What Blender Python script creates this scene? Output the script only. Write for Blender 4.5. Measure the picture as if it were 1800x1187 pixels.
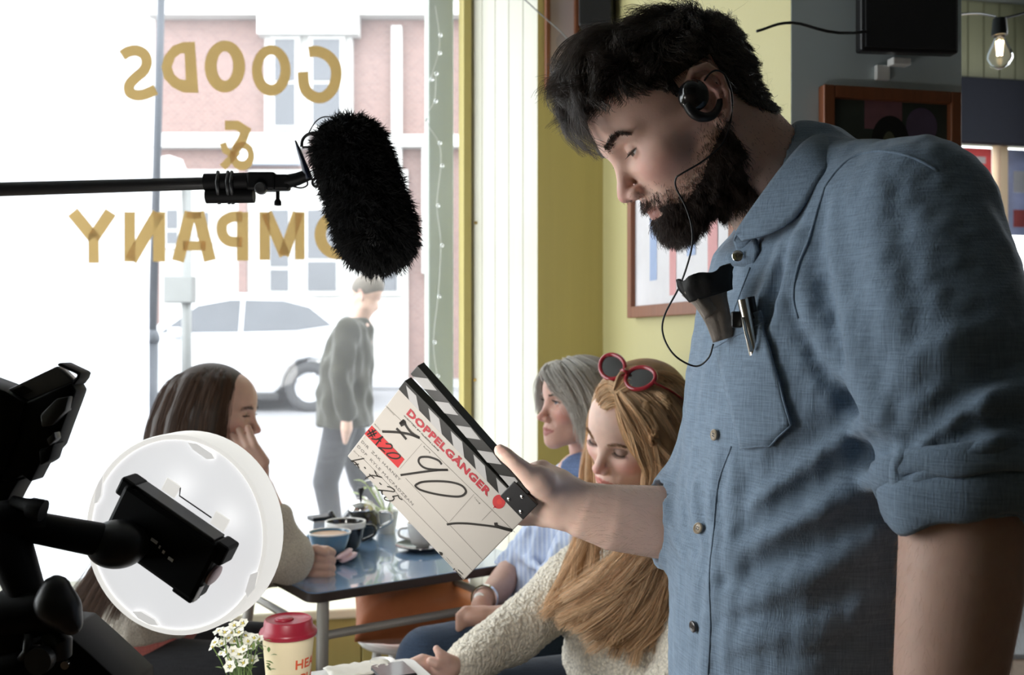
import bpy, bmesh, math, random
import numpy as np
from mathutils import Vector, Matrix

scene = bpy.context.scene
for _o in list(bpy.data.objects):
    bpy.data.objects.remove(_o)

# ------------------------------------------------------------------ camera
F_PX, CAM_Z, CX, CY = 1750.0, 1.37, 900.0, 593.5
cam_data = bpy.data.cameras.new('camera')
cam_data.sensor_width = 36.0
cam_data.lens = 35.0
cam_data.clip_start = 0.05
cam_data.dof.use_dof = True
cam_data.dof.focus_distance = 1.2
cam_data.dof.aperture_fstop = 8.0
cam = bpy.data.objects.new('camera', cam_data)
cam.location = (0, 0, CAM_Z)
cam.rotation_euler = (math.pi / 2, 0, 0)
scene.collection.objects.link(cam)
scene.camera = cam

# ------------------------------------------------------------------ sky, exposure
world = bpy.data.worlds.new('sky')
scene.world = world
world.use_nodes = True
_bg = world.node_tree.nodes['Background']
_bg.inputs['Color'].default_value = (0.93, 0.97, 1.0, 1)      # even overcast sky
_bg.inputs['Strength'].default_value = 1.0
scene.view_settings.view_transform = 'Standard'
scene.view_settings.look = 'None'
scene.view_settings.gamma = 1.0
scene.view_settings.use_curve_mapping = False
scene.view_settings.exposure = 2.8


def portal(name, loc, rot, sx, sy):
    l = bpy.data.lights.new(name, 'AREA')
    l.shape = 'RECTANGLE'
    l.size, l.size_y = sx, sy
    l.cycles.is_portal = True
    o = bpy.data.objects.new(name, l)
    o.location, o.rotation_euler = loc, rot
    scene.collection.objects.link(o)
    return o


# ------------------------------------------------------------------ small helpers
rng = np.random.default_rng(7)
random.seed(7)


def P(px, py, D):
    """world point that lies D metres in front of the camera at that place of the view"""
    return np.array([(px - CX) / F_PX * D, D, CAM_Z - (py - CY) / F_PX * D])


def PL(lst, D=None):
    return np.array([P(*q) if D is None else P(q[0], q[1], D) for q in lst])


def nrm(v):
    v = np.asarray(v, float)
    return v / (np.linalg.norm(v) + 1e-12)


# ------------------------------------------------------------------ materials
MATS = {}


def mat(name, col, rough=0.6, metal=0.0, spec=0.5, bump=None, noise=None, emit=None, sheen=0.0, coat=0.0,
        sub=0.0, trans=0.0, alpha=None, coord='Object'):
    """principled material; noise=(scale, amount[, detail]) varies the colour, bump=(scale, strength, dist)"""
    if name in MATS:
        return MATS[name]
    m = bpy.data.materials.new(name)
    m.use_nodes = True
    nt = m.node_tree
    b = nt.nodes['Principled BSDF']
    b.inputs['Base Color'].default_value = (*col, 1)
    b.inputs['Roughness'].default_value = rough
    b.inputs['Metallic'].default_value = metal
    b.inputs['Specular IOR Level'].default_value = spec
    if sheen:
        b.inputs['Sheen Weight'].default_value = sheen
        b.inputs['Sheen Roughness'].default_value = 0.5
    if coat:
        b.inputs['Coat Weight'].default_value = coat
    if sub:
        b.inputs['Subsurface Weight'].default_value = sub
        b.inputs['Subsurface Radius'].default_value = (0.010, 0.004, 0.002)
        b.inputs['Subsurface Scale'].default_value = 1.0
    if trans:
        b.inputs['Transmission Weight'].default_value = trans
    if alpha is not None:
        b.inputs['Alpha'].default_value = alpha
    if emit:
        b.inputs['Emission Color'].default_value = (*emit[0], 1)
        b.inputs['Emission Strength'].default_value = emit[1]
    tc = nt.nodes.new('ShaderNodeTexCoord')
    if noise:
        n = nt.nodes.new('ShaderNodeTexNoise')
        n.inputs['Scale'].default_value = noise[0]
        n.inputs['Detail'].default_value = noise[2] if len(noise) > 2 else 4
        nt.links.new(tc.outputs[coord], n.inputs['Vector'])
        r = nt.nodes.new('ShaderNodeMix')
        r.data_type = 'RGBA'
        a = noise[1]
        r.inputs[6].default_value = (*[max(0, c * (1 - a)) for c in col], 1)
        r.inputs[7].default_value = (*[min(1, c * (1 + a)) for c in col], 1)
        nt.links.new(n.outputs['Fac'], r.inputs[0])
        nt.links.new(r.outputs[2], b.inputs['Base Color'])
    if bump:
        n2 = nt.nodes.new('ShaderNodeTexNoise')
        n2.inputs['Scale'].default_value = bump[0]
        n2.inputs['Detail'].default_value = 5
        nt.links.new(tc.outputs[coord], n2.inputs['Vector'])
        bp = nt.nodes.new('ShaderNodeBump')
        bp.inputs['Strength'].default_value = bump[1]
        bp.inputs['Distance'].default_value = bump[2]
        nt.links.new(n2.outputs['Fac'], bp.inputs['Height'])
        nt.links.new(bp.outputs['Normal'], b.inputs['Normal'])
    MATS[name] = m
    return m


# ------------------------------------------------------------------ objects
def link(o):
    scene.collection.objects.link(o)
    return o


def tag(o, label=None, cat=None, group=None, kind=None):
    if label:
        o['label'] = label
    if cat:
        o['category'] = cat
    if group:
        o['group'] = group
    if kind:
        o['kind'] = kind
    return o


def thing(name, label, cat, loc, group=None, kind=None):
    o = bpy.data.objects.new(name, None)
    o.empty_display_size = 0.05
    o.location = Vector([float(c) for c in loc])
    link(o)
    return tag(o, label, cat, group, kind)


def set_parent(o, parent):
    """o holds world coordinates; parent is an Empty or mesh that sits at its own location"""
    if parent is None:
        return o
    o.parent = parent
    if parent.type == 'EMPTY':
        o.matrix_parent_inverse = Matrix.Translation(-parent.location)
    return o


def mesh(name, verts, faces, m, parent=None, smooth=False, attrs=None):
    verts = np.asarray(verts, float)
    me = bpy.data.meshes.new(name)
    if isinstance(faces, np.ndarray) and faces.ndim == 2:
        nf, nc = faces.shape
        me.vertices.add(len(verts))
        me.vertices.foreach_set('co', verts.astype(np.float32).ravel())
        me.loops.add(nf * nc)
        me.loops.foreach_set('vertex_index', faces.astype(np.int32).ravel())
        me.polygons.add(nf)
        me.polygons.foreach_set('loop_start', np.arange(0, nf * nc, nc, dtype=np.int32))
        me.polygons.foreach_set('loop_total', np.full(nf, nc, dtype=np.int32))
        me.update(calc_edges=True)
        me.validate()
    else:
        me.from_pydata([tuple(v) for v in verts], [], [tuple(int(i) for i in f) for f in faces])
        me.update()
    if smooth:
        me.polygons.foreach_set('use_smooth', np.ones(len(me.polygons), dtype=bool))
    if attrs:
        for k, v in attrs.items():
            v = np.asarray(v, np.float32)
            if v.ndim == 1:
                a = me.attributes.new(k, 'FLOAT', 'POINT')
                a.data.foreach_set('value', v)
            else:
                a = me.attributes.new(k, 'FLOAT_COLOR', 'POINT')
                c = np.ones((len(v), 4), np.float32)
                c[:, :3] = v
                a.data.foreach_set('color', c.ravel())
    for mm in (m if isinstance(m, (list, tuple)) else [m]):
        me.materials.append(mm)
    o = bpy.data.objects.new(name, me)
    link(o)
    return set_parent(o, parent)


class Geo:
    """collects shapes of one part"""

    def __init__(s):
        s.v, s.f, s.n = [], [], 0

    def add(s, v, f):
        v = np.asarray(v, float)
        s.v.append(v)
        s.f += [tuple(i + s.n for i in q) for q in f]
        s.n += len(v)
        return s

    def build(s, name, m, parent=None, smooth=False, bevel=0, seg=2, auto=None):
        v = np.vstack(s.v)
        if bevel:
            bm = bmesh.new()
            vs = [bm.verts.new(q) for q in v]
            for q in s.f:
                try:
                    bm.faces.new([vs[i] for i in q])
                except ValueError:
                    pass
            bmesh.ops.recalc_face_normals(bm, faces=bm.faces)
            es = [e for e in bm.edges if len(e.link_faces) == 2 and e.calc_face_angle(0) > 0.5]
            bmesh.ops.bevel(bm, geom=es, offset=bevel, segments=seg, profile=0.5, affect='EDGES', clamp_overlap=True)
            me = bpy.data.meshes.new(name)
            bm.to_mesh(me)
            bm.free()
            for mm in (m if isinstance(m, (list, tuple)) else [m]):
                me.materials.append(mm)
            o = link(bpy.data.objects.new(name, me))
            set_parent(o, parent)
        else:
            o = mesh(name, v, s.f, m, parent)
        if smooth:
            o.data.polygons.foreach_set('use_smooth', np.ones(len(o.data.polygons), dtype=bool))
            if auto is not None or bevel:
                o.data.set_sharp_from_angle(angle=auto or 0.7)
        return o


BOXF = [(0, 3, 2, 1), (4, 5, 6, 7), (0, 1, 5, 4), (1, 2, 6, 5), (2, 3, 7, 6), (3, 0, 4, 7)]


def boxg(lo, hi):
    x0, y0, z0 = lo
    x1, y1, z1 = hi
    return np.array([(x0, y0, z0), (x1, y0, z0), (x1, y1, z0), (x0, y1, z0),
                     (x0, y0, z1), (x1, y0, z1), (x1, y1, z1), (x0, y1, z1)], float), BOXF


def obox(c, ax, half):
    """box with its own axes (rows of ax)"""
    v, f = boxg((-half[0], -half[1], -half[2]), half)
    return np.asarray(c) + v @ np.asarray(ax), f


def frame_from(t, ref=(0, 0, 1)):
    t = nrm(t)
    r = np.asarray(ref, float)
    if abs(np.dot(t, r)) > 0.97:
        r = np.array([1.0, 0, 0])
    u = nrm(np.cross(r, t))
    w = np.cross(t, u)
    return u, w


def tubeg(path, rad, n=10, caps=True, flat=None):
    """tube along a polyline, rad scalar or per point; flat=(a,b) scales the section"""
    path = np.asarray(path, float)
    k = len(path)
    rad = np.full(k, rad, float) if np.isscalar(rad) else np.asarray(rad, float)
    t = np.gradient(path, axis=0) if k > 2 else np.repeat((path[1] - path[0])[None], 2, 0)
    u, w = frame_from(t[0])
    vs = []
    ang = np.linspace(0, 2 * np.pi, n, endpoint=False)
    for i in range(k):
        tt = nrm(t[i])
        u = nrm(u - tt * np.dot(u, tt))
        w = np.cross(tt, u)
        a, b = flat if flat else (1, 1)
        vs.append(path[i] + rad[i] * (np.cos(ang)[:, None] * u * a + np.sin(ang)[:, None] * w * b))
    v = np.vstack(vs)
    f = []
    for i in range(k - 1):
        for j in range(n):
            j2 = (j + 1) % n
            f.append((i * n + j, i * n + j2, (i + 1) * n + j2, (i + 1) * n + j))
    if caps:
        f.append(tuple(range(n - 1, -1, -1)))
        f.append(tuple((k - 1) * n + j for j in range(n)))
    return v, f


def latheg(prof, c=(0, 0, 0), n=32, axis=(0, 0, 1), closed=False):
    """prof: list of (radius, height along axis)"""
    a = nrm(axis)
    u, w = frame_from(a, (1, 0, 0) if abs(a[0]) < 0.9 else (0, 1, 0))
    ang = np.linspace(0, 2 * np.pi, n, endpoint=False)
    v, f = [], []
    for r, h in prof:
        v.append(np.asarray(c) + a * h + r * (np.cos(ang)[:, None] * u + np.sin(ang)[:, None] * w))
    k = len(prof)
    for i in range(k - 1 + (1 if closed else 0)):
        i2 = (i + 1) % k
        for j in range(n):
            j2 = (j + 1) % n
            f.append((i * n + j, i * n + j2, i2 * n + j2, i2 * n + j))
    if not closed:
        if prof[0][0] > 1e-6:
            f.append(tuple(range(n - 1, -1, -1)))
        if prof[-1][0] > 1e-6:
            f.append(tuple((k - 1) * n + j for j in range(n)))
    return np.vstack(v), f


def smooth_path(pts, n=8, closed=False):
    """Catmull-Rom through the points"""
    p = np.asarray(pts, float)
    if closed:
        p = np.vstack([p[-1], p, p[0], p[1]])
    else:
        p = np.vstack([2 * p[0] - p[1], p, 2 * p[-1] - p[-2]])
    out = []
    for i in range(1, len(p) - 2):
        for t in np.linspace(0, 1, n, endpoint=False):
            a, b, c, d = p[i - 1], p[i], p[i + 1], p[i + 2]
            out.append(0.5 * (2 * b + (c - a) * t + (2 * a - 5 * b + 4 * c - d) * t * t + (3 * b - a - 3 * c + d) * t ** 3))
    if not closed:
        out.append(p[-2])
    return np.array(out)


def ribbon2d(pts, width):
    """flat stroke with butt ends along a 2-D polyline -> verts2d, quads; width scalar or per point"""
    p = np.asarray(pts, float)
    k = len(p)
    w = np.full(k, width, float) if np.isscalar(width) else np.asarray(width, float)
    seg = np.diff(p, axis=0)
    seg /= np.linalg.norm(seg, axis=1)[:, None] + 1e-12
    nr = np.stack([-seg[:, 1], seg[:, 0]], 1)
    v = []
    for i in range(k):
        if i == 0:
            m, s = nr[0], 1
        elif i == k - 1:
            m, s = nr[-1], 1
        else:
            m = nrm(nr[i - 1] + nr[i])
            s = 1 / max(0.5, np.dot(m, nr[i]))
        v.append(p[i] + m * w[i] / 2 * s)
        v.append(p[i] - m * w[i] / 2 * s)
    f = [(2 * i, 2 * i + 1, 2 * i + 3, 2 * i + 2) for i in range(k - 1)]
    return np.array(v), f


_font_cache = {}


def text2d(s, size, bold=0.0, spacing=1.0, shear=0.0):
    """lettering as flat 2-D geometry (verts, faces), origin at the left of the baseline"""
    cu = bpy.data.curves.new('t', 'FONT')
    cu.body = s
    cu.size = size
    cu.offset = bold * size
    cu.space_character = spacing
    cu.shear = shear
    cu.resolution_u = 2
    cu.fill_mode = 'FRONT'
    o = bpy.data.objects.new('t', cu)
    scene.collection.objects.link(o)
    dg = bpy.context.evaluated_depsgraph_get()
    me = o.evaluated_get(dg).to_mesh()
    v = np.array([q.co[:2] for q in me.vertices]) if len(me.vertices) else np.zeros((0, 2))
    f = [tuple(q.vertices) for q in me.polygons]
    o.evaluated_get(dg).to_mesh_clear()
    bpy.data.objects.remove(o)
    bpy.data.curves.remove(cu)
    return v, f


def prism(v2, f, o, ux, uy, n, thick):
    """flat 2-D shape set on a plane (origin o, axes ux uy) and given a thickness along n"""
    v2 = np.asarray(v2, float)
    top = o + v2[:, :1] * ux + v2[:, 1:2] * uy + n * thick
    bot = o + v2[:, :1] * ux + v2[:, 1:2] * uy
    k = len(v2)
    faces = [tuple(q) for q in f] + [tuple(i + k for i in reversed(q)) for q in f]
    cnt = {}
    for q in f:
        for a, b in zip(q, q[1:] + q[:1]):
            cnt[(a, b)] = cnt.get((a, b), 0) + 1
    for (a, b) in list(cnt):
        if (b, a) not in cnt:
            faces.append((b, a, a + k, b + k))
    return np.vstack([top, bot]), faces


# ------------------------------------------------------------------ soft bodies: distance fields and surface nets
def smin(a, b, k):
    if k <= 0:
        return np.minimum(a, b)
    h = np.clip(0.5 + 0.5 * (b - a) / k, 0, 1)
    return b + (a - b) * h - k * h * (1 - h)


class SDF:
    def __init__(s):
        s.ops = []

    def _add(s, fn, lo, hi, op, k):
        s.ops.append((fn, np.asarray(lo, float) - k - 0.012, np.asarray(hi, float) + k + 0.012, op, k))
        return s

    def cone(s, a, b, ra, rb, k=0.01, op='u'):
        a, b = np.asarray(a, float), np.asarray(b, float)
        ab = b - a
        L2 = max(float(ab @ ab), 1e-12)

        def fn(p):
            q = p - a
            t = np.clip((q @ ab) / L2, 0, 1)
            return np.sqrt(((q - t[..., None] * ab) ** 2).sum(-1)) - (ra + (rb - ra) * t)
        r = max(ra, rb)
        return s._add(fn, np.minimum(a, b) - r, np.maximum(a, b) + r, op, k)

    def chain(s, pts, rad, k=0.01, op='u', flat=None):
        """tapered tube through the points; one blend for the whole chain. flat=(axis, scale) squashes it along an axis"""
        pts = np.asarray(pts, float)
        rad = np.full(len(pts), rad, float) if np.isscalar(rad) else np.asarray(rad, float)
        Q = pts
        if flat is not None:
            ax = nrm(flat[0])
            M = np.eye(3) + (1 / flat[1] - 1) * np.outer(ax, ax)
            Q = pts @ M

        def fn(p):
            if flat is not None:
                p = p @ M
            d = None
            for i in range(len(Q) - 1):
                a, ab = Q[i], Q[i + 1] - Q[i]
                q = p - a
                t = np.clip((q @ ab) / max(float(ab @ ab), 1e-12), 0, 1)
                e = np.sqrt(((q - t[..., None] * ab) ** 2).sum(-1)) - (rad[i] + (rad[i + 1] - rad[i]) * t)
                d = e if d is None else np.minimum(d, e)
            return d * (flat[1] if flat is not None and flat[1] < 1 else 1)
        r = rad.max()
        return s._add(fn, pts.min(0) - r, pts.max(0) + r, op, k)

    def ell(s, c, r, k=0.01, op='u', R=None):
        c, r = np.asarray(c, float), np.asarray(r, float)
        Rm = None if R is None else np.asarray(R, float)     # rows: own axes

        def fn(p):
            q = p - c
            if Rm is not None:
                q = q @ Rm.T
            k0 = np.sqrt(((q / r) ** 2).sum(-1)) + 1e-9
            k1 = np.sqrt(((q / (r * r)) ** 2).sum(-1)) + 1e-9
            return k0 * (k0 - 1) / k1
        ext = r if Rm is None else np.sqrt(((Rm * r[:, None]) ** 2).sum(0))
        return s._add(fn, c - ext, c + ext, op, k)

    def rbox(s, c, half, rad, k=0.01, op='u', R=None):
        c, half = np.asarray(c, float), np.asarray(half, float)
        Rm = None if R is None else np.asarray(R, float)

        def fn(p):
            q = p - c
            if Rm is not None:
                q = q @ Rm.T
            q = np.abs(q) - (half - rad)
            return np.sqrt((np.maximum(q, 0) ** 2).sum(-1)) + np.minimum(q.max(-1), 0) - rad
        ext = half if Rm is None else (np.abs(Rm) * half[:, None]).sum(0)
        return s._add(fn, c - ext, c + ext, op, k)

    def loft(s, nodes, fwd, lat, k=0.02, op='u', pw=2.0):
        """nodes: (centre, half along fwd, half along lat) stacked along a spine; sections are superellipses"""
        C = np.array([n[0] for n in nodes], float)
        A = np.array([n[1] for n in nodes], float)
        B = np.array([n[2] for n in nodes], float)
        fwd, lat = nrm(fwd), nrm(lat)
        up = np.cross(fwd, lat)
        up = up if up[2] > 0 else -up
        H = C @ up
        o = np.argsort(H)
        C, A, B, H = C[o], A[o], B[o], H[o]

        def fn(p):
            h = p @ up
            hc = np.clip(h, H[0], H[-1])
            c = np.stack([np.interp(hc, H, C[:, i]) for i in range(3)], -1)
            a, b = np.interp(hc, H, A), np.interp(hc, H, B)
            q = p - c
            u, v = np.abs(q @ fwd) / a, np.abs(q @ lat) / b
            e = (u ** pw + v ** pw) ** (1 / pw)
            d = (e - 1) * np.minimum(a, b)
            dv = np.abs(h - hc)
            return np.where(dv > 0, np.sqrt(np.maximum(d, 0) ** 2 + dv ** 2) + np.minimum(d, 0) * (dv < 1e-9), d)
        r = max(A.max(), B.max())
        return s._add(fn, C.min(0) - r, C.max(0) + r, op, k)

    def disp(s, fn, lo, hi):
        s.ops.append((fn, np.asarray(lo, float), np.asarray(hi, float), 'd', 0))
        return s

    def cut(s, c, n, k=0.004):
        """keep the side of the plane that n points away from"""
        c, n = np.asarray(c, float), nrm(n)
        s.ops.append((lambda p: (p - c) @ n, None, None, 'i', k))
        return s

    @staticmethod
    def _comb(d, e, op, k):
        if op == 'u':
            return smin(d, e, k)
        if op == 's':
            return -smin(-d, e, k)
        if op == 'i':
            return -smin(-d, -e, k)
        return d + e

    def ev(s, p):
        p = np.asarray(p, float)
        d = np.full(p.shape[:-1], 0.3)
        for fn, lo, hi, op, k in s.ops:
            if lo is None:
                d = s._comb(d, fn(p), op, k)
            else:
                m = ((p >= lo) & (p <= hi)).all(-1)
                if m.any():
                    d[m] = s._comb(d[m], fn(p[m]), op, k)
        return d

    def bounds(s):
        b = [(lo, hi) for fn, lo, hi, op, k in s.ops if op == 'u']
        return np.min([q[0] for q in b], 0), np.max([q[1] for q in b], 0)

    def mesh(s, h, lo=None, hi=None):
        l0, h0 = s.bounds()
        lo = l0 if lo is None else np.maximum(lo, l0)
        hi = h0 if hi is None else np.minimum(hi, h0)
        n = np.ceil((hi - lo) / h).astype(int) + 2
        ax = [lo[i] + h * np.arange(n[i]) for i in range(3)]
        d = np.full(n, 0.3, np.float32)
        for fn, a, b, op, k in s.ops:
            if a is None:
                i0, i1 = np.zeros(3, int), n
            else:
                i0 = np.clip(np.floor((a - lo) / h).astype(int), 0, n)
                i1 = np.clip(np.ceil((b - lo) / h).astype(int) + 1, 0, n)
            if (i1 <= i0).any():
                continue
            for x0 in range(i0[0], i1[0], 24):
                x1 = min(x0 + 24, i1[0])
                sl = (slice(x0, x1), slice(i0[1], i1[1]), slice(i0[2], i1[2]))
                g = np.stack(np.meshgrid(ax[0][sl[0]], ax[1][sl[1]], ax[2][sl[2]], indexing='ij'), -1)
                d[sl] = s._comb(d[sl], fn(g), op, k)
        return surface_nets(d, lo, h)

    def trace(s, px, py, near=0.4, far=4.0):
        """first surface point seen from the camera through that place of the view, and its normal"""
        o = np.array([0, 0, CAM_Z])
        r = nrm(P(px, py, 1.0) - o)
        t = near
        for _ in range(300):
            d = float(s.ev((o + r * t)[None])[0])
            if d < 0.0006:
                break
            t += min(max(d * 0.7, 0.0004), 0.01)
            if t > far:
                break
        q = o + r * t
        return q, s.normal(q)

    def normal(s, q):
        e = 0.002
        E = np.eye(3) * e
        g = s.ev(np.vstack([q + E, q - E]))
        return nrm(g[:3] - g[3:])


def surface_nets(d, lo, h):
    sgn = d < 0
    n = np.array(d.shape)
    cnt = np.zeros(n - 1, np.int8)
    offs = [(i, j, k) for i in (0, 1) for j in (0, 1) for k in (0, 1)]
    for i, j, k in offs:
        cnt += sgn[i:n[0] - 1 + i, j:n[1] - 1 + j, k:n[2] - 1 + k]
    act = np.argwhere((cnt > 0) & (cnt < 8))
    cid = np.full(n - 1, -1, np.int32)
    cid[act[:, 0], act[:, 1], act[:, 2]] = np.arange(len(act))
    val = np.stack([d[act[:, 0] + i, act[:, 1] + j, act[:, 2] + k] for i, j, k in offs], 1).astype(float)
    acc = np.zeros((len(act), 3))
    num = np.zeros(len(act))
    O = np.array(offs, float)
    for a in range(8):
        for b in range(a + 1, 8):
            if np.abs(O[a] - O[b]).sum() == 1:
                m = (val[:, a] < 0) != (val[:, b] < 0)
                t = val[m, a] / (val[m, a] - val[m, b])
                acc[m] += O[a] + t[:, None] * (O[b] - O[a])
                num[m] += 1
    v = lo + h * (act + acc / num[:, None])
    quads = []
    for axis in range(3):
        s0 = [slice(None)] * 3
        s1 = [slice(None)] * 3
        s0[axis], s1[axis] = slice(0, -1), slice(1, None)
        A, B = sgn[tuple(s0)], sgn[tuple(s1)]
        e = np.argwhere(A != B)
        o1, o2 = [(1, 2), (2, 0), (0, 1)][axis]
        ok = (e[:, o1] > 0) & (e[:, o2] > 0) & (e[:, o1] < n[o1] - 1) & (e[:, o2] < n[o2] - 1)
        e = e[ok]
        inside = A[e[:, 0], e[:, 1], e[:, 2]]

        def c(a, b):
            q = e.copy()
            q[:, o1] -= a
            q[:, o2] -= b
            return cid[q[:, 0], q[:, 1], q[:, 2]]
        q = np.stack([c(1, 1), c(0, 1), c(0, 0), c(1, 0)], 1)
        q[~inside] = q[~inside][:, ::-1]
        quads.append(q)
    q = np.vstack(quads)
    q = q[(q >= 0).all(1)]
    return v, q


def hair(name, strands, radii, m, parent=None):
    """strands: array (n, k, 3) of points; radii: (k,) or (n, k)"""
    strands = np.asarray(strands, np.float32)
    n, k, _ = strands.shape
    cu = bpy.data.hair_curves.new(name)
    cu.add_curves([k] * n)
    cu.attributes['position'].data.foreach_set('vector', strands.ravel())
    r = np.broadcast_to(np.asarray(radii, np.float32), (n, k)).astype(np.float32)
    at = cu.attributes.get('radius') or cu.attributes.new('radius', 'FLOAT', 'POINT')
    at.data.foreach_set('value', np.ascontiguousarray(r).ravel())
    cu.materials.append(m)
    o = bpy.data.objects.new(name, cu)
    link(o)
    return set_parent(o, parent)


def vnoise(p, seed=0):
    """cheap smooth 3-D noise, about -1..1"""
    p = np.asarray(p, float)
    r = np.random.default_rng(seed)
    out = 0
    for i in range(6):
        k = r.normal(size=3)
        k /= np.linalg.norm(k)
        k *= r.uniform(0.6, 1.6)
        out = out + np.sin(p @ k * 2 * np.pi + r.uniform(0, 6.28))
    return out / 2.6

# ================================================================== THE ROOM
UW = np.array([0.9781, 0.2079, 0.0])          # along the window wall
NW = np.array([0.2079, -0.9781, 0.0])         # out of the wall into the room
ZZ = np.array([0, 0, 1.0])
G0 = np.array([-0.193, 3.75, 0.0])            # foot of the window's far jamb

def wood_mat(name, col, amount=0.08, scale=9.0, rough=0.5, bump=0.25):
    """painted or bare timber with vertical grain"""
    m = mat(name, col, rough=rough)
    nt = m.node_tree
    b = nt.nodes['Principled BSDF']
    tc = nt.nodes.new('ShaderNodeTexCoord')
    mp = nt.nodes.new('ShaderNodeMapping')
    mp.inputs['Scale'].default_value = (scale * 4, scale * 4, scale * 0.18)
    n = nt.nodes.new('ShaderNodeTexNoise')
    n.inputs['Scale'].default_value = 1.0
    n.inputs['Detail'].default_value = 6
    nt.links.new(tc.outputs['Object'], mp.inputs['Vector'])
    nt.links.new(mp.outputs['Vector'], n.inputs['Vector'])
    r = nt.nodes.new('ShaderNodeMix')
    r.data_type = 'RGBA'
    r.inputs[6].default_value = (*[c * (1 - amount) for c in col], 1)
    r.inputs[7].default_value = (*[min(1, c * (1 + amount)) for c in col], 1)
    nt.links.new(n.outputs['Fac'], r.inputs[0])
    nt.links.new(r.outputs[2], b.inputs['Base Color'])
    bp = nt.nodes.new('ShaderNodeBump')
    bp.inputs['Strength'].default_value = bump
    bp.inputs['Distance'].default_value = 0.002
    nt.links.new(n.outputs['Fac'], bp.inputs['Height'])
    nt.links.new(bp.outputs['Normal'], b.inputs['Normal'])
    return m

M_yellow = mat('yellow_paint', (0.45, 0.405, 0.19), 0.55, noise=(3, 0.06), bump=(40, 0.08, 0.004))
M_yellow_wood = wood_mat('yellow_boards', (0.50, 0.415, 0.145))
M_cream_wood = wood_mat('cream_boards', (0.68, 0.665, 0.57), 0.07)
M_blue_wall = mat('grey_blue_paint', (0.60, 0.69, 0.72), 0.6, noise=(3, 0.06), bump=(40, 0.08, 0.004))
M_olive_wood = wood_mat('olive_boards', (0.27, 0.26, 0.155))
M_ceiling = mat('ceiling_paint', (0.36, 0.37, 0.36), 0.8, noise=(2, 0.05))
M_plaster = mat('interior_plaster', (0.12, 0.11, 0.085), 0.8, noise=(3, 0.06))
M_white_paint = mat('white_gloss_paint', (0.82, 0.82, 0.80), 0.35, noise=(5, 0.03))
M_greygreen = wood_mat('grey_green_paint', (0.40, 0.45, 0.40))
M_navy = mat('navy_fabric', (0.005, 0.006, 0.014), 0.9, noise=(20, 0.15))
M_frame_wood = wood_mat('brown_frame_wood', (0.20, 0.065, 0.025), 0.25, 20, 0.45)
M_black = mat('black_plastic', (0.006, 0.006, 0.007), 0.4, noise=(60, 0.2))
M_floor = wood_mat('floor_boards', (0.16, 0.10, 0.06), 0.3, 6)


def face_glass(name, haze, haze_var=0.0, gloss=0.05):
    m = bpy.data.materials.new(name)
    m.use_nodes = True
    nt = m.node_tree
    nt.nodes.remove(nt.nodes['Principled BSDF'])
    out = nt.nodes['Material Output']
    tr = nt.nodes.new('ShaderNodeBsdfTransparent')
    tr.inputs['Color'].default_value = (0.96, 0.975, 0.97, 1)
    veil = nt.nodes.new('ShaderNodeBsdfTranslucent')  # haze put into the glass as a pale translucent veil
    veil.inputs['Color'].default_value = (0.95, 0.96, 1.0, 1)
    mx = nt.nodes.new('ShaderNodeMixShader')
    tc = nt.nodes.new('ShaderNodeTexCoord')
    nz = nt.nodes.new('ShaderNodeTexNoise')
    nz.inputs['Scale'].default_value = 2.2
    nz.inputs['Detail'].default_value = 5
    mr = nt.nodes.new('ShaderNodeMapRange')
    mr.inputs['From Min'].default_value = 0.35
    mr.inputs['From Max'].default_value = 0.7
    mr.inputs['To Min'].default_value = haze - haze_var
    mr.inputs['To Max'].default_value = haze + haze_var
    nt.links.new(tc.outputs['Object'], nz.inputs['Vector'])
    nt.links.new(nz.outputs['Fac'], mr.inputs['Value'])
    nt.links.new(mr.outputs['Result'], mx.inputs[0])
    nt.links.new(tr.outputs[0], mx.inputs[1])
    nt.links.new(veil.outputs[0], mx.inputs[2])
    gl = nt.nodes.new('ShaderNodeBsdfGlossy')
    gl.inputs['Roughness'].default_value = 0.02
    lw = nt.nodes.new('ShaderNodeFresnel')
    lw.inputs['IOR'].default_value = 1.25
    mx2 = nt.nodes.new('ShaderNodeMixShader')
    nt.links.new(lw.outputs[0], mx2.inputs[0])
    nt.links.new(mx.outputs[0], mx2.inputs[1])
    nt.links.new(gl.outputs[0], mx2.inputs[2])
    nt.links.new(mx2.outputs[0], out.inputs['Surface'])
    MATS[name] = m
    return m


M_glass = face_glass('hazy_window_glass', 0.05, 0.022)
M_clear = face_glass('clear_window_glass', 0.02, 0.01)


def wallbox(a, b, z0, z1, thick):
    """vertical slab whose room face runs from a to b (seen from the room, thickness goes behind)"""
    a, b = np.array([*a, 0.0]), np.array([*b, 0.0])
    d = nrm(b - a)
    n = np.array([d[1], -d[0], 0])              # faces the room
    v = []
    for z in (z0, z1):
        for q in (a, b, b - n * thick, a - n * thick):
            v.append(q + ZZ * z)
    return np.array(v), BOXF


ROOM_H = 3.25
XL, YB = -2.75, -2.6
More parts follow.
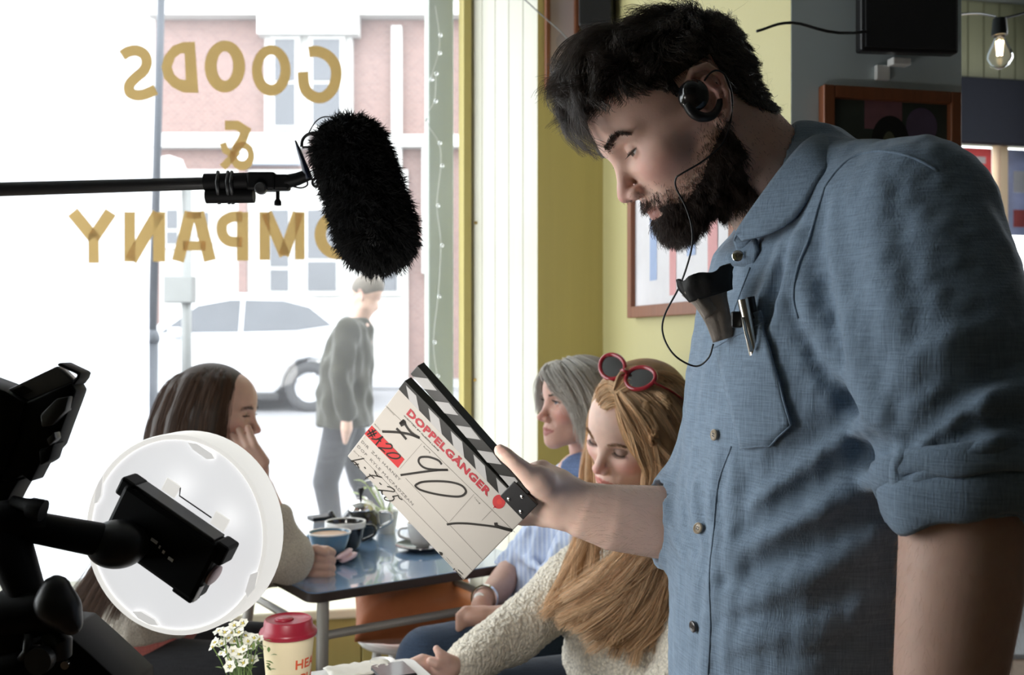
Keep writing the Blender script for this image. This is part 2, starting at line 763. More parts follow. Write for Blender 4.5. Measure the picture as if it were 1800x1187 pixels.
# floor and ceiling follow the plan of the room
def plan_slab(z0, z1):
    pts = [(XL - 0.2, YB - 0.2), (3.6, YB - 0.2), (3.6, 6.3), (0.30, 5.35), (0.36, 3.62), (-0.06, 3.99), (-0.25, 3.95), (XL - 0.2, 3.40)]
    n = len(pts)
    return np.array([(x, y, z) for z in (z0, z1) for x, y in pts]), [tuple(range(n - 1, -1, -1)), tuple(range(n, 2 * n))] + [(i, (i + 1) % n, n + (i + 1) % n, n + i) for i in range(n)]
tag(Geo().add(*plan_slab(-0.06, 0.0)).build('floor', M_floor), 'dark timber floor of the café', 'floor', kind='structure')
tag(Geo().add(*plan_slab(ROOM_H, ROOM_H + 0.1)).build('ceiling', M_ceiling), 'pale grey ceiling of the café', 'ceiling', kind='structure')

# window wall: opening runs from the jamb at G0 to the left, beyond the picture
WIN_W, WIN_Z0, WIN_Z1 = 2.55, 0.5, 2.95
def WP(t, z, off=0.0):
    return G0 + UW * t + ZZ * z + NW * off

def wall_piece(g, t0, t1, z0, z1, off0=-0.2, off1=0.0):
    v = []
    for z in (z0, z1):
        for (t, o) in ((t0, off1), (t1, off1), (t1, off0), (t0, off0)):
            v.append(WP(t, z, o))
    g.add(np.array(v), BOXF)

g = Geo()
wall_piece(g, -WIN_W, 0.02, 0, WIN_Z0 - 0.03)
wall_piece(g, -WIN_W, 0.02, WIN_Z1, ROOM_H)
wall_piece(g, -WIN_W - 0.4, -WIN_W, 0, ROOM_H)
tag(g.build('wall_window', M_yellow), 'yellow wall around the shop window', 'wall', kind='structure')

win = thing('window_1', 'large shop window with mirrored gold lettering', 'window', WP(-1.2, WIN_Z0), kind='structure')
g = Geo()
g.add(np.array([WP(-WIN_W, WIN_Z0), WP(0.0, WIN_Z0), WP(0.0, WIN_Z1), WP(-WIN_W, WIN_Z1)]), [(0, 1, 2, 3)])
g.build('pane', M_glass, win)
_r = P(262, 400, 1) - np.array([0, 0, CAM_Z])
_q = np.array([0, 0, CAM_Z]) + _r * (((G0 - np.array([0, 0, CAM_Z])) @ NW) / (_r @ NW))
tf = float((_q - G0) @ UW)
g = Geo(); wall_piece(g, -WIN_W, tf, WIN_Z0 + 0.03, WIN_Z1, -0.004, -0.003)  # film added so this end of the glass blows out to white
tag(g.build('glare_film', face_glass('glare_film', 0.72, 0.05), win), 'added white film standing in for blown-out glare at the end of the glass')
g = Geo(); wall_piece(g, 0.002, 0.03, WIN_Z0, WIN_Z1, -0.06, 0.06)
tag(g.build('frame_edge', M_yellow_wood, win), 'yellow painted frame edge')
g = Geo(); wall_piece(g, -0.11, -0.012, WIN_Z0, WIN_Z1, -0.22, -0.10)
tag(g.build('outer_post', M_greygreen, win, bevel=0.006), 'grey green outer post')
g = Geo(); wall_piece(g, -WIN_W, 0.0, WIN_Z0 - 0.04, WIN_Z0 + 0.03, -0.06, 0.04)
g.build('frame_rail', M_white_paint, win)

# splayed reveal of cream boards beside the window
A_ = np.array([-0.160, 3.735]); B_ = np.array([0.0872, 3.38])
rev = thing('trim_1', 'cream painted boarding beside the shop window', 'boarding', (A_[0], A_[1], 0), kind='structure')
NPL = 5
for i in range(NPL):
    a = A_ + (B_ - A_) * (i / NPL)
    b = A_ + (B_ - A_) * ((i + 1) / NPL)
    d = nrm(b - a)
    g = Geo().add(*wallbox(a + d * 0.0012, b - d * 0.0012, 0, ROOM_H - 0.005, 0.03))
    g.build('plank', M_cream_wood, rev, bevel=0.0015, seg=1)
dd = nrm(B_ - A_); nn = np.array([dd[1], -dd[0]])
g = Geo().add(*wallbox(A_ - nn * 0.031, B_ - nn * 0.031, 0, ROOM_H - 0.005, 0.05))
g.build('backing', M_cream_wood, rev)
kn = Geo()
for (px, py) in ((838, 392), (836, 668)):
    r = P(px, py, 1) - np.array([0, 0, CAM_Z]); n3 = np.array([nn[0], nn[1], 0])
    t = ((np.array([A_[0], A_[1], 0]) - np.array([0, 0, CAM_Z])) @ n3) / (r @ n3)
    q = np.array([0, 0, CAM_Z]) + r * t
    kn.add(*latheg([(0.006, -0.004), (0.006, 0.006), (0.003, 0.010), (0, 0.010)], q, 10, n3))
tag(kn.build('hook', mat('brass', (0.55, 0.38, 0.12), 0.3, 1.0, noise=(40, 0.1)), rev), 'small brass hooks')

# yellow wall that faces the room, then the wall coming towards us, the blue wall and the far wall
C_ = np.array([0.313, 3.428]); D_ = np.array([0.592, 2.114]); E_ = np.array([0.992, 2.199])
R_ = E_ + np.array([-0.2079, 0.9781]) * 2.95
FW = R_ + np.array([0.9781, 0.2079]) * 3.6
tag(Geo().add(*wallbox(B_, C_, 0, ROOM_H, 0.08)).build('wall_alcove', M_yellow_wood), 'yellow boarded wall of the alcove behind the grey-haired woman', 'wall', kind='structure')
tag(Geo().add(*wallbox(C_, D_, 0, ROOM_H, 0.08)).build('wall_side', M_yellow), 'yellow side wall behind the blonde woman', 'wall', kind='structure')
tag(Geo().add(*wallbox(D_ + np.array([0.0012, -0.0008]), E_ + np.array([0.0002, -0.001]), 0, ROOM_H, 0.08)).build('wall_blue', M_blue_wall), 'grey blue wall behind the standing man', 'wall', kind='structure')
tag(Geo().add(*wallbox(E_, R_, 0, ROOM_H, 0.08)).build('wall_return', M_blue_wall), 'return of the grey blue wall', 'wall', kind='structure')
# far wall: boards above the window, a window with posters
def FP(t, z, off=0.0):
    q = R_ + np.array([0.9781, 0.2079]) * t + np.array([0.2079, -0.9781]) * off
    return np.array([q[0], q[1], z])
def far_piece(g, t0, t1, z0, z1, o0=-0.12, o1=0.0):
    v = []
    for z in (z0, z1):
        for (t, o) in ((t0, o1), (t1, o1), (t1, o0), (t0, o0)):
            v.append(FP(t, z, o))
    g.add(np.array(v), BOXF)
fw = thing('wall_far', 'olive boarded far wall above the dark blind', 'wall', FP(0, 0), kind='structure')
g = Geo()
far_piece(g, -0.1, 1.9, 0, ROOM_H)
far_piece(g, 1.9, 3.4, 0, 1.0)
far_piece(g, 1.9, 3.4, 2.46, ROOM_H)
far_piece(g, 3.4, 3.7, 0, ROOM_H)
g.build('plaster', M_olive_wood, fw)
for i in range(16):
    t = 1.9 + i * 0.1
    g = Geo(); far_piece(g, t + 0.002, t + 0.098, 2.46, ROOM_H - 0.01, 0.0, 0.012)
    g.build('plank', M_olive_wood, fw, bevel=0.003, seg=1)
w2 = thing('window_2', 'far window hung with posters', 'window', FP(1.9, 1.0), kind='structure')
g = Geo().add(np.array([FP(1.9, 1.0, -0.06), FP(3.4, 1.0, -0.06), FP(3.4, 2.46, -0.06), FP(1.9, 2.46, -0.06)]), [(0, 1, 2, 3)])
g.build('pane', M_clear, w2)
for t in (1.9, 2.43, 2.93, 3.36):
    g = Geo(); far_piece(g, t, t + 0.05, 1.0, 2.46, -0.09, -0.02)
    g.build('mullion', wood_mat('pine_frame', (0.55, 0.38, 0.22)), w2)
g = Geo(); far_piece(g, 1.9, 3.4, 1.0, 1.06, -0.09, 0.0); g.build('sill', MATS['pine_frame'], w2)

# walls out of view close the room; the left one has the other shop window
g = Geo()
g.add(*boxg((XL - 0.2, YB - 0.2, 0), (3.6, YB, ROOM_H)))
tag(g.build('wall_rear', M_plaster), 'plain wall behind the viewer', 'wall', kind='structure')
g = Geo().add(*boxg((3.4, YB, 0), (3.6, 2.9, ROOM_H))).add(*boxg((3.4, 5.2, 0), (3.6, 6.2, ROOM_H))).add(*boxg((3.4, 2.9, 0), (3.6, 5.2, 0.8))).add(*boxg((3.4, 2.9, 2.9), (3.6, 5.2, ROOM_H)))
tag(g.build('wall_right', M_plaster), 'plain wall at the end of the café', 'wall', kind='structure')
g = Geo()
LY0, LY1 = 0.8, 2.95
g.add(*boxg((XL - 0.2, YB, 0), (XL, LY0, ROOM_H)))
g.add(*boxg((XL - 0.2, LY1, 0), (XL, 3.4, ROOM_H)))
g.add(*boxg((XL - 0.2, LY0, 0), (XL, LY1, 0.55)))
g.add(*boxg((XL - 0.2, LY0, 2.95), (XL, LY1, ROOM_H)))
tag(g.build('wall_left', M_yellow), 'yellow wall around the side window', 'wall', kind='structure')
w3 = thing('window_3', 'large side window beside the camera rig', 'window', (XL, LY0, 0.55), kind='structure')
Geo().add(np.array([(XL - 0.1, LY0, 0.55), (XL - 0.1, LY1, 0.55), (XL - 0.1, LY1, 2.95), (XL - 0.1, LY0, 2.95)]), [(0, 1, 2, 3)]).build('pane', M_clear, w3)
for y in (LY0, (LY0 + LY1) / 2, LY1 - 0.06):
    Geo().add(*boxg((XL - 0.14, y, 0.55), (XL - 0.06, y + 0.06, 2.95))).build('frame', M_white_paint, w3)

w4 = thing('added_window', 'added unseen window that brightens the far end of the café', 'window', (3.4, 2.9, 0.8), kind='structure')  # out of view, put in to brighten the far end of the room
Geo().add(np.array([(3.5, 2.9, 0.8), (3.5, 5.2, 0.8), (3.5, 5.2, 2.9), (3.5, 2.9, 2.9)]), [(0, 1, 2, 3)]).build('pane', M_clear, w4)
portal('portal_added_window', (3.42, 4.05, 1.85), (0, math.pi / 2, 0), 2.1, 2.3)
portal('portal_side_window', (XL - 0.02, (LY0 + LY1) / 2, 1.75), (0, -math.pi / 2, 0), 2.4, LY1 - LY0)
_c = WP(-WIN_W / 2, (WIN_Z0 + WIN_Z1) / 2, 0.02)
portal('portal_shop_window', _c, (-math.pi / 2, 0, math.atan2(UW[1], UW[0])), WIN_W, WIN_Z1 - WIN_Z0)
_c = FP(2.65, 1.73, 0.0)
portal('portal_far_window', _c, (-math.pi / 2, 0, math.atan2(UW[1], UW[0])), 1.5, 1.46)

# window bench: cream top on yellow boarding
bench = thing('window_bench', 'built-in bench with cream top and yellow boarded front under the shop window', 'bench', WP(-1.2, 0, 0.2))
def WBX(g, t0, t1, z0, z1, o0, o1):
    wall_piece(g, t0, t1, z0, z1, o0, o1)
g = Geo(); WBX(g, -2.3, -0.02, 0.445, 0.48, 0.045, 0.40)
g.build('bench_top', mat('cream_paint', (0.80, 0.76, 0.58), 0.4, noise=(6, 0.05)), bench, bevel=0.008)
for i in range(19):
    t = -2.28 + i * 0.118
    g = Geo(); WBX(g, t + 0.0015, t + 0.1165, 0.0, 0.444, 0.36, 0.378)
    g.build('plank', M_yellow_wood, bench, bevel=0.003, seg=1)

# ------------------------------------------------------------------ lettering on the glass
M_gold = mat('gold_leaf_lettering', (0.80, 0.55, 0.22), 0.5, 0.0, noise=(14, 0.08))
O_CAM = np.array([0, 0, CAM_Z])
def on_glass(px, py, off=0.002):
    r = P(px, py, 1) - O_CAM
    t = ((G0 + NW * off - O_CAM) @ NW) / (r @ NW)
    return O_CAM + r * t
def ell_pts(c, rx, ry, n=40, a0=0.0):
    a = np.linspace(0, 2 * np.pi, n, endpoint=False) + a0
    return np.stack([c[0] + rx * np.cos(a), c[1] + ry * np.sin(a)], 1)
def ring_pts(pts, n, centre):
    """closed outline resampled at even angles about a centre"""
    p = np.asarray(pts, float)
    q = []
    k = len(p)
    dense = np.vstack([p[i] + (p[(i + 1) % k] - p[i]) * t for i in range(k) for t in np.linspace(0, 1, 24, endpoint=False)[:, None]])
    ang = np.arctan2(dense[:, 1] - centre[1], dense[:, 0] - centre[0])
    for a in np.linspace(-np.pi, np.pi, n, endpoint=False):
        d = np.abs((ang - a + np.pi) % (2 * np.pi) - np.pi)
        q.append(dense[np.argmin(d)])
    return np.array(q)
def annulus(outer, inner):
    n = len(outer)
    v = np.vstack([outer, inner])
    return v, [(i, (i + 1) % n, n + (i + 1) % n, n + i) for i in range(n)]
def letter(shapes, sc, org):
    """shapes: list of (verts2d, faces) measured in a zoomed view; laid on the glass as one thin letter"""
    g = Geo()
    for v, f in shapes:
        pts = np.array([on_glass(org[0] + x / sc, org[1] + y / sc) for x, y in v])
        # thin foil: front face and a back face
        n = len(pts)
        g.add(np.vstack([pts, pts - NW * 0.001]), [tuple(q) for q in f] + [tuple(i + n for i in reversed(q)) for q in f])
    return g.build('letter', M_gold, win)
def stk(pts, w, smooth=False):
    p = smooth_path(pts, 6) if smooth else np.asarray(pts, float)
    return ribbon2d(p, w)
Z4 = (3.1034, (240, 0)); Z1 = (2.3733, (0, 0)); Z5 = (3.7095, (340, 180))
letter([stk([(509, 232), (535, 216), (570, 211), (602, 228), (612, 262), (598, 296), (565, 325), (540, 354), (542, 384), (568, 397), (605, 393), (650, 373)], 45, True)], *Z1)
_c = (240, 365)
letter([annulus(ring_pts([(318, 228), (250, 230), (195, 252), (150, 308), (136, 365), (150, 428), (195, 476), (255, 505), (338, 507)], 72, _c),
                ring_pts([(262, 290), (240, 292), (210, 315), (192, 365), (205, 405), (235, 432), (268, 437)], 72, _c))], *Z4)
letter([annulus(ell_pts((482, 363), 111, 142), ell_pts((482, 360), 44, 80))], *Z4)
letter([annulus(ell_pts((735, 385), 106, 139), ell_pts((735, 380), 50, 82))], *Z4)
letter([stk([(940, 284), (985, 280), (1040, 302), (1080, 350), (1090, 410), (1072, 480), (1030, 525), (985, 533), (940, 510), (914, 465), (908, 392)], 60, True)], *Z4)
letter([stk([(205, 150), (285, 150), (340, 185), (318, 245), (275, 310)], 62), annulus(ell_pts((318, 350), 80, 94), ell_pts((318, 342), 36, 40)),
        stk([(192, 265), (208, 312), (265, 350)], 44), stk([(290, 318), (190, 425)], 50)], *Z5)
letter([stk([(303, 885), (390, 992)], 51), stk([(462, 885), (390, 992)], 51), stk([(390, 975), (391, 1098)], 44)], *Z1)
letter([stk([(541, 885), (541, 1092)], 46), stk([(664, 885), (664, 1092)], 51), stk([(660, 890), (545, 1086)], 53)], *Z1)
letter([stk([(795, 885), (742, 1090)], 51), stk([(826, 885), (876, 1088)], 51), stk([(762, 1026), (858, 1026)], 40), stk([(780, 897), (840, 897)], 29)], *Z1)
letter([stk([(1012, 885), (1012, 1088)], 48), stk([(1010, 904), (965, 906), (932, 926), (925, 958), (935, 990), (962, 1008), (1010, 1010)], 44, True)], *Z1)
letter([stk([(1104, 885), (1104, 1085)], 44), stk([(1251, 885), (1251, 1083)], 41), stk([(1112, 888), (1188, 1066)], 46), stk([(1243, 888), (1184, 1066)], 46)], *Z1)
letter([annulus(ell_pts((1410, 980), 98, 103), ell_pts((1410, 980), 50, 58))], *Z1)
letter([stk([(1560, 905), (1600, 890), (1650, 905), (1690, 980), (1650, 1058), (1600, 1073), (1560, 1058)], 51, True)], *Z1)
# fairy lights along the window edge
M_bulbglass = mat('clear_bulb_plastic', (0.9, 0.92, 0.92), 0.1, trans=0.7)
fl = thing('fairy_lights', 'string of small clear fairy lights along the window edge', 'fairy lights', on_glass(768, 660, 0.03))
pth = [(765, 10), (772, 60), (771, 92), (757, 138), (765, 128), (764, 176), (748, 210), (771, 250), (775, 290), (768, 360), (775, 430), (770, 520), (762, 600), (768, 660)]
pp = smooth_path([on_glass(x, y, 0.03) for x, y in pth], 5)
Geo().add(*tubeg(pp, 0.0012, 5)).build('wire', mat('clear_wire', (0.7, 0.72, 0.7), 0.3, noise=(30, 0.05)), fl)
for x, y in pth[1:]:
    Geo().add(*latheg([(0, -0.008), (0.006, -0.005), (0.008, 0.002), (0.004, 0.009), (0, 0.01)], on_glass(x + 2, y + 2, 0.035), 10)).build('bulb', M_bulbglass, fl, smooth=True)

# ================================================================== OUTSIDE
M_pave = mat('pale_paving', (0.26, 0.26, 0.27), 0.8, noise=(2, 0.08), bump=(30, 0.2, 0.01))
M_road = mat('road_asphalt', (0.18, 0.18, 0.19), 0.8, noise=(3, 0.08), bump=(60, 0.2, 0.01))
tag(mesh('pavement', [(-14, 3.2, 0.02), (14, 5.0, 0.02), (14, 8.4, 0.10), (-14, 8.4, 0.10), (-14, 3.2, -0.2), (14, 5.0, -0.2), (14, 8.4, -0.2), (-14, 8.4, -0.2)],
         BOXF, M_pave), 'pale pavement outside the shop window', 'pavement', kind='structure')
tag(mesh('road', [(-40, 8.42, 0.04), (40, 8.42, 0.04), (40, 15.5, 0.54), (-40, 15.5, 0.54), (-40, 8.42, -0.2), (40, 8.42, -0.2), (40, 15.5, -0.2), (-40, 15.5, -0.2)],
         BOXF, M_road), 'grey road beyond the pavement', 'road', kind='structure')
tag(mesh('far_pavement', [(-40, 15.52, 0.60), (40, 15.52, 0.60), (40, 30, 0.62), (-40, 30, 0.62), (-40, 15.52, -0.2), (40, 15.52, -0.2), (40, 30, -0.2), (-40, 30, -0.2)],
         BOXF, M_pave), 'pale pavement on the far side of the road', 'pavement', kind='structure')
def brick_mat():
    m = mat('red_brick', (0.42, 0.22, 0.18), 0.85)
    nt = m.node_tree; b = nt.nodes['Principled BSDF']
    tc = nt.nodes.new('ShaderNodeTexCoord'); mp = nt.nodes.new('ShaderNodeMapping')
    mp.inputs['Rotation'].default_value = (math.pi / 2, 0, 0)
    br = nt.nodes.new('ShaderNodeTexBrick')
    br.inputs['Color1'].default_value = (0.20, 0.125, 0.112, 1); br.inputs['Color2'].default_value = (0.17, 0.107, 0.097, 1)
    br.inputs['Mortar'].default_value = (0.25, 0.225, 0.205, 1); br.inputs['Scale'].default_value = 4.4
    br.inputs['Mortar Size'].default_value = 0.012
    nt.links.new(tc.outputs['Object'], mp.inputs['Vector']); nt.links.new(mp.outputs['Vector'], br.inputs['Vector'])
    nt.links.new(br.outputs['Color'], b.inputs['Base Color'])
    return m
M_brick = brick_mat()
M_stone = mat('white_painted_stone', (0.42, 0.415, 0.40), 0.7, noise=(2, 0.04))
M_winglass = mat('dark_window_glass', (0.055, 0.06, 0.07), 0.08, spec=0.6, noise=(0.7, 0.2))
M_slate = mat('slate_roof', (0.35, 0.36, 0.38), 0.6, noise=(6, 0.12))
DB = 18.6
def fac(px, py, off=0.0):
    q = P(px, py, DB)
    return q - np.array([0, off, 0])
bld = thing('building', 'red brick terrace with white sash windows and bands across the street', 'building', (fac(500, 0)[0], DB, 0.6))
def slab(name, x0, y0, x1, y1, proud, m, parent, depth=0.3):
    a, b = fac(x0, y1), fac(x1, y0)
    return Geo().add(*boxg((a[0], DB - proud, a[2]), (b[0], DB - proud + depth, b[2]))).build(name, m, parent)
za = 0.60
yg = CY + (CAM_Z - za) / DB * F_PX
slab('wall', 272, -330, 1250, yg, 0.0, M_brick, bld, 5.0)
slab('roof', 262, -520, 1260, -331, 0.25, M_slate, bld, 5.5)
slab('cornice', 268, 12, 900, 36, 0.35, M_stone, bld)
slab('string_course', 272, 238, 545, 263, 0.25, M_stone, bld)
slab('string_course', 640, 241, 1250, 262, 0.25, M_stone, bld)
slab('lintel', 462, 36, 636, 72, 0.45, M_stone, bld)
slab('downpipe', 690, 50, 708, 480, 0.18, M_stone, bld)
slab('shopfront', 285, 300, 718, yg, 0.12, M_stone, bld)
slab('pilaster', 744, 265, 771, 482, 0.3, M_stone, bld)
slab('sign_panel', 425, 266, 528, 292, 0.3, mat('pale_blue_sign', (0.50, 0.56, 0.66), 0.5, noise=(3, 0.05)), bld)
slab('pier', 424, 300, 438, yg, 0.2, M_brick, bld)
def sash(x0, y0, x1, y1, rail=0.5, proud=0.3):
    w = slab('window', x0 - 9, y0 - 6, x1 + 9, y1 + 8, proud, M_stone, bld)
    ym = y0 + (y1 - y0) * rail
    for (a, b) in ((y0, ym - 3), (ym + 3, y1)):
        slab('pane', x0, a, x1, b, proud + 0.02, M_winglass, w, 0.05)
bay = slab('bay', 470, 72, 622, 238, 0.22, M_stone, bld)
sash(490, 78, 524, 226); sash(556, 78, 602, 226)
sash(845, 90, 890, 226); sash(990, 90, 1035, 226)
sash(480, 372, 511, 512, 0.72, 0.2); sash(545, 372, 594, 512, 0.62, 0.2); sash(300, 372, 318, 430, 0.6, 0.2); sash(352, 376, 372, 420, .6, .2)
sash(640, 372, 700, 512, 0.62, 0.2)
# pale rendered house at the end of the street
wb = thing('building', 'white rendered house beyond the lamp post', 'building', (-9.6, 23, 0.6))
M_render = mat('white_render', (0.6, 0.6, 0.6), 0.8, noise=(1, 0.03))
Geo().add(*boxg((-24, 22, 0.6), (-7.2, 28, 9.5))).build('wall', M_render, wb)
Geo().add(*boxg((-24.2, 21.8, 9.5), (-7.0, 28.2, 10.6))).build('roof', M_slate, wb)
for x in (-10.4, -9.0):
    for z in (2.0, 5.2):
        f = Geo().add(*boxg((x, 21.95, z), (x + 0.8, 22.1, z + 1.4))).build('window', M_stone, wb)
        Geo().add(*boxg((x + 0.07, 21.92, z + 0.07), (x + 0.73, 21.96, z + 1.33))).build('pane', mat('pale_pane', (0.6, 0.62, 0.66), 0.2, noise=(1, 0.1)), f)

# lamp post and sign pole
M_pole = mat('blue_grey_metal', (0.035, 0.04, 0.05), 0.5, 0.3, noise=(8, 0.1))
lp = thing('lamp_post', 'slim blue grey lamp post on the pavement', 'lamp post', (P(263, 700, 7.6)[0], 7.6, 0.09))
x0 = P(263, 700, 7.6)[0]
Geo().add(*tubeg([(x0, 7.6, 0.07), (x0 + 0.02, 7.6, 1.35)], [0.05, 0.045], 14)).add(*tubeg([(x0 + 0.02, 7.6, 1.34), (x0 + 0.11, 7.6, 4.8)], [0.032, 0.028], 14)).build('pole', M_pole, lp, smooth=True)
Geo().add(*latheg([(0.05, 1.33), (0.058, 1.36), (0.05, 1.40), (0.035, 1.43)], (x0 + 0.02, 7.6, 0), 14)).build('collar', M_pole, lp, smooth=True)
Geo().add(*latheg([(0.03, 4.8), (0.12, 4.9), (0.17, 5.15), (0.05, 5.3), (0, 5.32)], (x0 + 0.11, 7.6, 0), 16)).build('lamp_head', M_pole, lp, smooth=True)
sp = thing('sign_pole', 'pale grey sign pole carrying a box', 'pole', (P(328, 600, 9)[0], 9, 0.12))
x1 = P(328, 600, 9)[0]
M_galv = mat('galvanised_metal', (0.16, 0.165, 0.16), 0.5, 0.4, noise=(8, 0.1))
Geo().add(*tubeg([(x1, 9, 0.05), (x1, 9, 2.75)], 0.045, 14)).build('pole', M_galv, sp, smooth=True)
Geo().add(*obox((x1 - 0.04, 8.94, 1.80), np.eye(3), (0.13, 0.06, 0.12))).build('box', M_galv, sp, bevel=0.01)
Geo().add(*latheg([(0.0, 2.70), (0.14, 2.75), (0.17, 2.85), (0.12, 2.98), (0.0, 3.02)], (x1 - 0.16, 9, 0), 16)).build('globe', M_stone, sp, smooth=True)

# white car, side on, bonnet to the left
M_car = mat('white_car_paint', (0.46, 0.47, 0.49), 0.25, coat=0.5, noise=(2, 0.02))
M_carglass = mat('car_glass', (0.03, 0.035, 0.045), 0.05, spec=0.7, noise=(1.5, 0.3))
M_tyre = mat('tyre_rubber', (0.03, 0.03, 0.032), 0.8, noise=(20, 0.2))
M_alloy = mat('alloy_wheel', (0.50, 0.51, 0.54), 0.35, 0.6, noise=(10, 0.1))
CD = 13.2; CXL = P(95, 600, CD)[0]; CZ0 = 0.375
car = thing('car', 'white car parked side on across the road', 'car', (CXL + 2.0, CD + 0.85, CZ0))
def car_ext(prof, y0, y1, name, m, bevel=0.0, inset=0.0, parent=None):
    n = len(prof)
    v = [(CXL + x, y0 + inset * max(0, (z - 0.85)), CZ0 + z) for x, z in prof] + [(CXL + x, y1 - inset * max(0, (z - 0.85)), CZ0 + z) for x, z in prof]
    f = [tuple(range(n)), tuple(range(2 * n - 1, n - 1, -1))] + [((i + 1) % n, i, n + i, n + (i + 1) % n) for i in range(n)]
    return Geo().add(np.array(v), f).build(name, m, parent or car, smooth=True, bevel=bevel, seg=3)
arch = lambda cx: [(cx + 0.39 * math.cos(a), 0.33 + 0.39 * math.sin(a)) for a in np.linspace(math.pi, 0, 9)]
lower = [(0.02, 0.28), (0.0, 0.62), (0.12, 0.80), (1.15, 0.98), (2.2, 1.03), (3.6, 1.05), (3.92, 0.98), (4.0, 0.6), (3.97, 0.3)] + \
        [(x, z) for x, z in reversed(arch(3.38))] + [(2.9, 0.24), (1.2, 0.24)] + [(x, z) for x, z in reversed(arch(0.78))]
car_ext(lower, CD, CD + 1.75, 'body', M_car, 0.05)
cabin = [(1.05, 0.96), (1.75, 1.50), (2.3, 1.60), (3.0, 1.60), (3.55, 1.50), (3.93, 1.02)]
car_ext(cabin, CD + 0.03, CD + 1.72, 'cabin', M_car, 0.05, 0.28)
def side_glass(prof):
    v = [(CXL + x, CD + 0.028 + 0.28 * (z - 0.85) - 0.008, CZ0 + z) for x, z in prof]
    n = len(v)
    v2 = v + [(a, b + 0.012, c) for a, b, c in v]
    Geo().add(np.array(v2), [tuple(range(n)), tuple(range(2 * n - 1, n - 1, -1))] + [((i + 1) % n, i, n + i, n + (i + 1) % n) for i in range(n)]).build('side_window', M_carglass, car)
side_glass([(1.38, 1.06), (1.85, 1.42), (2.28, 1.50), (2.42, 1.50), (2.42, 1.07)])
side_glass([(2.48, 1.07), (2.48, 1.50), (3.0, 1.49), (3.35, 1.40), (3.66, 1.16), (3.2, 1.09)])
for cx in (0.78, 3.38):
    for y in (CD + 0.02, CD + 1.53):
        t = Geo().add(*latheg([(0.20, 0.0), (0.31, 0.0), (0.335, 0.03), (0.335, 0.17), (0.31, 0.2), (0.20, 0.2)], (CXL + cx, y, CZ0 + 0.335), 32, (0, 1, 0), True)).build('wheel', M_tyre, car, smooth=True)
        r = Geo().add(*latheg([(0.0, 0.03), (0.06, 0.02), (0.08, 0.05), (0.19, 0.04), (0.215, 0.0), (0.215, 0.15), (0, 0.15)], (CXL + cx, y, CZ0 + 0.335), 32, (0, 1, 0)))
        for k in range(5):
            a = k * 2 * math.pi / 5
            r.add(*obox((CXL + cx + 0.12 * math.cos(a), y + 0.03, CZ0 + 0.335 + 0.12 * math.sin(a)),
                        [(math.cos(a), 0, math.sin(a)), (0, 1, 0), (-math.sin(a), 0, math.cos(a))], (0.08, 0.012, 0.022)))
        tag(r.build('rim', M_alloy, t, smooth=True, auto=0.5), 'silver alloy rim')
Geo().add(*boxg((CXL + 1.15, CD + 0.0, CZ0 + 0.16), (CXL + 2.98, CD + 1.7, CZ0 + 0.26))).build('sill', M_black, car, bevel=0.02)
Geo().add(*boxg((CXL + 3.94, CD + 0.1, CZ0 + 0.72), (CXL + 4.01, CD + 0.4, CZ0 + 0.92))).build('tail_light', mat('red_lens', (0.4, 0.03, 0.02), 0.2, noise=(9, 0.1)), car, bevel=0.02)
Geo().add(*latheg([(0, -0.02), (0.05, -0.012), (0.055, 0.01), (0, 0.02)], (CXL + 2.62, CD - 0.01, CZ0 + 0.24), 14, (0, -1, 0))).build('side_lamp', mat('amber_lens', (0.8, 0.35, 0.08), 0.3, noise=(9, 0.1)), car, smooth=True)
Geo().add(*boxg((CXL + 1.55, CD - 0.16, CZ0 + 1.0), (CXL + 1.72, CD + 0.03, CZ0 + 1.13))).build('wing_mirror', M_car, car, bevel=0.03)

# ================================================================== TABLE BY THE WINDOW
M_tabletop = mat('blue_laminate', (0.19, 0.31, 0.49), 0.16, spec=1.0, coat=1.0, noise=(5, 0.1))
M_tableedge = mat('dark_table_edge', (0.035, 0.022, 0.018), 0.5, noise=(20, 0.2))
M_steel = mat('pale_grey_steel', (0.50, 0.48, 0.44), 0.45, 0.2, noise=(14, 0.06))
TA = np.array([-0.487, 2.40, 0.0]); TE = np.array([0.826, 0.564, 0]); TF = np.array([-0.564, 0.826, 0])
TL, TD, TZ = 0.66, 0.62, 0.75
def rounded_rect(l, d, r, n=6):
    pts = []
    for cx, cy, a0 in ((l - r, d - r, 0), (r, d - r, 90), (r, r, 180), (l - r, r, 270)):
        for k in range(n + 1):
            a = math.radians(a0 + 90 * k / n)
            pts.append((cx + r * math.cos(a), cy + r * math.sin(a)))
    return np.array(pts)
def plate(poly, o, ex, ey, z0, z1):
    n = len(poly)
    b = o + poly[:, :1] * ex + poly[:, 1:] * ey
    v = np.vstack([b + ZZ * z0, b + ZZ * z1])
    f = [tuple(range(n - 1, -1, -1)), tuple(range(n, 2 * n))] + [(i, (i + 1) % n, n + (i + 1) % n, n + i) for i in range(n)]
    return v, f
tb = thing('cafe_table', 'square café table with a glossy blue top and splayed pale steel legs', 'table', TA + TE * TL / 2 + TF * TD / 2)
Geo().add(*plate(rounded_rect(TL, TD, 0.035), TA, TE, TF, TZ - 0.024, TZ - 0.002)).build('table_edge', M_tableedge, tb, smooth=True, auto=0.5)
Geo().add(*plate(rounded_rect(TL - 0.006, TD - 0.006, 0.032), TA + TE * 0.003 + TF * 0.003, TE, TF, TZ - 0.003, TZ)).build('table_top', M_tabletop, tb)
legs = {}
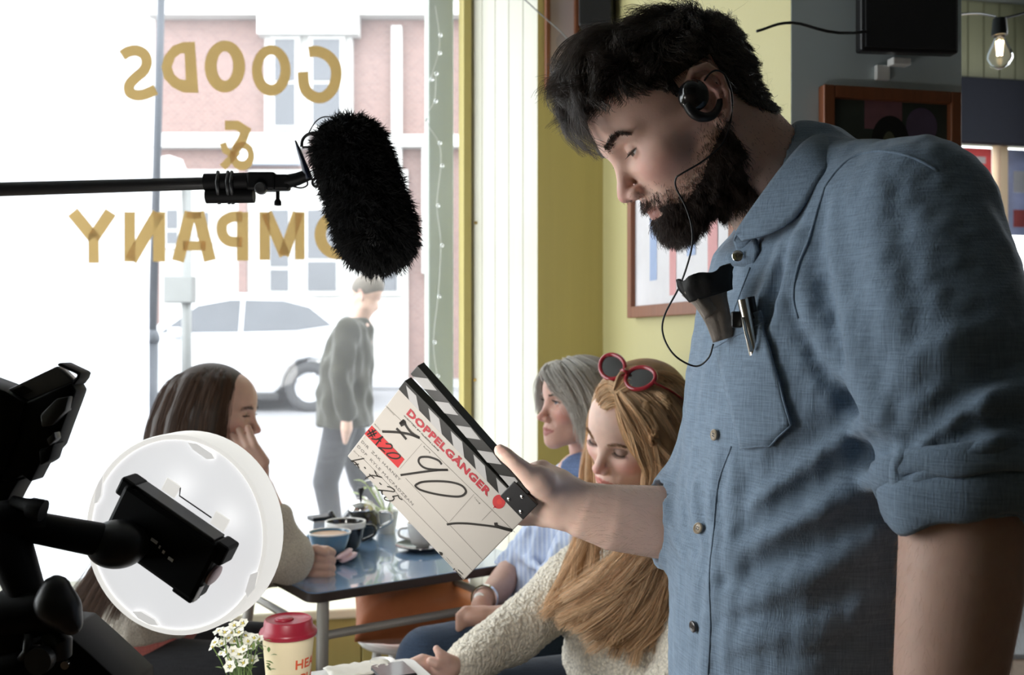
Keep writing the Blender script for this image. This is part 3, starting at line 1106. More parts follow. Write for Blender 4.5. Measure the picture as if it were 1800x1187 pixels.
for i, (a, b, sa, sb) in enumerate(((0.06, 0.06, -0.02, -0.02), (0.58, 0.06, 0.26, -0.05), (0.06, 0.54, -0.10, 0.02), (0.60, 0.54, 0.1, 0.0))):
    top = TA + TE * a + TF * b + ZZ * (TZ - 0.03)
    bot = TA + TE * (a + sa) + TF * (b + sb)
    legs[i] = (top, bot)
    Geo().add(*tubeg([bot, top], 0.0155, 12)).build('leg', M_steel, tb, smooth=True, auto=0.6)
for a, b in ((0, 1), (0, 2), (1, 3)):
    f = lambda i, z: legs[i][1] + (legs[i][0] - legs[i][1]) * z
    Geo().add(*tubeg([f(a, 0.87), f(b, 0.87)], 0.011, 10)).build('stretcher', M_steel, tb, smooth=True, auto=0.6)

def tab(px, py):
    """point of the café table top seen at that place of the view"""
    D = (CAM_Z - TZ) * F_PX / (py - CY)
    return P(px, py, D)
def cup_geo(c, r0, r1, h, th=0.003, n=36, foot=0.004):
    prof = [(r0 * 0.7, 0), (r0 * 0.72, foot), (r0, foot + 0.002)]
    for t in np.linspace(0.1, 1, 8):
        prof.append((r0 + (r1 - r0) * (t ** 0.55), foot + (h - foot) * t))
    prof += [(r1 - th, h)]
    for t in np.linspace(0.95, 0.08, 7):
        prof.append((r0 + (r1 - r0) * (t ** 0.55) - th, foot + (h - foot) * t + 0.002))
    prof.append((0, foot + 0.004))
    return latheg(prof, c, n)
def disc_geo(c, r, n=32, axis=(0, 0, 1), t=0.001):
    return latheg([(0, 0), (r, 0), (r, t), (0, t)], c, n, axis)
def saucer_geo(c, r):
    return latheg([(0, 0), (r * 0.5, 0), (r * 0.55, 0.004), (r, 0.014), (r, 0.017), (r * 0.53, 0.007), (0, 0.006)], c, 40)
def handle_geo(c, ang, r, z0, z1, reach, th=0.005):
    d = np.array([math.cos(ang), math.sin(ang), 0])
    pts = [c + d * r + ZZ * z1, c + d * (r + reach) + ZZ * (z1 - 0.004), c + d * (r + reach) + ZZ * ((z0 + z1) / 2 - 0.006), c + d * (r - 0.006) + ZZ * z0]
    return tubeg(smooth_path(pts, 6), th, 8)
M_cupblue = mat('blue_glaze', (0.10, 0.22, 0.34), 0.15, coat=0.4, noise=(8, 0.06))
M_cupwhite = mat('white_china', (0.80, 0.79, 0.76), 0.15, coat=0.3, noise=(8, 0.03))
M_blackglaze = mat('black_glaze', (0.012, 0.012, 0.014), 0.12, coat=0.4, noise=(8, 0.2))
M_coffee = mat('milky_coffee', (0.48, 0.30, 0.17), 0.4, noise=(60, 0.25))
M_chrome = mat('chrome', (0.75, 0.75, 0.76), 0.08, 1.0, noise=(20, 0.03))

c = tab(579, 985); c[2] = TZ
sc = thing('saucer', 'dark saucer under the blue coffee cup', 'saucer', c)
Geo().add(*saucer_geo(c, 0.075)).build('dish', M_blackglaze, sc, smooth=True, auto=0.6)
cc = c + ZZ * 0.0075
cup = thing('coffee_cup', 'pale blue cup of milky coffee beside the brunette woman’s fist', 'cup', cc)
Geo().add(*cup_geo(cc, 0.030, 0.059, 0.072)).build('bowl', M_cupblue, cup, smooth=True, auto=0.8)
Geo().add(*disc_geo(cc + ZZ * 0.064, 0.0545)).build('coffee', M_coffee, cup)
Geo().add(*latheg([(0.0555, 0.0690), (0.0598, 0.0690), (0.0598, 0.0726), (0.0555, 0.0726)], cc, 40, closed=True)).build('rim', M_cupwhite, cup, smooth=True, auto=0.6)
Geo().add(*handle_geo(cc, 2.6, 0.048, 0.022, 0.058, 0.028)).build('handle', M_cupblue, cup, smooth=True)
# pink wrapped biscuit on the saucer
b0 = c + np.array([0.048, -0.045, 0.020])
bis = Geo()
for (dx, dz, an) in ((0, 0.006, 0.55), (0.012, -0.002, 0.42)):
    ax = np.array([(math.cos(an), 0.2, math.sin(an)), (-0.2, 1, 0), (-math.sin(an), 0, math.cos(an))])
    v, f = latheg([(0, -0.007), (0.016, -0.006), (0.02, 0), (0.016, 0.006), (0, 0.007)], (0, 0, 0), 20)
    v[:, 0] *= 1.35
    bis.add(b0 + np.array([dx, 0, dz]) + v @ ax, f)
tag(bis.build('biscuit', mat('pale_pink_wrapper', (0.85, 0.62, 0.66), 0.35, noise=(40, 0.1)), smooth=True), 'pale pink wrapped biscuit leaning on the dark saucer', 'biscuit')

c = tab(607, 968); c[2] = TZ
k2 = thing('tea_cup', 'black cup with white inside behind the blue cup', 'cup', c)
Geo().add(*cup_geo(c, 0.036, 0.058, 0.085)).build('bowl', M_blackglaze, k2, smooth=True, auto=0.8)
Geo().add(*latheg([(0.0545, 0.070), (0.0592, 0.070), (0.0592, 0.0860), (0.0545, 0.0860)], c, 40, closed=True)).build('rim', M_cupwhite, k2, smooth=True, auto=0.6)
Geo().add(*disc_geo(c + ZZ * 0.068, 0.052)).build('milk', mat('milk_froth', (0.82, 0.78, 0.72), 0.5, noise=(30, 0.05)), k2)
Geo().add(*handle_geo(c, 0.25, 0.053, 0.025, 0.07, 0.03)).build('handle', M_blackglaze, k2, smooth=True)

c = tab(634, 946); c[2] = TZ
tp = thing('teapot', 'round black teapot with chrome lid and black knob', 'teapot', c)
body = [(0.034, 0), (0.05, 0.012), (0.062, 0.04), (0.058, 0.068), (0.042, 0.09), (0.036, 0.094), (0, 0.094)]
Geo().add(*latheg(body, c, 40)).build('pot', M_blackglaze, tp, smooth=True, auto=0.8)
Geo().add(*latheg([(0.045, 0.088), (0.046, 0.096), (0.034, 0.112), (0.01, 0.12), (0, 0.12)], c, 36)).build('lid', M_chrome, tp, smooth=True, auto=0.8)
Geo().add(*latheg([(0.005, 0.119), (0.004, 0.130), (0.011, 0.15), (0.009, 0.156), (0, 0.158)], c, 20)).build('knob', M_black, tp, smooth=True, auto=0.8)
sp_ = [c + np.array([-0.052, -0.01, 0.04]), c + np.array([-0.078, -0.012, 0.055]), c + np.array([-0.092, -0.014, 0.085])]
Geo().add(*tubeg(smooth_path(sp_, 6), np.linspace(0.014, 0.008, 13), 12)).build('spout', M_blackglaze, tp, smooth=True)
Geo().add(*handle_geo(c, 0.1, 0.058, 0.03, 0.08, 0.034, 0.005)).build('handle', M_chrome, tp, smooth=True)

c = tab(563, 948); c[2] = TZ
ph = thing('card_reader', 'small black tin behind the black cup', 'tin', c)
Geo().add(*obox(c + ZZ * 0.03, [TE, TF, ZZ], (0.032, 0.022, 0.03))).build('case', mat('pale_tin', (0.7, 0.7, 0.7), 0.3, 0.5, noise=(20, .05)), ph, bevel=0.004)
Geo().add(*obox(c + ZZ * 0.066, [TE, TF, ZZ], (0.034, 0.024, 0.006))).build('lid', M_black, ph, bevel=0.003)
ph.name = 'storage_tin'

c = tab(742, 966); c[2] = TZ
s2 = thing('saucer', 'black saucer under the white cup behind the clapperboard', 'saucer', c)
Geo().add(*saucer_geo(c, 0.078)).build('dish', M_blackglaze, s2, smooth=True, auto=0.6)
cc = c + ZZ * 0.0075 + np.array([0.0, 0.01, 0])
c3 = thing('white_cup', 'white cup on the black saucer, half hidden by the clapperboard', 'cup', cc)
Geo().add(*cup_geo(cc, 0.028, 0.046, 0.07)).build('bowl', M_cupwhite, c3, smooth=True, auto=0.8)
Geo().add(*disc_geo(cc + ZZ * 0.05, 0.038)).build('coffee', M_coffee, c3)
Geo().add(*handle_geo(cc, 3.3, 0.042, 0.02, 0.055, 0.024, 0.004)).build('handle', M_cupwhite, c3, smooth=True)

# pale plant on the table edge by the glass
c = tab(678, 936); c[2] = TZ
pl = thing('potted_plant', 'small pale green plant in a white pot by the glass', 'plant', c)
Geo().add(*latheg([(0.03, 0), (0.042, 0.07), (0.038, 0.07), (0.036, 0.06), (0, 0.06)], c, 24)).build('pot', M_cupwhite, pl, smooth=True, auto=0.6)
M_paleleaf = mat('pale_green_leaf', (0.42, 0.52, 0.22), 0.5, noise=(30, 0.3))
def leaf_geo(base, d, L, w, droop=0.3, n=5):
    d = nrm(d); side = nrm(np.cross(d, ZZ) + 1e-6); v = []; f = []
    for i in range(n + 1):
        t = i / n
        q = base + d * L * t - ZZ * droop * L * t * t
        ww = w * math.sin(math.pi * min(1, 0.08 + t * 0.92)) * (1 - 0.3 * t)
        up = np.cross(side, d) * ww * 0.25
        v += [q - side * ww + up, q - 0 * side, q + side * ww + up]
    for i in range(n):
        a = 3 * i
        f += [(a, a + 1, a + 4, a + 3), (a + 1, a + 2, a + 5, a + 4)]
    return np.array(v), f
for k in range(22):
    a = rng.uniform(0, 6.28); el = rng.uniform(0.3, 1.4)
    d = np.array([math.cos(a) * math.cos(el), math.sin(a) * math.cos(el), math.sin(el)])
    g = Geo(); st = c + ZZ * 0.06; tip = st + d * rng.uniform(0.05, 0.12)
    g.add(*leaf_geo(tip, d * 0.6 + rng.normal(size=3) * 0.3, 0.06, 0.014, 0.4)); g.add(*tubeg([st, tip], 0.0015, 5))
    g.build('leaf', M_paleleaf if k % 3 else M_cupwhite, pl)

# ------------------------------------------------------------------ stool with orange cushion
sc_ = np.array([-0.31, 3.10, 0])
st = thing('stool', 'white painted stool under the orange cushion', 'stool', sc_)
Geo().add(*latheg([(0, 0.43), (0.165, 0.43), (0.17, 0.437), (0.17, 0.45), (0.165, 0.457), (0, 0.457)], sc_, 36)).build('seat', M_white_paint, st, smooth=True, auto=0.6)
for k in range(4):
    a = 0.6 + k * math.pi / 2
    d = np.array([math.cos(a), math.sin(a), 0])
    Geo().add(*tubeg([sc_ + d * 0.17, sc_ + d * 0.12 + ZZ * 0.43], 0.014, 10)).build('leg', M_white_paint, st, smooth=True, auto=0.6)
Geo().add(*latheg([(0.145, 0.20), (0.157, 0.20), (0.157, 0.212), (0.145, 0.212)], sc_, 32, closed=True)).build('ring', M_white_paint, st, smooth=True, auto=0.6)
def cushion(c, R, half, m, name, label, cat):
    n = 28; V = []; F = []
    for side in (1, -1):
        b = len(V)
        for i in range(n + 1):
            for j in range(n + 1):
                x, y = -1 + 2 * i / n, -1 + 2 * j / n
                e = max(0, (1 - x ** 4) * (1 - y ** 4)) ** 0.5
                pin = 1 - 0.10 * (1 - abs(x)) * 0 - 0.07 * (1 - y * y) * 0
                px_, py_ = x * (1 - 0.09 * (1 - y * y)), y * (1 - 0.09 * (1 - x * x))
                wr = 0.06 * math.sin(9 * x + 5 * y) * math.sin(3.1 * y + 1) + 0.05 * math.sin(14 * y - 6 * x)
                V.append((px_ * half[0], py_ * half[1], side * half[2] * e * (1 + wr)))
        for i in range(n):
            for j in range(n):
                a = b + i * (n + 1) + j
                q = (a, a + n + 1, a + n + 2, a + 1)
                F.append(q if side > 0 else q[::-1])
    v = np.asarray(c) + np.array(V) @ np.asarray(R)
    o = mesh(name, v, np.array(F), m, smooth=True)
    return tag(o, label, cat)
M_orange = mat('orange_velvet', (0.95, 0.27, 0.10), 0.7, sheen=0.6, noise=(7, 0.25), bump=(12, 0.4, 0.02))
_a = math.radians(50)
ex = nrm([0.93, 0.32, -0.10]); ez = nrm(np.array([0.05, -0.55, 0.83])); ez = nrm(ez - ex * (ez @ ex)); ey = np.cross(ez, ex)
cushion((-0.30, 3.04, 0.590), [ex, ey, ez], (0.20, 0.19, 0.075), M_orange, 'cushion', 'crumpled orange velvet cushion behind the table legs', 'cushion')

# ================================================================== FRONT TABLE
FK = np.array([-0.195, 1.928, 0.0]); FA = np.array([-0.907, -0.42, 0]); FB = np.array([0.42, -0.907, 0])
ft = thing('white_table', 'white table in front holding the takeaway cup and flowers', 'table', FK + FA * 0.35 + FB * 0.3)
M_whitetop = mat('white_laminate', (0.80, 0.79, 0.77), 0.3, noise=(5, 0.03))
v, f = plate(rounded_rect(0.72, 0.56, 0.02), FK, FA, FB, TZ - 0.025, TZ)
Geo().add(v, f).build('table_top', M_whitetop, ft)
for a, b in ((0.06, 0.06), (0.66, 0.06), (0.06, 0.50), (0.66, 0.50)):
    q = FK + FA * a + FB * b
    Geo().add(*tubeg([q, q + ZZ * (TZ - 0.025)], 0.017, 10)).build('leg', M_steel, ft, smooth=True, auto=0.6)

# takeaway cup
M_card = mat('cream_card', (0.80, 0.68, 0.45), 0.6, noise=(20, 0.04))
M_redlid = mat('dark_red_lid', (0.30, 0.012, 0.030), 0.35, noise=(12, 0.1))
M_redprint = mat('orange_red_print', (0.70, 0.10, 0.03), 0.6, noise=(20, 0.05))
tc = np.array([-0.364, 1.62, TZ])
tk = thing('takeaway_cup', 'cream takeaway coffee cup with dark red lid and red print', 'cup', tc)
CH = 0.142
cr = lambda z: 0.0295 + (0.0420 - 0.0295) * z / CH
Geo().add(*latheg([(0.028, 0.0), (cr(0), 0.0), (cr(CH * 0.5), CH * 0.5), (cr(CH), CH), (cr(CH) - 0.002, CH), (0.028, 0.004), (0, 0.004)], tc, 48)).build('paper_cup', M_card, tk, smooth=True, auto=0.6)
lid = Geo().add(*latheg([(0.0415, CH - 0.006), (0.0455, CH - 0.005), (0.0465, CH), (0.0448, CH + 0.004), (0.040, CH + 0.007), (0.0385, CH + 0.019), (0.0365, CH + 0.021), (0.034, CH + 0.0185), (0.012, CH + 0.0175), (0, CH + 0.0175)], tc, 48)).build('lid', M_redlid, tk, smooth=True, auto=0.9)
Geo().add(*latheg([(0, 0), (0.016, 0), (0.013, 0.0035), (0, 0.004)], tc + np.array([-0.008, 0.004, CH + 0.0175]), 24)).build('lid_dome', M_redlid, lid, smooth=True)
def wrap_text(s, size, z, a0, bold):
    v2, f = text2d(s, size, bold, 1.05)
    n = len(v2)
    out = []
    for dr in (0.0006, 0.0):
        for x, y in v2:
            r = cr(z + y) + dr
            a = a0 + x / cr(z)
            out.append(tc + np.array([r * math.cos(a), r * math.sin(a), z + y]))
    Geo().add(np.array(out), [tuple(q) for q in f]).build('lettering', M_redprint, tk)
wrap_text('HEALTHY', 0.021, 0.090, -1.08, 0.025)
wrap_text('PLANET', 0.021, 0.066, -0.82, 0.025)

# vase of small white flowers
vc = np.array([-0.418, 1.55, TZ])
va = thing('flower_vase', 'small glass vase of tiny white flowers beside the takeaway cup', 'flowers', vc)
Geo().add(*latheg([(0.028, 0), (0.032, 0.01), (0.03, 0.06), (0.02, 0.075), (0.022, 0.085), (0.0205, 0.085), (0.0185, 0.076), (0.028, 0.06), (0.029, 0.012), (0, 0.006)], vc, 32)).build('vase', mat('vase_glass', (0.85, 0.9, 0.88), 0.05, trans=0.9, noise=(9, 0.02)), va, smooth=True, auto=0.8)
M_petal = mat('white_petal', (0.86, 0.85, 0.76), 0.6, noise=(60, 0.06))
M_stem = mat('green_stem', (0.14, 0.22, 0.06), 0.6, noise=(60, 0.25))
M_pollen = mat('yellow_centre', (0.6, 0.5, 0.12), 0.7, noise=(60, 0.2))
fpx = [(405, 1086), (427, 1096), (412, 1100), (385, 1110), (395, 1112), (407, 1113), (420, 1112), (432, 1118), (378, 1130), (374, 1138), (390, 1132), (402, 1122), (412, 1128), (425, 1130), (436, 1128), (447, 1122), (398, 1146), (410, 1145), (428, 1142), (438, 1140), (405, 1160), (415, 1158), (430, 1155), (442, 1136), (455, 1124), (390, 1150), (404, 1172), (428, 1166), (420, 1150), (444, 1162)]
root_ = vc + ZZ * 0.07
def flower(q, nrm_, r):
    """one head: five petals and a centre"""
    nrm_ = nrm(nrm_); u, w = frame_from(nrm_)
    g = Geo()
    for k in range(6):
        a = k * math.pi / 3 + rng.uniform(-0.2, 0.2)
        d = u * math.cos(a) + w * math.sin(a); s = np.cross(nrm_, d)
        b = q + d * r * 0.2
        tip = q + d * r + nrm_ * r * rng.uniform(0.0, 0.35)
        g.add(np.array([b, q + d * r * 0.6 + s * r * 0.46 + nrm_ * r * .15, tip, q + d * r * 0.6 - s * r * 0.46 + nrm_ * r * .15]), [(0, 1, 2, 3)])
    return g
for (x, y) in fpx:
    D = 1.55 + rng.uniform(-0.035, 0.03)
    q = P(x, y, D)
    d = nrm(q - root_ + rng.normal(size=3) * 0.02 + np.array([0, -0.05, 0.02]))
    fl_ = flower(q, d, rng.uniform(0.0085, 0.0115)).build('flower_head', M_petal, va)
    Geo().add(*latheg([(0.0022, 0), (0.0016, 0.002), (0, 0.0025)], q, 8, d)).build('centre', M_pollen, fl_)
    mid = (q + root_) / 2 + rng.normal(size=3) * 0.006
    Geo().add(*tubeg(smooth_path([root_ + rng.normal(size=3) * 0.006 - ZZ * 0.05, mid, q], 4), 0.0009, 5)).build('stem', M_stem, va)
for k in range(46):
    q = P(rng.uniform(425, 478), rng.uniform(1125, 1180), 1.55 + rng.uniform(-0.03, 0.03)) if k < 36 else P(rng.uniform(385, 430), rng.uniform(1140, 1187), 1.56)
    d = rng.normal(size=3); d[2] = abs(d[2])
    Geo().add(*leaf_geo(q, d, rng.uniform(0.010, 0.02), 0.003, 0.2, 3)).build('leaf', M_stem, va)

# saucer with folded napkin and phone on the front table
def ftab(px, py):
    D = (CAM_Z - TZ) * F_PX / (py - CY)
    q = P(px, py, D); q[2] = TZ
    return q
nc = ftab(632, 1182)
nv = []
for i in range(13):
    for j in range(9):
        x, y = (i / 12 - .5) * 0.12, (j / 8 - .5) * 0.07
        nv.append(nc + FA * x + FB * y + ZZ * (0.004 + 0.007 * abs(math.sin(i * 1.3 + j * 0.7)) * (1 - abs(j / 4 - 1) * .5)))
nf = [(i * 9 + j, i * 9 + j + 1, (i + 1) * 9 + j + 1, (i + 1) * 9 + j) for i in range(12) for j in range(8)]
no = mesh('paper_napkin', np.array(nv), np.array(nf), mat('napkin_paper', (0.82, 0.78, 0.70), 0.8, noise=(50, 0.05)), smooth=True)
md = no.modifiers.new('thick', 'SOLIDIFY'); md.thickness = 0.002; md.offset = 0
tag(no, 'crumpled cream paper napkin lying on the white table', 'napkin')
dc = ftab(672, 1170)
do = thing('ring_dish', 'small white round dish beside the napkin', 'dish', dc)
Geo().add(*latheg([(0, 0), (0.018, 0), (0.024, 0.009), (0.022, 0.009), (0.014, 0.004), (0, 0.003)], dc, 28)).build('bowl', M_cupwhite, do, smooth=True, auto=0.8)
pc = ftab(690, 1186)
pn = thing('phone', 'black phone lying on the white table by the blonde woman’s hand', 'phone', pc)
Geo().add(*obox(pc + ZZ * 0.005, [FA, FB, ZZ], (0.035, 0.04, 0.004))).build('case', M_black, pn, bevel=0.003)
Geo().add(*obox(pc + ZZ * 0.0094, [FA, FB, ZZ], (0.032, 0.037, 0.0004))).build('screen', M_blackglaze, pn)

# ================================================================== PICTURES, SPEAKERS, STRING BULB
def plane_pt(px, py, o, n, off=0.0):
    o = np.array([o[0], o[1], 0.0]); r = P(px, py, 1) - O_CAM
    t = ((o + n * off - O_CAM) @ n) / (r @ n)
    return O_CAM + r * t
def picture(name, label, a, b, z0, z1, n, fw_, content, group=None, fm=None):
    """framed picture on a wall: a..b foot points along the wall, n into the room"""
    a, b = np.asarray(a, float), np.asarray(b, float)
    d = nrm(b - a); L = np.linalg.norm(b - a)
    r = thing(name, label, 'picture', [*(a + (b - a) / 2)[:2], z0])
    def bx(s0, s1, za_, zb_, o0, o1, nm, m, par=r, bev=0.0):
        v = [a + d * s + n * o + ZZ * z for z in (za_, zb_) for (s, o) in ((s0, o1), (s1, o1), (s1, o0), (s0, o0))]
        return Geo().add(np.array(v), BOXF).build(nm, m, par, bevel=bev)
    fm = fm or M_frame_wood
    bx(0, fw_, z0, z1, 0.002, 0.028, 'frame_side', fm, bev=0.003); bx(L - fw_, L, z0, z1, 0.002, 0.028, 'frame_side', fm, bev=0.003)
    bx(fw_, L - fw_, z0, z0 + fw_, 0.002, 0.028, 'frame_rail', fm, bev=0.003); bx(fw_, L - fw_, z1 - fw_, z1, 0.002, 0.028, 'frame_rail', fm, bev=0.003)
    sheet = bx(fw_ * .9, L - fw_ * .9, z0 + fw_ * .9, z1 - fw_ * .9, 0.003, 0.012, 'print', content[0])
    for k, (s, z, rs, rz, m) in enumerate(content[1:]):
        e = ell_pts((0, 0), rs, rz, 28) if rs > 0 else np.array([(rs, -rz), (-rs, -rz), (-rs, rz), (rs, rz)])
        v = np.array([a + d * (s * L + x) + n * (0.0126 + 0.0004 * k) + ZZ * (z0 + (z1 - z0) * z + y) for x, y in e])
        Geo().add(v, [tuple(range(len(v)))]).build('print_shape', m, sheet)
    return r
N_side = np.array([-0.9781, -0.2079, 0])
def side_pt(s): q = C_ + np.array([0.2079, -0.9781]) * s; return np.array([q[0], q[1], 0])
M_pale_print = mat('pale_print', (0.62, 0.60, 0.62), 0.5, noise=(6, 0.2))
M_ink_blue = mat('print_blue', (0.28, 0.36, 0.55), 0.5, noise=(9, 0.2)); M_ink_red = mat('print_red', (0.55, 0.25, 0.25), 0.5, noise=(9, 0.2))
picture('wall_picture', 'pale print in a brown wooden frame on the yellow side wall', side_pt(0.34), side_pt(1.12), 1.43, 2.02, N_side, 0.035,
        [M_pale_print, (0.25, 0.35, -0.03, 0.10, M_ink_blue), (0.45, 0.30, -0.025, 0.12, M_ink_red), (0.62, 0.4, -0.03, 0.08, M_ink_blue), (0.8, 0.25, -0.03, 0.1, M_ink_red), (0.5, 0.7, 0.07, 0.05, M_ink_blue)])
def alc_pt(t): q = B_ + np.array([0.9781, 0.2079]) * t; return np.array([q[0], q[1], 0])
picture('alcove_picture', 'pinkish canvas with a dark brown edge high on the alcove wall', alc_pt(0.022), alc_pt(0.140), 2.21, 2.75, NW, 0.016,
        [mat('pink_beige_canvas', (0.62, 0.50, 0.46), 0.7, noise=(5, 0.1)), (0.5, 0.3, 0.02, 0.03, mat('canvas_grey', (0.5, 0.42, 0.4), 0.7, noise=(9, 0.1)))])
# speakers
def speaker(name, label, c, ax, half):
    r = thing(name, label, 'speaker', np.asarray(c) - ZZ * half[2])
    Geo().add(*obox(c, ax, half)).build('cabinet', M_black, r, bevel=0.006)
    ax = np.asarray(ax)
    fc = np.asarray(c) + ax[1] * (-half[1])
    Geo().add(*obox(fc, ax, (half[0] * .93, 0.004, half[2] * .95))).build('grille', mat('speaker_cloth', (0.008, 0.008, 0.009), 0.95, noise=(200, 0.3)), r, bevel=0.002)
    return r
AXW = np.array([UW, -NW, ZZ])
q = plane_pt(1594, 20, D_, NW, 0.06)
r = speaker('wall_screen', 'black screen mounted high on the grey blue wall', q + ZZ * 0.045, np.array([nrm(UW + NW * 0.10), nrm(-NW + UW * 0.10), ZZ]), (0.108, 0.016, 0.135))
r['category'] = 'screen'
for _c in r.children:
    _c.name = 'casing' if _c.name.startswith('cabinet') else 'screen_panel'
Geo().add(*obox(q - ZZ * 0.098 - NW * 0.035 + UW * 0.005, AXW, (0.022, 0.012, 0.008))).build('bracket', M_white_paint, r, bevel=0.003)
Geo().add(*obox(q - ZZ * 0.118 - NW * 0.052 + UW * -0.025, AXW, (0.016, 0.006, 0.016))).build('wall_socket', M_white_paint, r, bevel=0.002)
q = plane_pt(1052, 0, B_, NW, 0.12)
axr = np.array([nrm([0.97, -0.25, 0]), nrm([0.25, 0.97, 0]), ZZ])
r = speaker('corner_speaker', 'black speaker in the alcove corner above the man’s hair', q + ZZ * 0.03, axr, (0.056, 0.06, 0.13))
Geo().add(*obox(q - ZZ * 0.15 - NW * 0.03, axr, (0.05, 0.03, 0.05))).build('mount', mat('grey_mount', (0.5, 0.52, 0.56), 0.5, noise=(9, .05)), r, bevel=0.004)
# dark painting on the blue wall
def blue_pt(px): q_ = plane_pt(px, CY, D_, NW); return np.array([q_[0], q_[1], 0])
zt = plane_pt(1555, 160, D_, NW)[2]
picture('animal_painting', 'dark painting of a black-headed animal in a brown frame on the blue wall', blue_pt(1437), blue_pt(1677), zt - 0.42, zt, NW, 0.026,
        [mat('dark_green_canvas', (0.035, 0.045, 0.035), 0.6, noise=(12, 0.4)), (0.45, 0.87, -0.045, 0.032, mat('dusky_pink', (0.22, 0.10, 0.12), 0.6, noise=(20, 0.3))),
         (0.73, 0.82, 0.038, 0.04, mat('dusky_mauve', (0.10, 0.07, 0.12), 0.6, noise=(20, 0.3))), (0.5, 0.735, 0.045, 0.055, mat('canvas_black', (0.006, 0.006, 0.006), 0.6, noise=(20, 0.3))),
         (0.49, 0.69, 0.018, 0.04, mat('canvas_olive', (0.10, 0.10, 0.06), 0.6, noise=(20, 0.3)))])
# string lights with one lit bulb
cable = smooth_path(PL([(1330, 55, 2.0), (1392, 40, 2.02), (1500, 58, 2.05), (1690, 25, 2.35), (1745, 28, 2.5), (1762, 32, 2.5), (1850, 10, 2.55)]), 6)
sl = thing('string_light', 'string light cable with one glowing clear bulb', 'light', P(1755, 104, 2.5))
Geo().add(*tubeg(cable, 0.003, 6)).build('cable', M_black, sl, smooth=True)
bc = P(1757, 40, 2.5)
Geo().add(*latheg([(0.0, 0.012), (0.016, 0.01), (0.019, -0.02), (0.019, -0.032), (0, -0.033)], bc, 20)).build('socket', M_black, sl, smooth=True, auto=0.7)
bulb_prof = [(0.0125, -0.032), (0.014, -0.042), (0.024, -0.062), (0.031, -0.08), (0.031, -0.092), (0.022, -0.108), (0.008, -0.116), (0, -0.117)]
Geo().add(*latheg(bulb_prof, bc, 28)).build('bulb', face_glass('bulb_glass', 0.04, 0.02), sl, smooth=True)
M_fil = mat('lit_filament', (1.0, 0.7, 0.35), 0.5, emit=((1.0, 0.72, 0.38), 5.0))
fil = Geo()
for k in range(3):
    a = k * 2.1
    d = np.array([math.cos(a) * 0.008, math.sin(a) * 0.008, 0])
    fil.add(*tubeg([bc + d - ZZ * 0.045, bc + d * 0.6 - ZZ * 0.082], 0.0024, 6))
tag(fil.build('filament', M_fil, sl), 'glowing amber filament')
cb = smooth_path(PL([(880, -40, 3.2), (945, 20, 3.15), (985, 55, 3.12), (1020, 90, 3.1), (1060, 100, 3.05), (1200, 40, 2.9)]), 6)
tag(Geo().add(*tubeg(cb, 0.0022, 6)).build('wall_cable', mat('grey_cable', (0.2, 0.2, 0.2), 0.6, noise=(30, .1)), smooth=True), 'thin grey cable strung across the alcove', 'cable')
# navy blind and posters at the far window
g = Geo(); far_piece(g, 1.92, 3.38, 2.44, 2.80, 0.02, 0.09)
bl = g.build('roller_blind', M_navy, bevel=0.01); tag(bl, 'dark navy blind above the far window', 'blind')
M_poster_red = mat('poster_red', (0.55, 0.10, 0.10), 0.6, noise=(5, 0.5)); M_poster_mix = mat('poster_blue', (0.30, 0.32, 0.42), 0.6, noise=(6, 0.5)); M_poster_white = mat('poster_white', (0.7, 0.68, 0.68), 0.6, noise=(5, 0.15))
def poster(name, label, t0, t1, z0, z1, m, blocks):
    r = thing(name, label, 'poster', FP((t0 + t1) / 2, z0, 0.0))
    g = Geo(); far_piece(g, t0, t1, z0, z1, -0.055, -0.052); g.build('sheet', m, r)
    for (a, b, c_, d_, mm) in blocks:
        g = Geo(); far_piece(g, t0 + (t1 - t0) * a, t0 + (t1 - t0) * b, z0 + (z1 - z0) * c_, z0 + (z1 - z0) * d_, -0.0515, -0.0505); g.build('print_block', mm, r)
for _m in (M_poster_red, M_poster_mix, M_poster_white):      # thin paper lets the daylight through
    _nt = _m.node_tree; _b = _nt.nodes['Principled BSDF']; _out = _nt.nodes['Material Output']
    _tr = _nt.nodes.new('ShaderNodeBsdfTranslucent'); _mx = _nt.nodes.new('ShaderNodeMixShader'); _mx.inputs[0].default_value = 0.5
    _nt.links.new(_b.inputs['Base Color'].links[0].from_socket, _tr.inputs['Color'])
    _nt.links.new(_b.outputs[0], _mx.inputs[1]); _nt.links.new(_tr.outputs[0], _mx.inputs[2]); _nt.links.new(_mx.outputs[0], _out.inputs['Surface'])
poster('poster', 'red and white poster on the far window', 2.0, 2.40, 1.95, 2.44, M_poster_red, [(0.1, 0.7, 0.45, 0.75, M_poster_white), (0.1, 0.9, 0.82, 0.9, M_poster_white), (0.1, 0.6, 0.1, 0.2, M_poster_white), (.5, .9, .25, .35, M_poster_mix)])
poster('poster', 'blue grey poster beyond the window post', 2.50, 2.90, 1.95, 2.44, M_poster_mix, [(0.1, 0.8, 0.5, 0.75, M_poster_white), (0.1, 0.9, 0.1, 0.3, M_poster_red)])

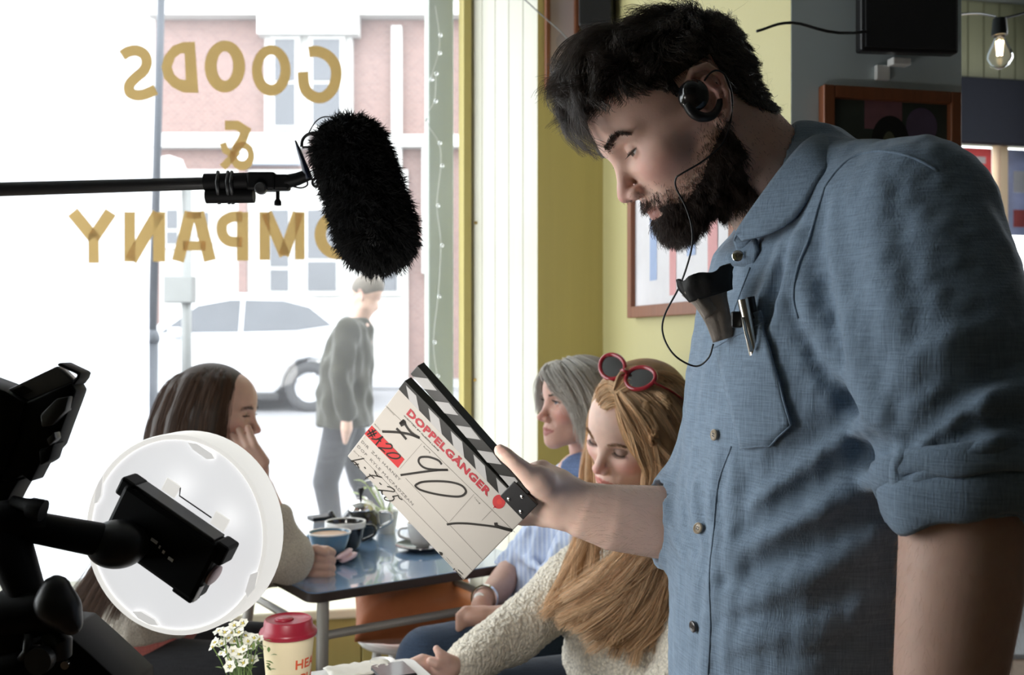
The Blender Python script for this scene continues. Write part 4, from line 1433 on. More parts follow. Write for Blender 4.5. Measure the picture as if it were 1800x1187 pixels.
# ================================================================== CLAPPERBOARD
BU = np.array([0.698, -0.151, -0.700]); BN = -np.array([0.469, 0.835, 0.287]); BV = np.array([0.541, -0.529, 0.654])
BU, BN = nrm(BU), nrm(BN); BV = nrm(BV)
BTL = np.array([-0.1488, 1.3091, 1.3024]); BL_, BH_ = 0.235, 0.150
M_board = mat('ivory_board', (0.31, 0.29, 0.262), 0.35, noise=(5, 0.03))
M_ink = mat('black_ink', (0.012, 0.010, 0.008), 0.4, noise=(40, 0.2))
M_inkred = mat('red_print', (0.24, 0.006, 0.014), 0.5, noise=(30, 0.1))
M_tape = mat('red_tape', (0.30, 0.012, 0.013), 0.5, noise=(30, 0.06))
M_greyline = mat('grey_print', (0.19, 0.175, 0.155), 0.6, noise=(30, 0.1))
M_stick = mat('black_stick_paint', (0.010, 0.010, 0.009), 0.35, noise=(25, 0.2))
M_stripe = mat('pale_grey_stripe', (0.25, 0.245, 0.24), 0.5, noise=(20, 0.04))
cl = thing('clapperboard', 'film clapperboard held in the man’s outstretched hand', 'clapperboard', BTL + BU * BL_ / 2 - BV * BH_)
AXB = np.array([BU, BV, BN])
def bd(px, py):
    """place on the board's front, as (along, up) from its top left corner"""
    r = P(px, py, 1) - O_CAM
    t = ((BTL - O_CAM) @ BN) / (r @ BN)
    q = O_CAM + r * t - BTL
    return np.array([q @ BU, q @ BV])
Geo().add(*obox(BTL + BU * BL_ / 2 - BV * BH_ / 2 - BN * 0.003, AXB, (BL_ / 2, BH_ / 2, 0.003))).build('board', M_board, cl, bevel=0.0012)
def on_board(shapes, m, name, lift, thick=0.0003, parent=cl):
    g = Geo()
    for v, f in shapes:
        g.add(*prism(v, f, BTL + BN * lift, BU, BV, BN, thick))
    return g.build(name, m, parent)
def zb(reg, sc): return lambda pts: np.array([bd(reg[0] + x / sc, reg[1] + y / sc) for x, y in pts])
za_, zb_, zd_, ze_, zf_ = zb((610, 680), 7.915), zb((610, 780), 9.893), zb((700, 780), 6.983), zb((750, 950), 14.84), zb((690, 630), 4.395)
# sticks
SH, ST = 0.0185, 0.015
hinge = np.array([0.222, 0.012])
lo = Geo().add(*obox(BTL + BU * (BL_ / 2 - 0.001) + BV * (SH / 2 + 0.0002) + BN * (0.002 - ST / 2), AXB, (BL_ / 2 - 0.001, SH / 2, ST / 2))).build('lower_stick', M_stick, cl, bevel=0.0008, seg=1)
for poly in ([(112, 205), (190, 285), (212, 405), (130, 330)], [(285, 380), (368, 462), (388, 585), (303, 495)], [(457, 557), (545, 640), (560, 765), (475, 680)],
             [(632, 737), (720, 825), (738, 945), (650, 860)], [(808, 918), (895, 1005), (850, 1060), (825, 1045)]):
    p = zf_(poly)
    p[:, 1] = np.clip(p[:, 1], 0.001, SH - 0.001)
    on_board([(p, [(3, 2, 1, 0)])], M_stripe, 'stripe', 0.0021, 0.0003, lo)
UA = math.radians(3.4)
U2 = BU * math.cos(UA) - BV * math.sin(UA) * -1 * -1
U2 = nrm(BU * math.cos(UA) - BV * math.sin(UA)); V2 = nrm(BV * math.cos(UA) + BU * math.sin(UA))
AX2 = np.array([U2, V2, BN])
pe = zf_([(142, 118)])[0]                                  # free end of the upper stick, lower corner
E0 = BTL + BU * pe[0] + BV * pe[1]
up = Geo().add(*obox(E0 + U2 * 0.108 + V2 * SH / 2 + BN * (0.002 - ST / 2), AX2, (0.108, SH / 2, ST / 2))).build('upper_stick', M_stick, cl, bevel=0.0008, seg=1)
for poly in ([(168, 138), (280, 152), (350, 245), (248, 232)], [(330, 325), (442, 340), (515, 435), (410, 420)], [(497, 513), (612, 530), (688, 625), (578, 608)],
             [(660, 705), (780, 722), (850, 815), (740, 800)], [(833, 897), (950, 915), (975, 945), (922, 1000)]):
    p = zf_(poly)
    on_board([(p, [(3, 2, 1, 0)])], M_stripe, 'stripe', 0.0022, 0.0003, up)
hz = Geo().add(*obox(BTL + BU * 0.214 + BV * 0.017 + BN * 0.0015, AXB, (0.021, 0.0165, 0.0025))).build('hinge_plate', M_black, cl, bevel=0.001)
for du, dv in ((0.204, 0.008), (0.226, 0.008), (0.214, 0.026)):
    Geo().add(*latheg([(0.0028, 0), (0.0024, 0.0012), (0, 0.0014)], BTL + BU * du + BV * dv + BN * 0.004, 12, BN)).build('screw', M_chrome, hz, smooth=True)
# ruled lines
def rule(a, b, w=0.0006): return ribbon2d([bd(*a), bd(*b)], w)
on_board([rule((678, 713), (905, 936)), rule((713, 841), (850, 986)), rule((634, 802), (831, 1004)), rule((741.5, 780), (703, 824)), rule((833, 869), (790, 917.5)), rule((868, 893), (847, 915), .0004), rule((650, 757), (640, 771), .0003)], M_greyline, 'ruled_lines', 0.0001)
tape = on_board([(za_([(345, 540), (245, 655), (710, 1130), (800, 1010)]), [(0, 1, 2, 3)])], M_tape, 'tape', 0.0001)
def fit_text(s, a, b, m, name, cap=None, bold=0.0, lift=0.0003, spacing=1.0, parent=cl):
    """lettering whose baseline runs from a to b (points of the view)"""
    A, B = bd(*a), bd(*b)
    v, f = text2d(s, 1.0, bold, spacing)
    w = v[:, 0].max() - v[:, 0].min()
    L = np.linalg.norm(B - A)
    ex = (B - A) / L
    ey = np.array([-ex[1], ex[0]])
    sx = L / w
    sy = sx if cap is None else cap / 0.73
    x = (v[:, :1] - v[:, 0].min()) * sx * ex + v[:, 1:] * sy * ey
    return on_board([(A + x, f)], m, name, lift, 0.0002, parent)
fit_text('DOPPELGÄNGER', (714.5, 727.5), (857.5, 872.5), M_inkred, 'title_lettering', 0.0112, 0.045, spacing=1.08)
fit_text('WRITTEN BY ALISON LANE', (709.5, 731.5), (770.5, 793.5), M_ink, 'credit_lettering', 0.0022, 0.01)
fit_text('SCENE', (679.5, 716.5), (692.5, 730.5), M_greyline, 'small_lettering', 0.0022)
fit_text('ROLL', (658, 746.5), (669, 758), M_greyline, 'small_lettering', 0.0022)
fit_text('SLATE', (744, 785), (755.5, 797), M_greyline, 'small_lettering', 0.0022)
fit_text('TAKE', (832.5, 875), (843, 886.5), M_greyline, 'small_lettering', 0.0022)
fit_text('DATE', (621.5, 793.5), (631, 803), M_greyline, 'small_lettering', 0.0020)
M_pen = mat('pencil_grey', (0.10, 0.09, 0.085), 0.6, noise=(40, 0.2))
fit_text('DIR  ZAK HARNEY', (634.5, 777.5), (702.5, 846), M_pen, 'credit_lettering', 0.0046, 0.0, spacing=1.1)
fit_text('DOP  KYLE MACFADZEAN', (627.5, 785.5), (725, 889), M_pen, 'credit_lettering', 0.0046, 0.0, spacing=1.1)
def ink(strokes, conv, w, m=M_ink, name='handwriting', lift=0.0004, parent=cl):
    sh = []
    for s_ in strokes:
        p = smooth_path(conv(s_), 8) if len(s_) > 2 else conv(s_)
        sh.append(ribbon2d(p, w))
    return on_board(sh, m, name, lift, 0.0002, parent)
ink([[(740, 525), (770, 490), (800, 480), (825, 545), (900, 640), (1012, 712)], [(1012, 712), (870, 660), (700, 632), (490, 622)], [(688, 578), (750, 640), (828, 732)]], za_, 0.0036)
ink([[(742, 520), (800, 470)], [(745, 535), (812, 500)]], za_, 0.005)
ink([[(283, 665), (405, 600)], [(300, 695), (415, 640)], [(300, 600), (365, 705)], [(350, 590), (390, 690)], [(340, 722), (420, 730), (500, 690)], [(500, 690), (400, 812)], [(430, 718), (475, 765)],
     [(540, 790), (612, 802), (625, 850), (560, 858), (435, 845)], [(435, 845), (480, 870), (530, 912)], [(560, 930), (640, 918), (715, 935), (742, 970), (700, 998), (620, 990), (560, 950), (560, 930)]], za_, 0.0022)
ink([[(302, 256), (65, 302)], [(65, 302), (150, 330), (215, 430)], [(130, 368), (205, 355)], [(300, 408), (330, 434)], [(480, 465), (530, 555), (612, 588)], [(612, 588), (520, 565), (420, 555), (318, 605)], [(388, 530), (475, 605)],
     [(565, 680), (600, 716)], [(700, 745), (760, 760), (825, 805), (815, 835), (740, 825), (540, 805)], [(540, 805), (610, 825), (605, 850), (625, 890)],
     [(965, 975), (915, 950), (890, 900)], [(890, 900), (790, 920)], [(790, 920), (820, 945), (800, 985), (735, 995), (665, 975), (655, 940), (685, 925)]], zb_, 0.0018)
ink([[(535, 255), (500, 210), (420, 175), (350, 162), (272, 170), (252, 220), (290, 275), (360, 308), (480, 320), (612, 321)], [(612, 322), (480, 326), (300, 347), (30, 386)],
     [(215, 505), (300, 470), (480, 460), (660, 475), (780, 515), (832, 580), (800, 632), (720, 650), (560, 635), (400, 605), (270, 565), (216, 525), (215, 505)],
     [(598, 992), (700, 978), (850, 980), (1000, 995), (1190, 1020), (1405, 1066)]], zd_, 0.0031)
ink([[(1198, 968), (1215, 1012), (1320, 1045), (1400, 1066)]], zd_, 0.005)
p = np.array([(1238 + 78 * math.cos(a), 712 + 86 * math.sin(a)) for a in np.linspace(0, 2 * math.pi, 32, endpoint=False)])
bal = on_board([(zd_(p)[::-1], [tuple(range(32))]), (zd_([(1165, 785), (1190, 760), (1215, 785)]), [(0, 1, 2)])], M_tape, 'red_balloon_print', 0.0003)
p = np.array([(1245 + 30 * math.cos(a), 712 + 34 * math.sin(a)) for a in np.linspace(0, 2 * math.pi, 20, endpoint=False)])
on_board([(zd_(p)[::-1], [tuple(range(20))])], mat('dark_red_print', (0.35, 0.02, 0.012), 0.5, noise=(50, .2)), 'print_shade', 0.0006, 0.0001, bal)
on_board([(ze_([(325, 292), (400, 315), (425, 350), (405, 402), (350, 375)])[::-1], [(0, 1, 2, 3, 4)])] +
         [ribbon2d(ze_(q), 0.0012) for q in ([(700, 765), (735, 730)], [(705, 740), (730, 770)], [(760, 780), (790, 830)], [(800, 830), (830, 880)], [(840, 870), (870, 910)], [(870, 890), (905, 950)], [(930, 970), (970, 1000)], [(820, 765), (950, 885)])], M_ink, 'maker_mark', 0.0003)
on_board([ribbon2d(ze_(q), 0.0006) for q in ([(430, 440), (460, 465)], [(480, 480), (560, 560)], [(520, 450), (620, 560)], [(560, 600), (600, 580)], [(640, 580), (665, 610)])], M_greyline, 'maker_mark', 0.0003)

# ================================================================== BOOM POLE AND MICROPHONE
BD = 1.55
def pxr(r, D): return r / F_PX * D
M_matt = mat('matt_black', (0.0025, 0.0025, 0.003), 0.55, spec=0.15, noise=(60, 0.2))
M_pole_b = mat('carbon_pole', (0.012, 0.012, 0.013), 0.35, noise=(50, 0.3))
bm_ = thing('boom_pole', 'black boom pole reaching in from the left to the furry microphone', 'boom pole', P(200, 330, 1.5))
Geo().add(*tubeg(PL([(-260, 341, 1.50), (0, 333, 1.52), (380, 322, BD)]), [pxr(13.5, 1.5), pxr(12.5, 1.52), pxr(11, BD)], 20)).build('pole', M_pole_b, bm_, smooth=True, auto=0.8)
z5 = lambda x, y, d=0.0: P(340 + x / 3.7095, 180 + y / 3.7095, BD + d)
Geo().add(*tubeg([z5(75, 522), z5(360, 515)], pxr(15.5, BD), 20)).build('sleeve', M_matt, bm_, smooth=True, auto=0.8)
Geo().add(*tubeg([z5(85, 612), z5(395, 608)], pxr(13, BD), 20)).build('transmitter', M_matt, bm_, smooth=True, auto=0.8)
for x in (160, 225, 250):
    Geo().add(*tubeg([z5(x, 455), z5(x - 6, 520, -0.022), z5(x + 8, 660)], 0.003, 8)).build('strap', M_black, bm_, smooth=True)
Geo().add(*obox(z5(450, 520), np.eye(3), (pxr(25, BD), 0.014, pxr(16, BD)))).build('clamp', M_matt, bm_, bevel=0.004)
Geo().add(*latheg([(0.0, -0.004), (pxr(10.5, BD), -0.004), (pxr(10.5, BD), 0.004), (pxr(8, BD), 0.007), (0, 0.006)], z5(440, 562, -0.018), 24, (0, -1, 0))).build('knob', mat('dark_grey_metal', (0.05, 0.05, 0.052), 0.35, 0.6, noise=(30, .1)), bm_, smooth=True, auto=0.6)
Geo().add(*obox(z5(575, 525), np.eye(3), (pxr(15, BD), 0.010, pxr(14, BD)))).build('swivel', M_matt, bm_, bevel=0.004)
Geo().add(*latheg([(0.003, 0), (0.003, 0.012), (0.0055, 0.016), (0.0055, 0.022), (0, 0.023)], z5(550, 580), 14, (0, 0, -1))).build('thumb_screw', M_matt, bm_, smooth=True, auto=0.6)
Geo().add(*tubeg([z5(600, 520), z5(680, 500), z5(760, 468)], [0.011, 0.010, 0.009], 14)).build('arm', M_matt, bm_, smooth=True, auto=0.8)
Geo().add(*tubeg([z5(755, 500), z5(735, 450), z5(712, 380), z5(690, 320), z5(665, 250)], [0.010, 0.010, 0.007, 0.006, 0.0025], 12, flat=(1, .6))).build('bracket', mat('blue_black_bracket', (0.008, 0.012, 0.03), 0.4, noise=(30, .2)), bm_, smooth=True, auto=0.8)
Geo().add(*tubeg(smooth_path([z5(635, 545), z5(700, 558), z5(742, 540), z5(740, 500)], 6), 0.0014, 8)).build('cable', M_black, bm_, smooth=True)
Geo().add(*tubeg(smooth_path([z5(705, 290), z5(712, 245), z5(745, 210), z5(800, 203), z5(850, 230)], 6), 0.0026, 8)).build('cable', M_black, bm_, smooth=True)
Geo().add(*tubeg(smooth_path([z5(740, 220), z5(790, 135), z5(840, 98), z5(900, 98), z5(950, 140)], 6), 0.0010, 8)).build('cable', M_black, bm_, smooth=True)
Geo().add(*tubeg(smooth_path([z5(710, 295), z5(735, 292), z5(790, 300)], 4), 0.002, 8)).build('cable', M_black, bm_, smooth=True)
Geo().add(*tubeg(smooth_path([z5(860, 480), z5(800, 490), z5(775, 520), z5(790, 548), z5(830, 550)], 6), 0.002, 8)).build('cable', M_black, bm_, smooth=True)
# furry windshield
ma, mb = P(618, 270, BD), P(663, 408, BD)
mic = thing('microphone', 'black furry windshield microphone on the boom pole', 'microphone', (ma + mb) / 2 - ZZ * 0.12)
S = SDF().cone(ma, mb, 0.053, 0.055, 0.0)
v, f = S.mesh(0.005)
mesh('windshield', v, f, M_matt, mic, smooth=True)
M_fur = mat('black_fur', (0.006, 0.006, 0.006), 0.7, spec=0.2, noise=(40, 0.3))
ns = 15000
ids = rng.integers(0, len(v), ns)
ax = nrm(mb - ma)
base = v[ids] + rng.normal(size=(ns, 3)) * 0.002
tt = np.clip((base - ma) @ ax / np.linalg.norm(mb - ma), 0, 1)
nn_ = base - (ma + (tt * np.linalg.norm(mb - ma))[:, None] * ax)
nn_ /= np.linalg.norm(nn_, axis=1)[:, None]
clump = np.stack([vnoise(base * 40, 11 + i) for i in range(3)], 1)
d = nn_ + 0.5 * ax + clump * 0.45 + rng.normal(size=(ns, 3)) * 0.28
d /= np.linalg.norm(d, axis=1)[:, None]
Ls = rng.uniform(0.009, 0.021, ns)[:, None]
bend = rng.normal(size=(ns, 3)) * 0.3 - np.array([0, 0, 0.5])
k = np.linspace(0, 1, 5)
st_ = np.stack([base + d * Ls * t + bend * Ls * 0.35 * t * t for t in k], 1)
hair('fur', st_, np.array([0.0007, 0.0007, 0.0006, 0.0004, 0.0001]), M_fur, mic)

# ================================================================== ROUND LIGHT
LC = P(307, 940, 1.02); LR = 0.103
la = nrm([0.21, 0.976, -0.02])                       # points away from us, out of the diffuser
lt = thing('round_light', 'round white diffused light with a black control box on its back', 'light', LC - ZZ * LR)
M_diff = mat('white_diffuser', (0.80, 0.79, 0.77), 0.55, noise=(9, 0.02), emit=((1.0, 0.98, 0.93), 0.10))
M_diffback = mat('white_diffuser_back', (0.80, 0.80, 0.81), 0.6, noise=(9, 0.02), emit=((0.98, 0.985, 1.0), 0.10))
M_tabs = mat('glowing_tab', (0.70, 0.70, 0.69), 0.5, noise=(9, 0.04), emit=((1.0, 0.985, 0.96), 0.08))  # slight glow put in because the tabs fell too dark
prof = [(0, 0.010), (LR - 0.006, 0.010), (LR - 0.006, 0.001), (LR - 0.005, 0.0), (LR - 0.001, 0.0), (LR, 0.002), (LR + 0.001, 0.034), (LR - 0.003, 0.0345)]
Geo().add(*latheg(prof, LC, 72, la)).build('diffuser_ring', M_diff, lt, smooth=True, auto=0.5)
M_lit = mat('lit_diffuser', (0.80, 0.79, 0.77), 0.55, noise=(9, 0.02), emit=((1.0, 0.965, 0.92), 4.5))
Geo().add(*latheg([((LR - 0.002) * math.cos(a_), 0.0345 + 0.020 * math.sin(a_)) for a_ in np.linspace(0, math.pi / 2, 8)], LC, 72, la)).build('lit_dome', M_lit, lt, smooth=True)
Geo().add(*latheg([(0, 0.003), (LR - 0.0062, 0.003), (LR - 0.0062, 0.006), (0, 0.006)], LC, 72, la)).build('back_plate', M_diffback, lt)
lu, lw = frame_from(la)
def disc_px(x, y, off=0.0):
    r = P(x, y, 1) - O_CAM
    t = ((LC - la * off - O_CAM) @ la) / (r @ la)
    return O_CAM + r * t
z6 = lambda x, y: (x / 2.023, 600 + y / 2.023)
for poly in ([(668, 360), (700, 365), (752, 400), (762, 418), (735, 420), (685, 385)], [(352, 500), (366, 478), (358, 550), (345, 575), (334, 578), (340, 530)],
             [(470, 962), (500, 962), (548, 990), (562, 1012), (530, 1008), (490, 985)], [(918, 820), (890, 830), (872, 890), (880, 912), (905, 880)]):
    pts = np.array([disc_px(*z6(*q), 0.0005) for q in poly])
    n_ = len(pts)
    Geo().add(np.vstack([pts, pts + la * 0.004]), [tuple(range(n_)), tuple(range(2 * n_ - 1, n_ - 1, -1))] + [((i + 1) % n_, i, n_ + i, n_ + (i + 1) % n_) for i in range(n_)]).build('locking_tab', M_tabs, lt)
# control box
e1 = np.array([0.86, 0, -0.515]); e1[1] = -(la[0] * 0.86 + la[2] * -0.515) / la[1]; e1 = nrm(e1); bn = nrm(la - e1 * (la @ e1)); bn = nrm(bn + 0.12 * ZZ); bn = nrm(bn - e1 * (bn @ e1)); e2 = np.cross(bn, e1)
if e2[2] > 0: e2 = -e2
bc_ = disc_px(*z6(590, 705), 0.022)
cbx = np.array([e1, bn, -e2])
cb_ = Geo().add(*obox(bc_, cbx, (0.060, 0.014, 0.033))).build('control_box', M_matt, lt, bevel=0.005)
Geo().add(*obox(bc_ - e2 * 0.0335 + e1 * 0.0, cbx, (0.050, 0.010, 0.0022))).build('top_strip', mat('dark_grey_plastic', (0.03, 0.03, 0.032), 0.4, noise=(40, .1)), cb_, bevel=0.001)
Geo().add(*obox(bc_ - e2 * 0.026 - e1 * 0.058, cbx, (0.009, 0.012, 0.010))).build('corner_guard', M_matt, cb_, bevel=0.003)
Geo().add(*obox(bc_ - e2 * 0.026 + e1 * 0.060, cbx, (0.008, 0.012, 0.011))).build('corner_guard', M_matt, cb_, bevel=0.003)
Geo().add(*obox(bc_ + e2 * 0.032 + e1 * 0.045, cbx, (0.012, 0.009, 0.006))).build('foot', M_matt, cb_, bevel=0.002)
Geo().add(*latheg([(0, 0), (0.011, 0), (0.011, 0.003), (0.009, 0.004), (0, 0.004)], bc_ + e1 * 0.060 + e2 * 0.003 + bn * 0.002, 24, e1)).build('dial', mat('pink_rimmed_dial', (0.55, 0.38, 0.40), 0.4, noise=(30, .1)), cb_, smooth=True, auto=.6)
pth = [bc_ - e2 * 0.034 - e1 * 0.046, bc_ - e2 * 0.040 - e1 * 0.036 + bn * .01, bc_ - e2 * 0.050 - e1 * 0.030 + bn * .012, bc_ - e2 * 0.049 - e1 * 0.016 + bn * .012, bc_ - e2 * 0.041 - e1 * 0.013 + bn * .012,
       bc_ - e2 * 0.041 + e1 * 0.028 + bn * .012, bc_ - e2 * 0.049 + e1 * 0.030 + bn * .012, bc_ - e2 * 0.048 + e1 * 0.046 + bn * .012, bc_ - e2 * 0.036 + e1 * 0.050 + bn * .005]
Geo().add(*tubeg(pth[3:6], 0.0007, 6)).build('wire_clip', M_black, cb_)
for q0 in (1, 6):
    a = bc_ - e2 * 0.043 + e1 * (-0.025 if q0 == 1 else 0.038) + bn * 0.012
    Geo().add(*obox(a, cbx, (0.009, 0.0015, 0.0075))).build('clip_tab', M_diff, cb_, bevel=0.0015)  # glowing diffuser material keeps these shaded clips white
bt = mat('small_white_print', (0.8, 0.8, 0.8), 0.6, noise=(50, .1))
for (dx, dy, w_) in ((-0.004, 0.000, 0.004), (0.004, 0.002, 0.001), (0.010, 0.004, 0.0014), (0.020, 0.006, 0.003)):
    Geo().add(*obox(bc_ - bn * 0.0143 + e1 * dx + e2 * dy, cbx, (w_, 0.0002, 0.0016))).build('print_mark', bt, cb_)
Geo().add(*obox(bc_ - bn * 0.010 + e1 * 0.0605 + e2 * 0.022, np.array([e2, e1, bn]), (0.009, 0.0004, 0.004))).build('rating_label', bt, cb_)

# ================================================================== CAMERA RIG
rig = thing('camera_rig', 'black camera monitor on articulated arms at the picture’s edge', 'camera rig', P(60, 1187, 0.95))
RD = 0.92
zr = lambda x, y, d=0.0: P(x / 2.093, 620 + y / 2.093, RD + d)
def chunk(poly, d0, d1, name, m, parent=rig, bevel=0.002, slant=(0, 0)):
    n = len(poly)
    a = [zr(x, y, d0) for x, y in poly]
    b = [q + np.array([slant[0], d1 - d0, slant[1]]) for q in a]
    f = [tuple(range(n)), tuple(range(2 * n - 1, n - 1, -1))] + [((i + 1) % n, i, n + i, n + (i + 1) % n) for i in range(n)]
    return Geo().add(np.array(a + b), f).build(name, m, parent, smooth=bool(bevel), bevel=bevel)
M_dgrey = MATS['dark_grey_plastic']
mon = chunk([(-120, 90), (20, 142), (92, 184), (60, 310), (10, 440), (-30, 480), (-120, 470)], 0.0, 0.05, 'monitor_body', M_matt)
chunk([(92, 184), (262, 110), (280, 140), (262, 190), (235, 262), (205, 345), (150, 405), (112, 478), (80, 452), (30, 480), (0, 470), (60, 310)], 0.004, 0.03, 'battery_plate', M_matt)
chunk([(20, 140), (208, 50), (268, 108), (96, 178)], 0.012, 0.028, 'top_cover', mat('smoky_plastic', (0.16, 0.16, 0.17), 0.25, noise=(30, .1)), bevel=0.001)
chunk([(46, 138), (85, 122), (122, 142), (82, 160)], 0.010, 0.013, 'cover_window', M_black, bevel=0)
chunk([(205, 46), (218, 36), (298, 74), (292, 96), (272, 122), (262, 108), (284, 82)], 0.006, 0.03, 'end_cap', M_matt)
chunk([(145, 230), (205, 170), (255, 160), (240, 215), (190, 270), (150, 275)], -0.004, 0.010, 'latch_plate', M_dgrey)
chunk([(170, 320), (200, 292), (205, 318), (180, 345)], -0.008, 0.004, 'latch', MATS['dark_grey_metal'], bevel=0.001)
chunk([(140, 360), (200, 335), (180, 400), (145, 420)], -0.004, 0.02, 'connector', M_matt)
chunk([(-60, 470), (0, 475), (70, 470), (40, 520), (10, 580), (-10, 640), (-60, 640)], 0.006, 0.04, 'mount_bracket', M_matt)
Geo().add(*latheg([(0, -0.03), (0.014, -0.028), (0.018, -0.01), (0.018, 0.01), (0.014, 0.028), (0, 0.03)], zr(45, 612), 24, nrm([0.9, 0.3, 0.1]))).build('ball_joint', M_matt, rig, smooth=True)
Geo().add(*tubeg([zr(45, 545, -0.01), zr(100, 562, -0.012), zr(110, 568, -0.012), zr(160, 582, -0.012)], [0.005, 0.006, 0.009, 0.010], 14)).build('lever', M_matt, rig, smooth=True, auto=0.8)
Geo().add(*tubeg([zr(110, 572, -0.005), zr(70, 610, 0.0)], 0.006, 10)).build('lever_post', M_matt, rig, smooth=True, auto=0.8)
Geo().add(*tubeg([zr(70, 618), zr(110, 640, 0.005), zr(370, 690, 0.05)], [0.013, 0.0145, 0.0165], 18)).build('upper_arm', M_matt, rig, smooth=True, auto=0.8)
S = SDF().ell(zr(432, 705, 0.058), (0.030, 0.026, 0.024), 0.0)
v, f = S.mesh(0.003)
mesh('end_joint', v, f, M_black, rig, smooth=True)
Geo().add(*latheg([(0.016, 0), (0.016, 0.008), (0.009, 0.010), (0.009, 0.02), (0, 0.02)], zr(465, 712, 0.06), 20, nrm([0.75, 0.6, -0.1]))).build('mount_stud', M_matt, rig, smooth=True, auto=.6)
Geo().add(*tubeg([zr(-30, 640, 0.005), zr(20, 680), zr(110, 915, -0.01)], [0.024, 0.0235, 0.017], 18, flat=(1, 0.8))).build('lower_arm', M_matt, rig, smooth=True, auto=0.8)
Geo().add(*tubeg([zr(25, 965, -0.01), zr(130, 955, -0.012), zr(215, 935, -0.012)], [0.024, 0.023, 0.022], 20)).build('clamp_barrel', M_matt, rig, smooth=True, auto=0.8)
S = SDF()
for a, b, r0, r1 in (((205, 870), (210, 930), 0.0125, 0.013), ((210, 930), (262, 1000), 0.014, 0.010), ((200, 925), (225, 945), 0.017, 0.017)):
    S.cone(zr(*a, -0.022), zr(*b, -0.022), r0, r1, 0.008)
v, f = S.mesh(0.003)
mesh('wing_knob', v, f, M_black, rig, smooth=True)
chunk([(-100, 1000), (60, 1010), (240, 1030), (330, 1110), (470, 1240), (470, 1330), (-100, 1330)], 0.03, 0.10, 'base_plate', M_matt)
chunk([(-100, 1005), (40, 1000), (80, 1050), (60, 1120), (-100, 1140)], -0.03, 0.02, 'clamp_jaw', M_matt, bevel=0.004)
Geo().add(*tubeg([zr(185, 1020, -0.01), zr(215, 1070, -0.014), zr(222, 1120, -0.012)], [0.009, 0.0125, 0.010], 16)).build('release_lever', M_black, rig, smooth=True, auto=.8)
Geo().add(*tubeg([zr(-20, 1180, -0.02), zr(90, 1150, -0.02), zr(160, 1120, -0.015)], [0.02, 0.018, 0.012], 16)).build('clamp_arm', M_matt, rig, smooth=True, auto=.8)
Geo().add(*tubeg([zr(105, 1035, -0.03), zr(100, 1100, -0.032), zr(60, 1150, -0.03)], 0.004, 8)).build('cable', M_black, rig, smooth=True)
Geo().add(*latheg([(0, -.004), (0.012, -0.004), (0.012, 0.006), (0, 0.006)], zr(150, 1130, -0.03), 20, (0, -1, 0))).build('screw_head', M_dgrey, rig, smooth=True, auto=.6)
Geo().add(*latheg([(0, 0), (0.005, 0), (0.004, 0.003), (0, 0.003)], zr(243, 1148, 0.025), 12, (0, -1, 0))).build('screw_head', M_chrome, rig, smooth=True, auto=.6)
Geo().add(*tubeg([zr(40, 1250, 0.06), zr(40, 1250, 0.06) * np.array([1, 1, 0])], 0.02, 14)).build('stand', M_matt, rig, smooth=True, auto=.8)
for a in (0.3, 2.4, 4.5):
    q = zr(40, 1250, 0.06)
    Geo().add(*tubeg([(q[0], q[1], 0.5), (q[0] + 0.35 * math.cos(a), q[1] + 0.35 * math.sin(a), 0.012)], 0.011, 10)).build('stand_leg', M_matt, rig, smooth=True, auto=.8)

# ================================================================== PEOPLE: shared builders
def trace_many(S, pts, near=0.4, far=4.0, it=160):
    """first surface points of a field seen from the camera through many places of the view"""
    pts = np.asarray(pts, float)
    r = np.stack([(pts[:, 0] - CX) / F_PX, np.ones(len(pts)), -(pts[:, 1] - CY) / F_PX], 1)
    r /= np.linalg.norm(r, axis=1)[:, None]
    t = np.full(len(pts), near)
    live = np.ones(len(pts), bool)
    for _ in range(it):
        d = S.ev(O_CAM + r[live] * t[live][:, None])
        step = np.clip(d * 0.7, 0.0003, 0.03)
        idx = np.where(live)[0]
        hit = d < 0.0006
        t[idx[~hit]] += step[~hit]
        live[idx[hit]] = False
        live &= t < far
        if not live.any():
            break
    q = O_CAM + r * t[:, None]
    return q, t < far
def normals(S, q):
    e = 0.003
    g = np.stack([S.ev(q + np.eye(3)[i] * e) - S.ev(q - np.eye(3)[i] * e) for i in range(3)], 1)
    return g / (np.linalg.norm(g, axis=1)[:, None] + 1e-12)
def frame(yaw, pitch, roll=0.0, right=False):
    """rows: forward, left, up. yaw turns a face looking left towards us; right=True looks right"""
    a, p, r = math.radians(yaw), math.radians(pitch), math.radians(roll)
    f = np.array([-math.cos(p), 0, -math.sin(p)]); u = np.array([-math.sin(p), 0, math.cos(p)]); l = np.array([0, -1.0, 0])
    l, u = l * math.cos(r) + u * math.sin(r), u * math.cos(r) - l * math.sin(r)
    Rz = np.array([[math.cos(a), -math.sin(a), 0], [math.sin(a), math.cos(a), 0], [0, 0, 1]])
    M = np.stack([Rz @ f, Rz @ l, Rz @ u])
    if right:
        M = np.stack([Rz @ f, Rz @ l, Rz @ u]) @ np.diag([-1, -1, 1])
    return M

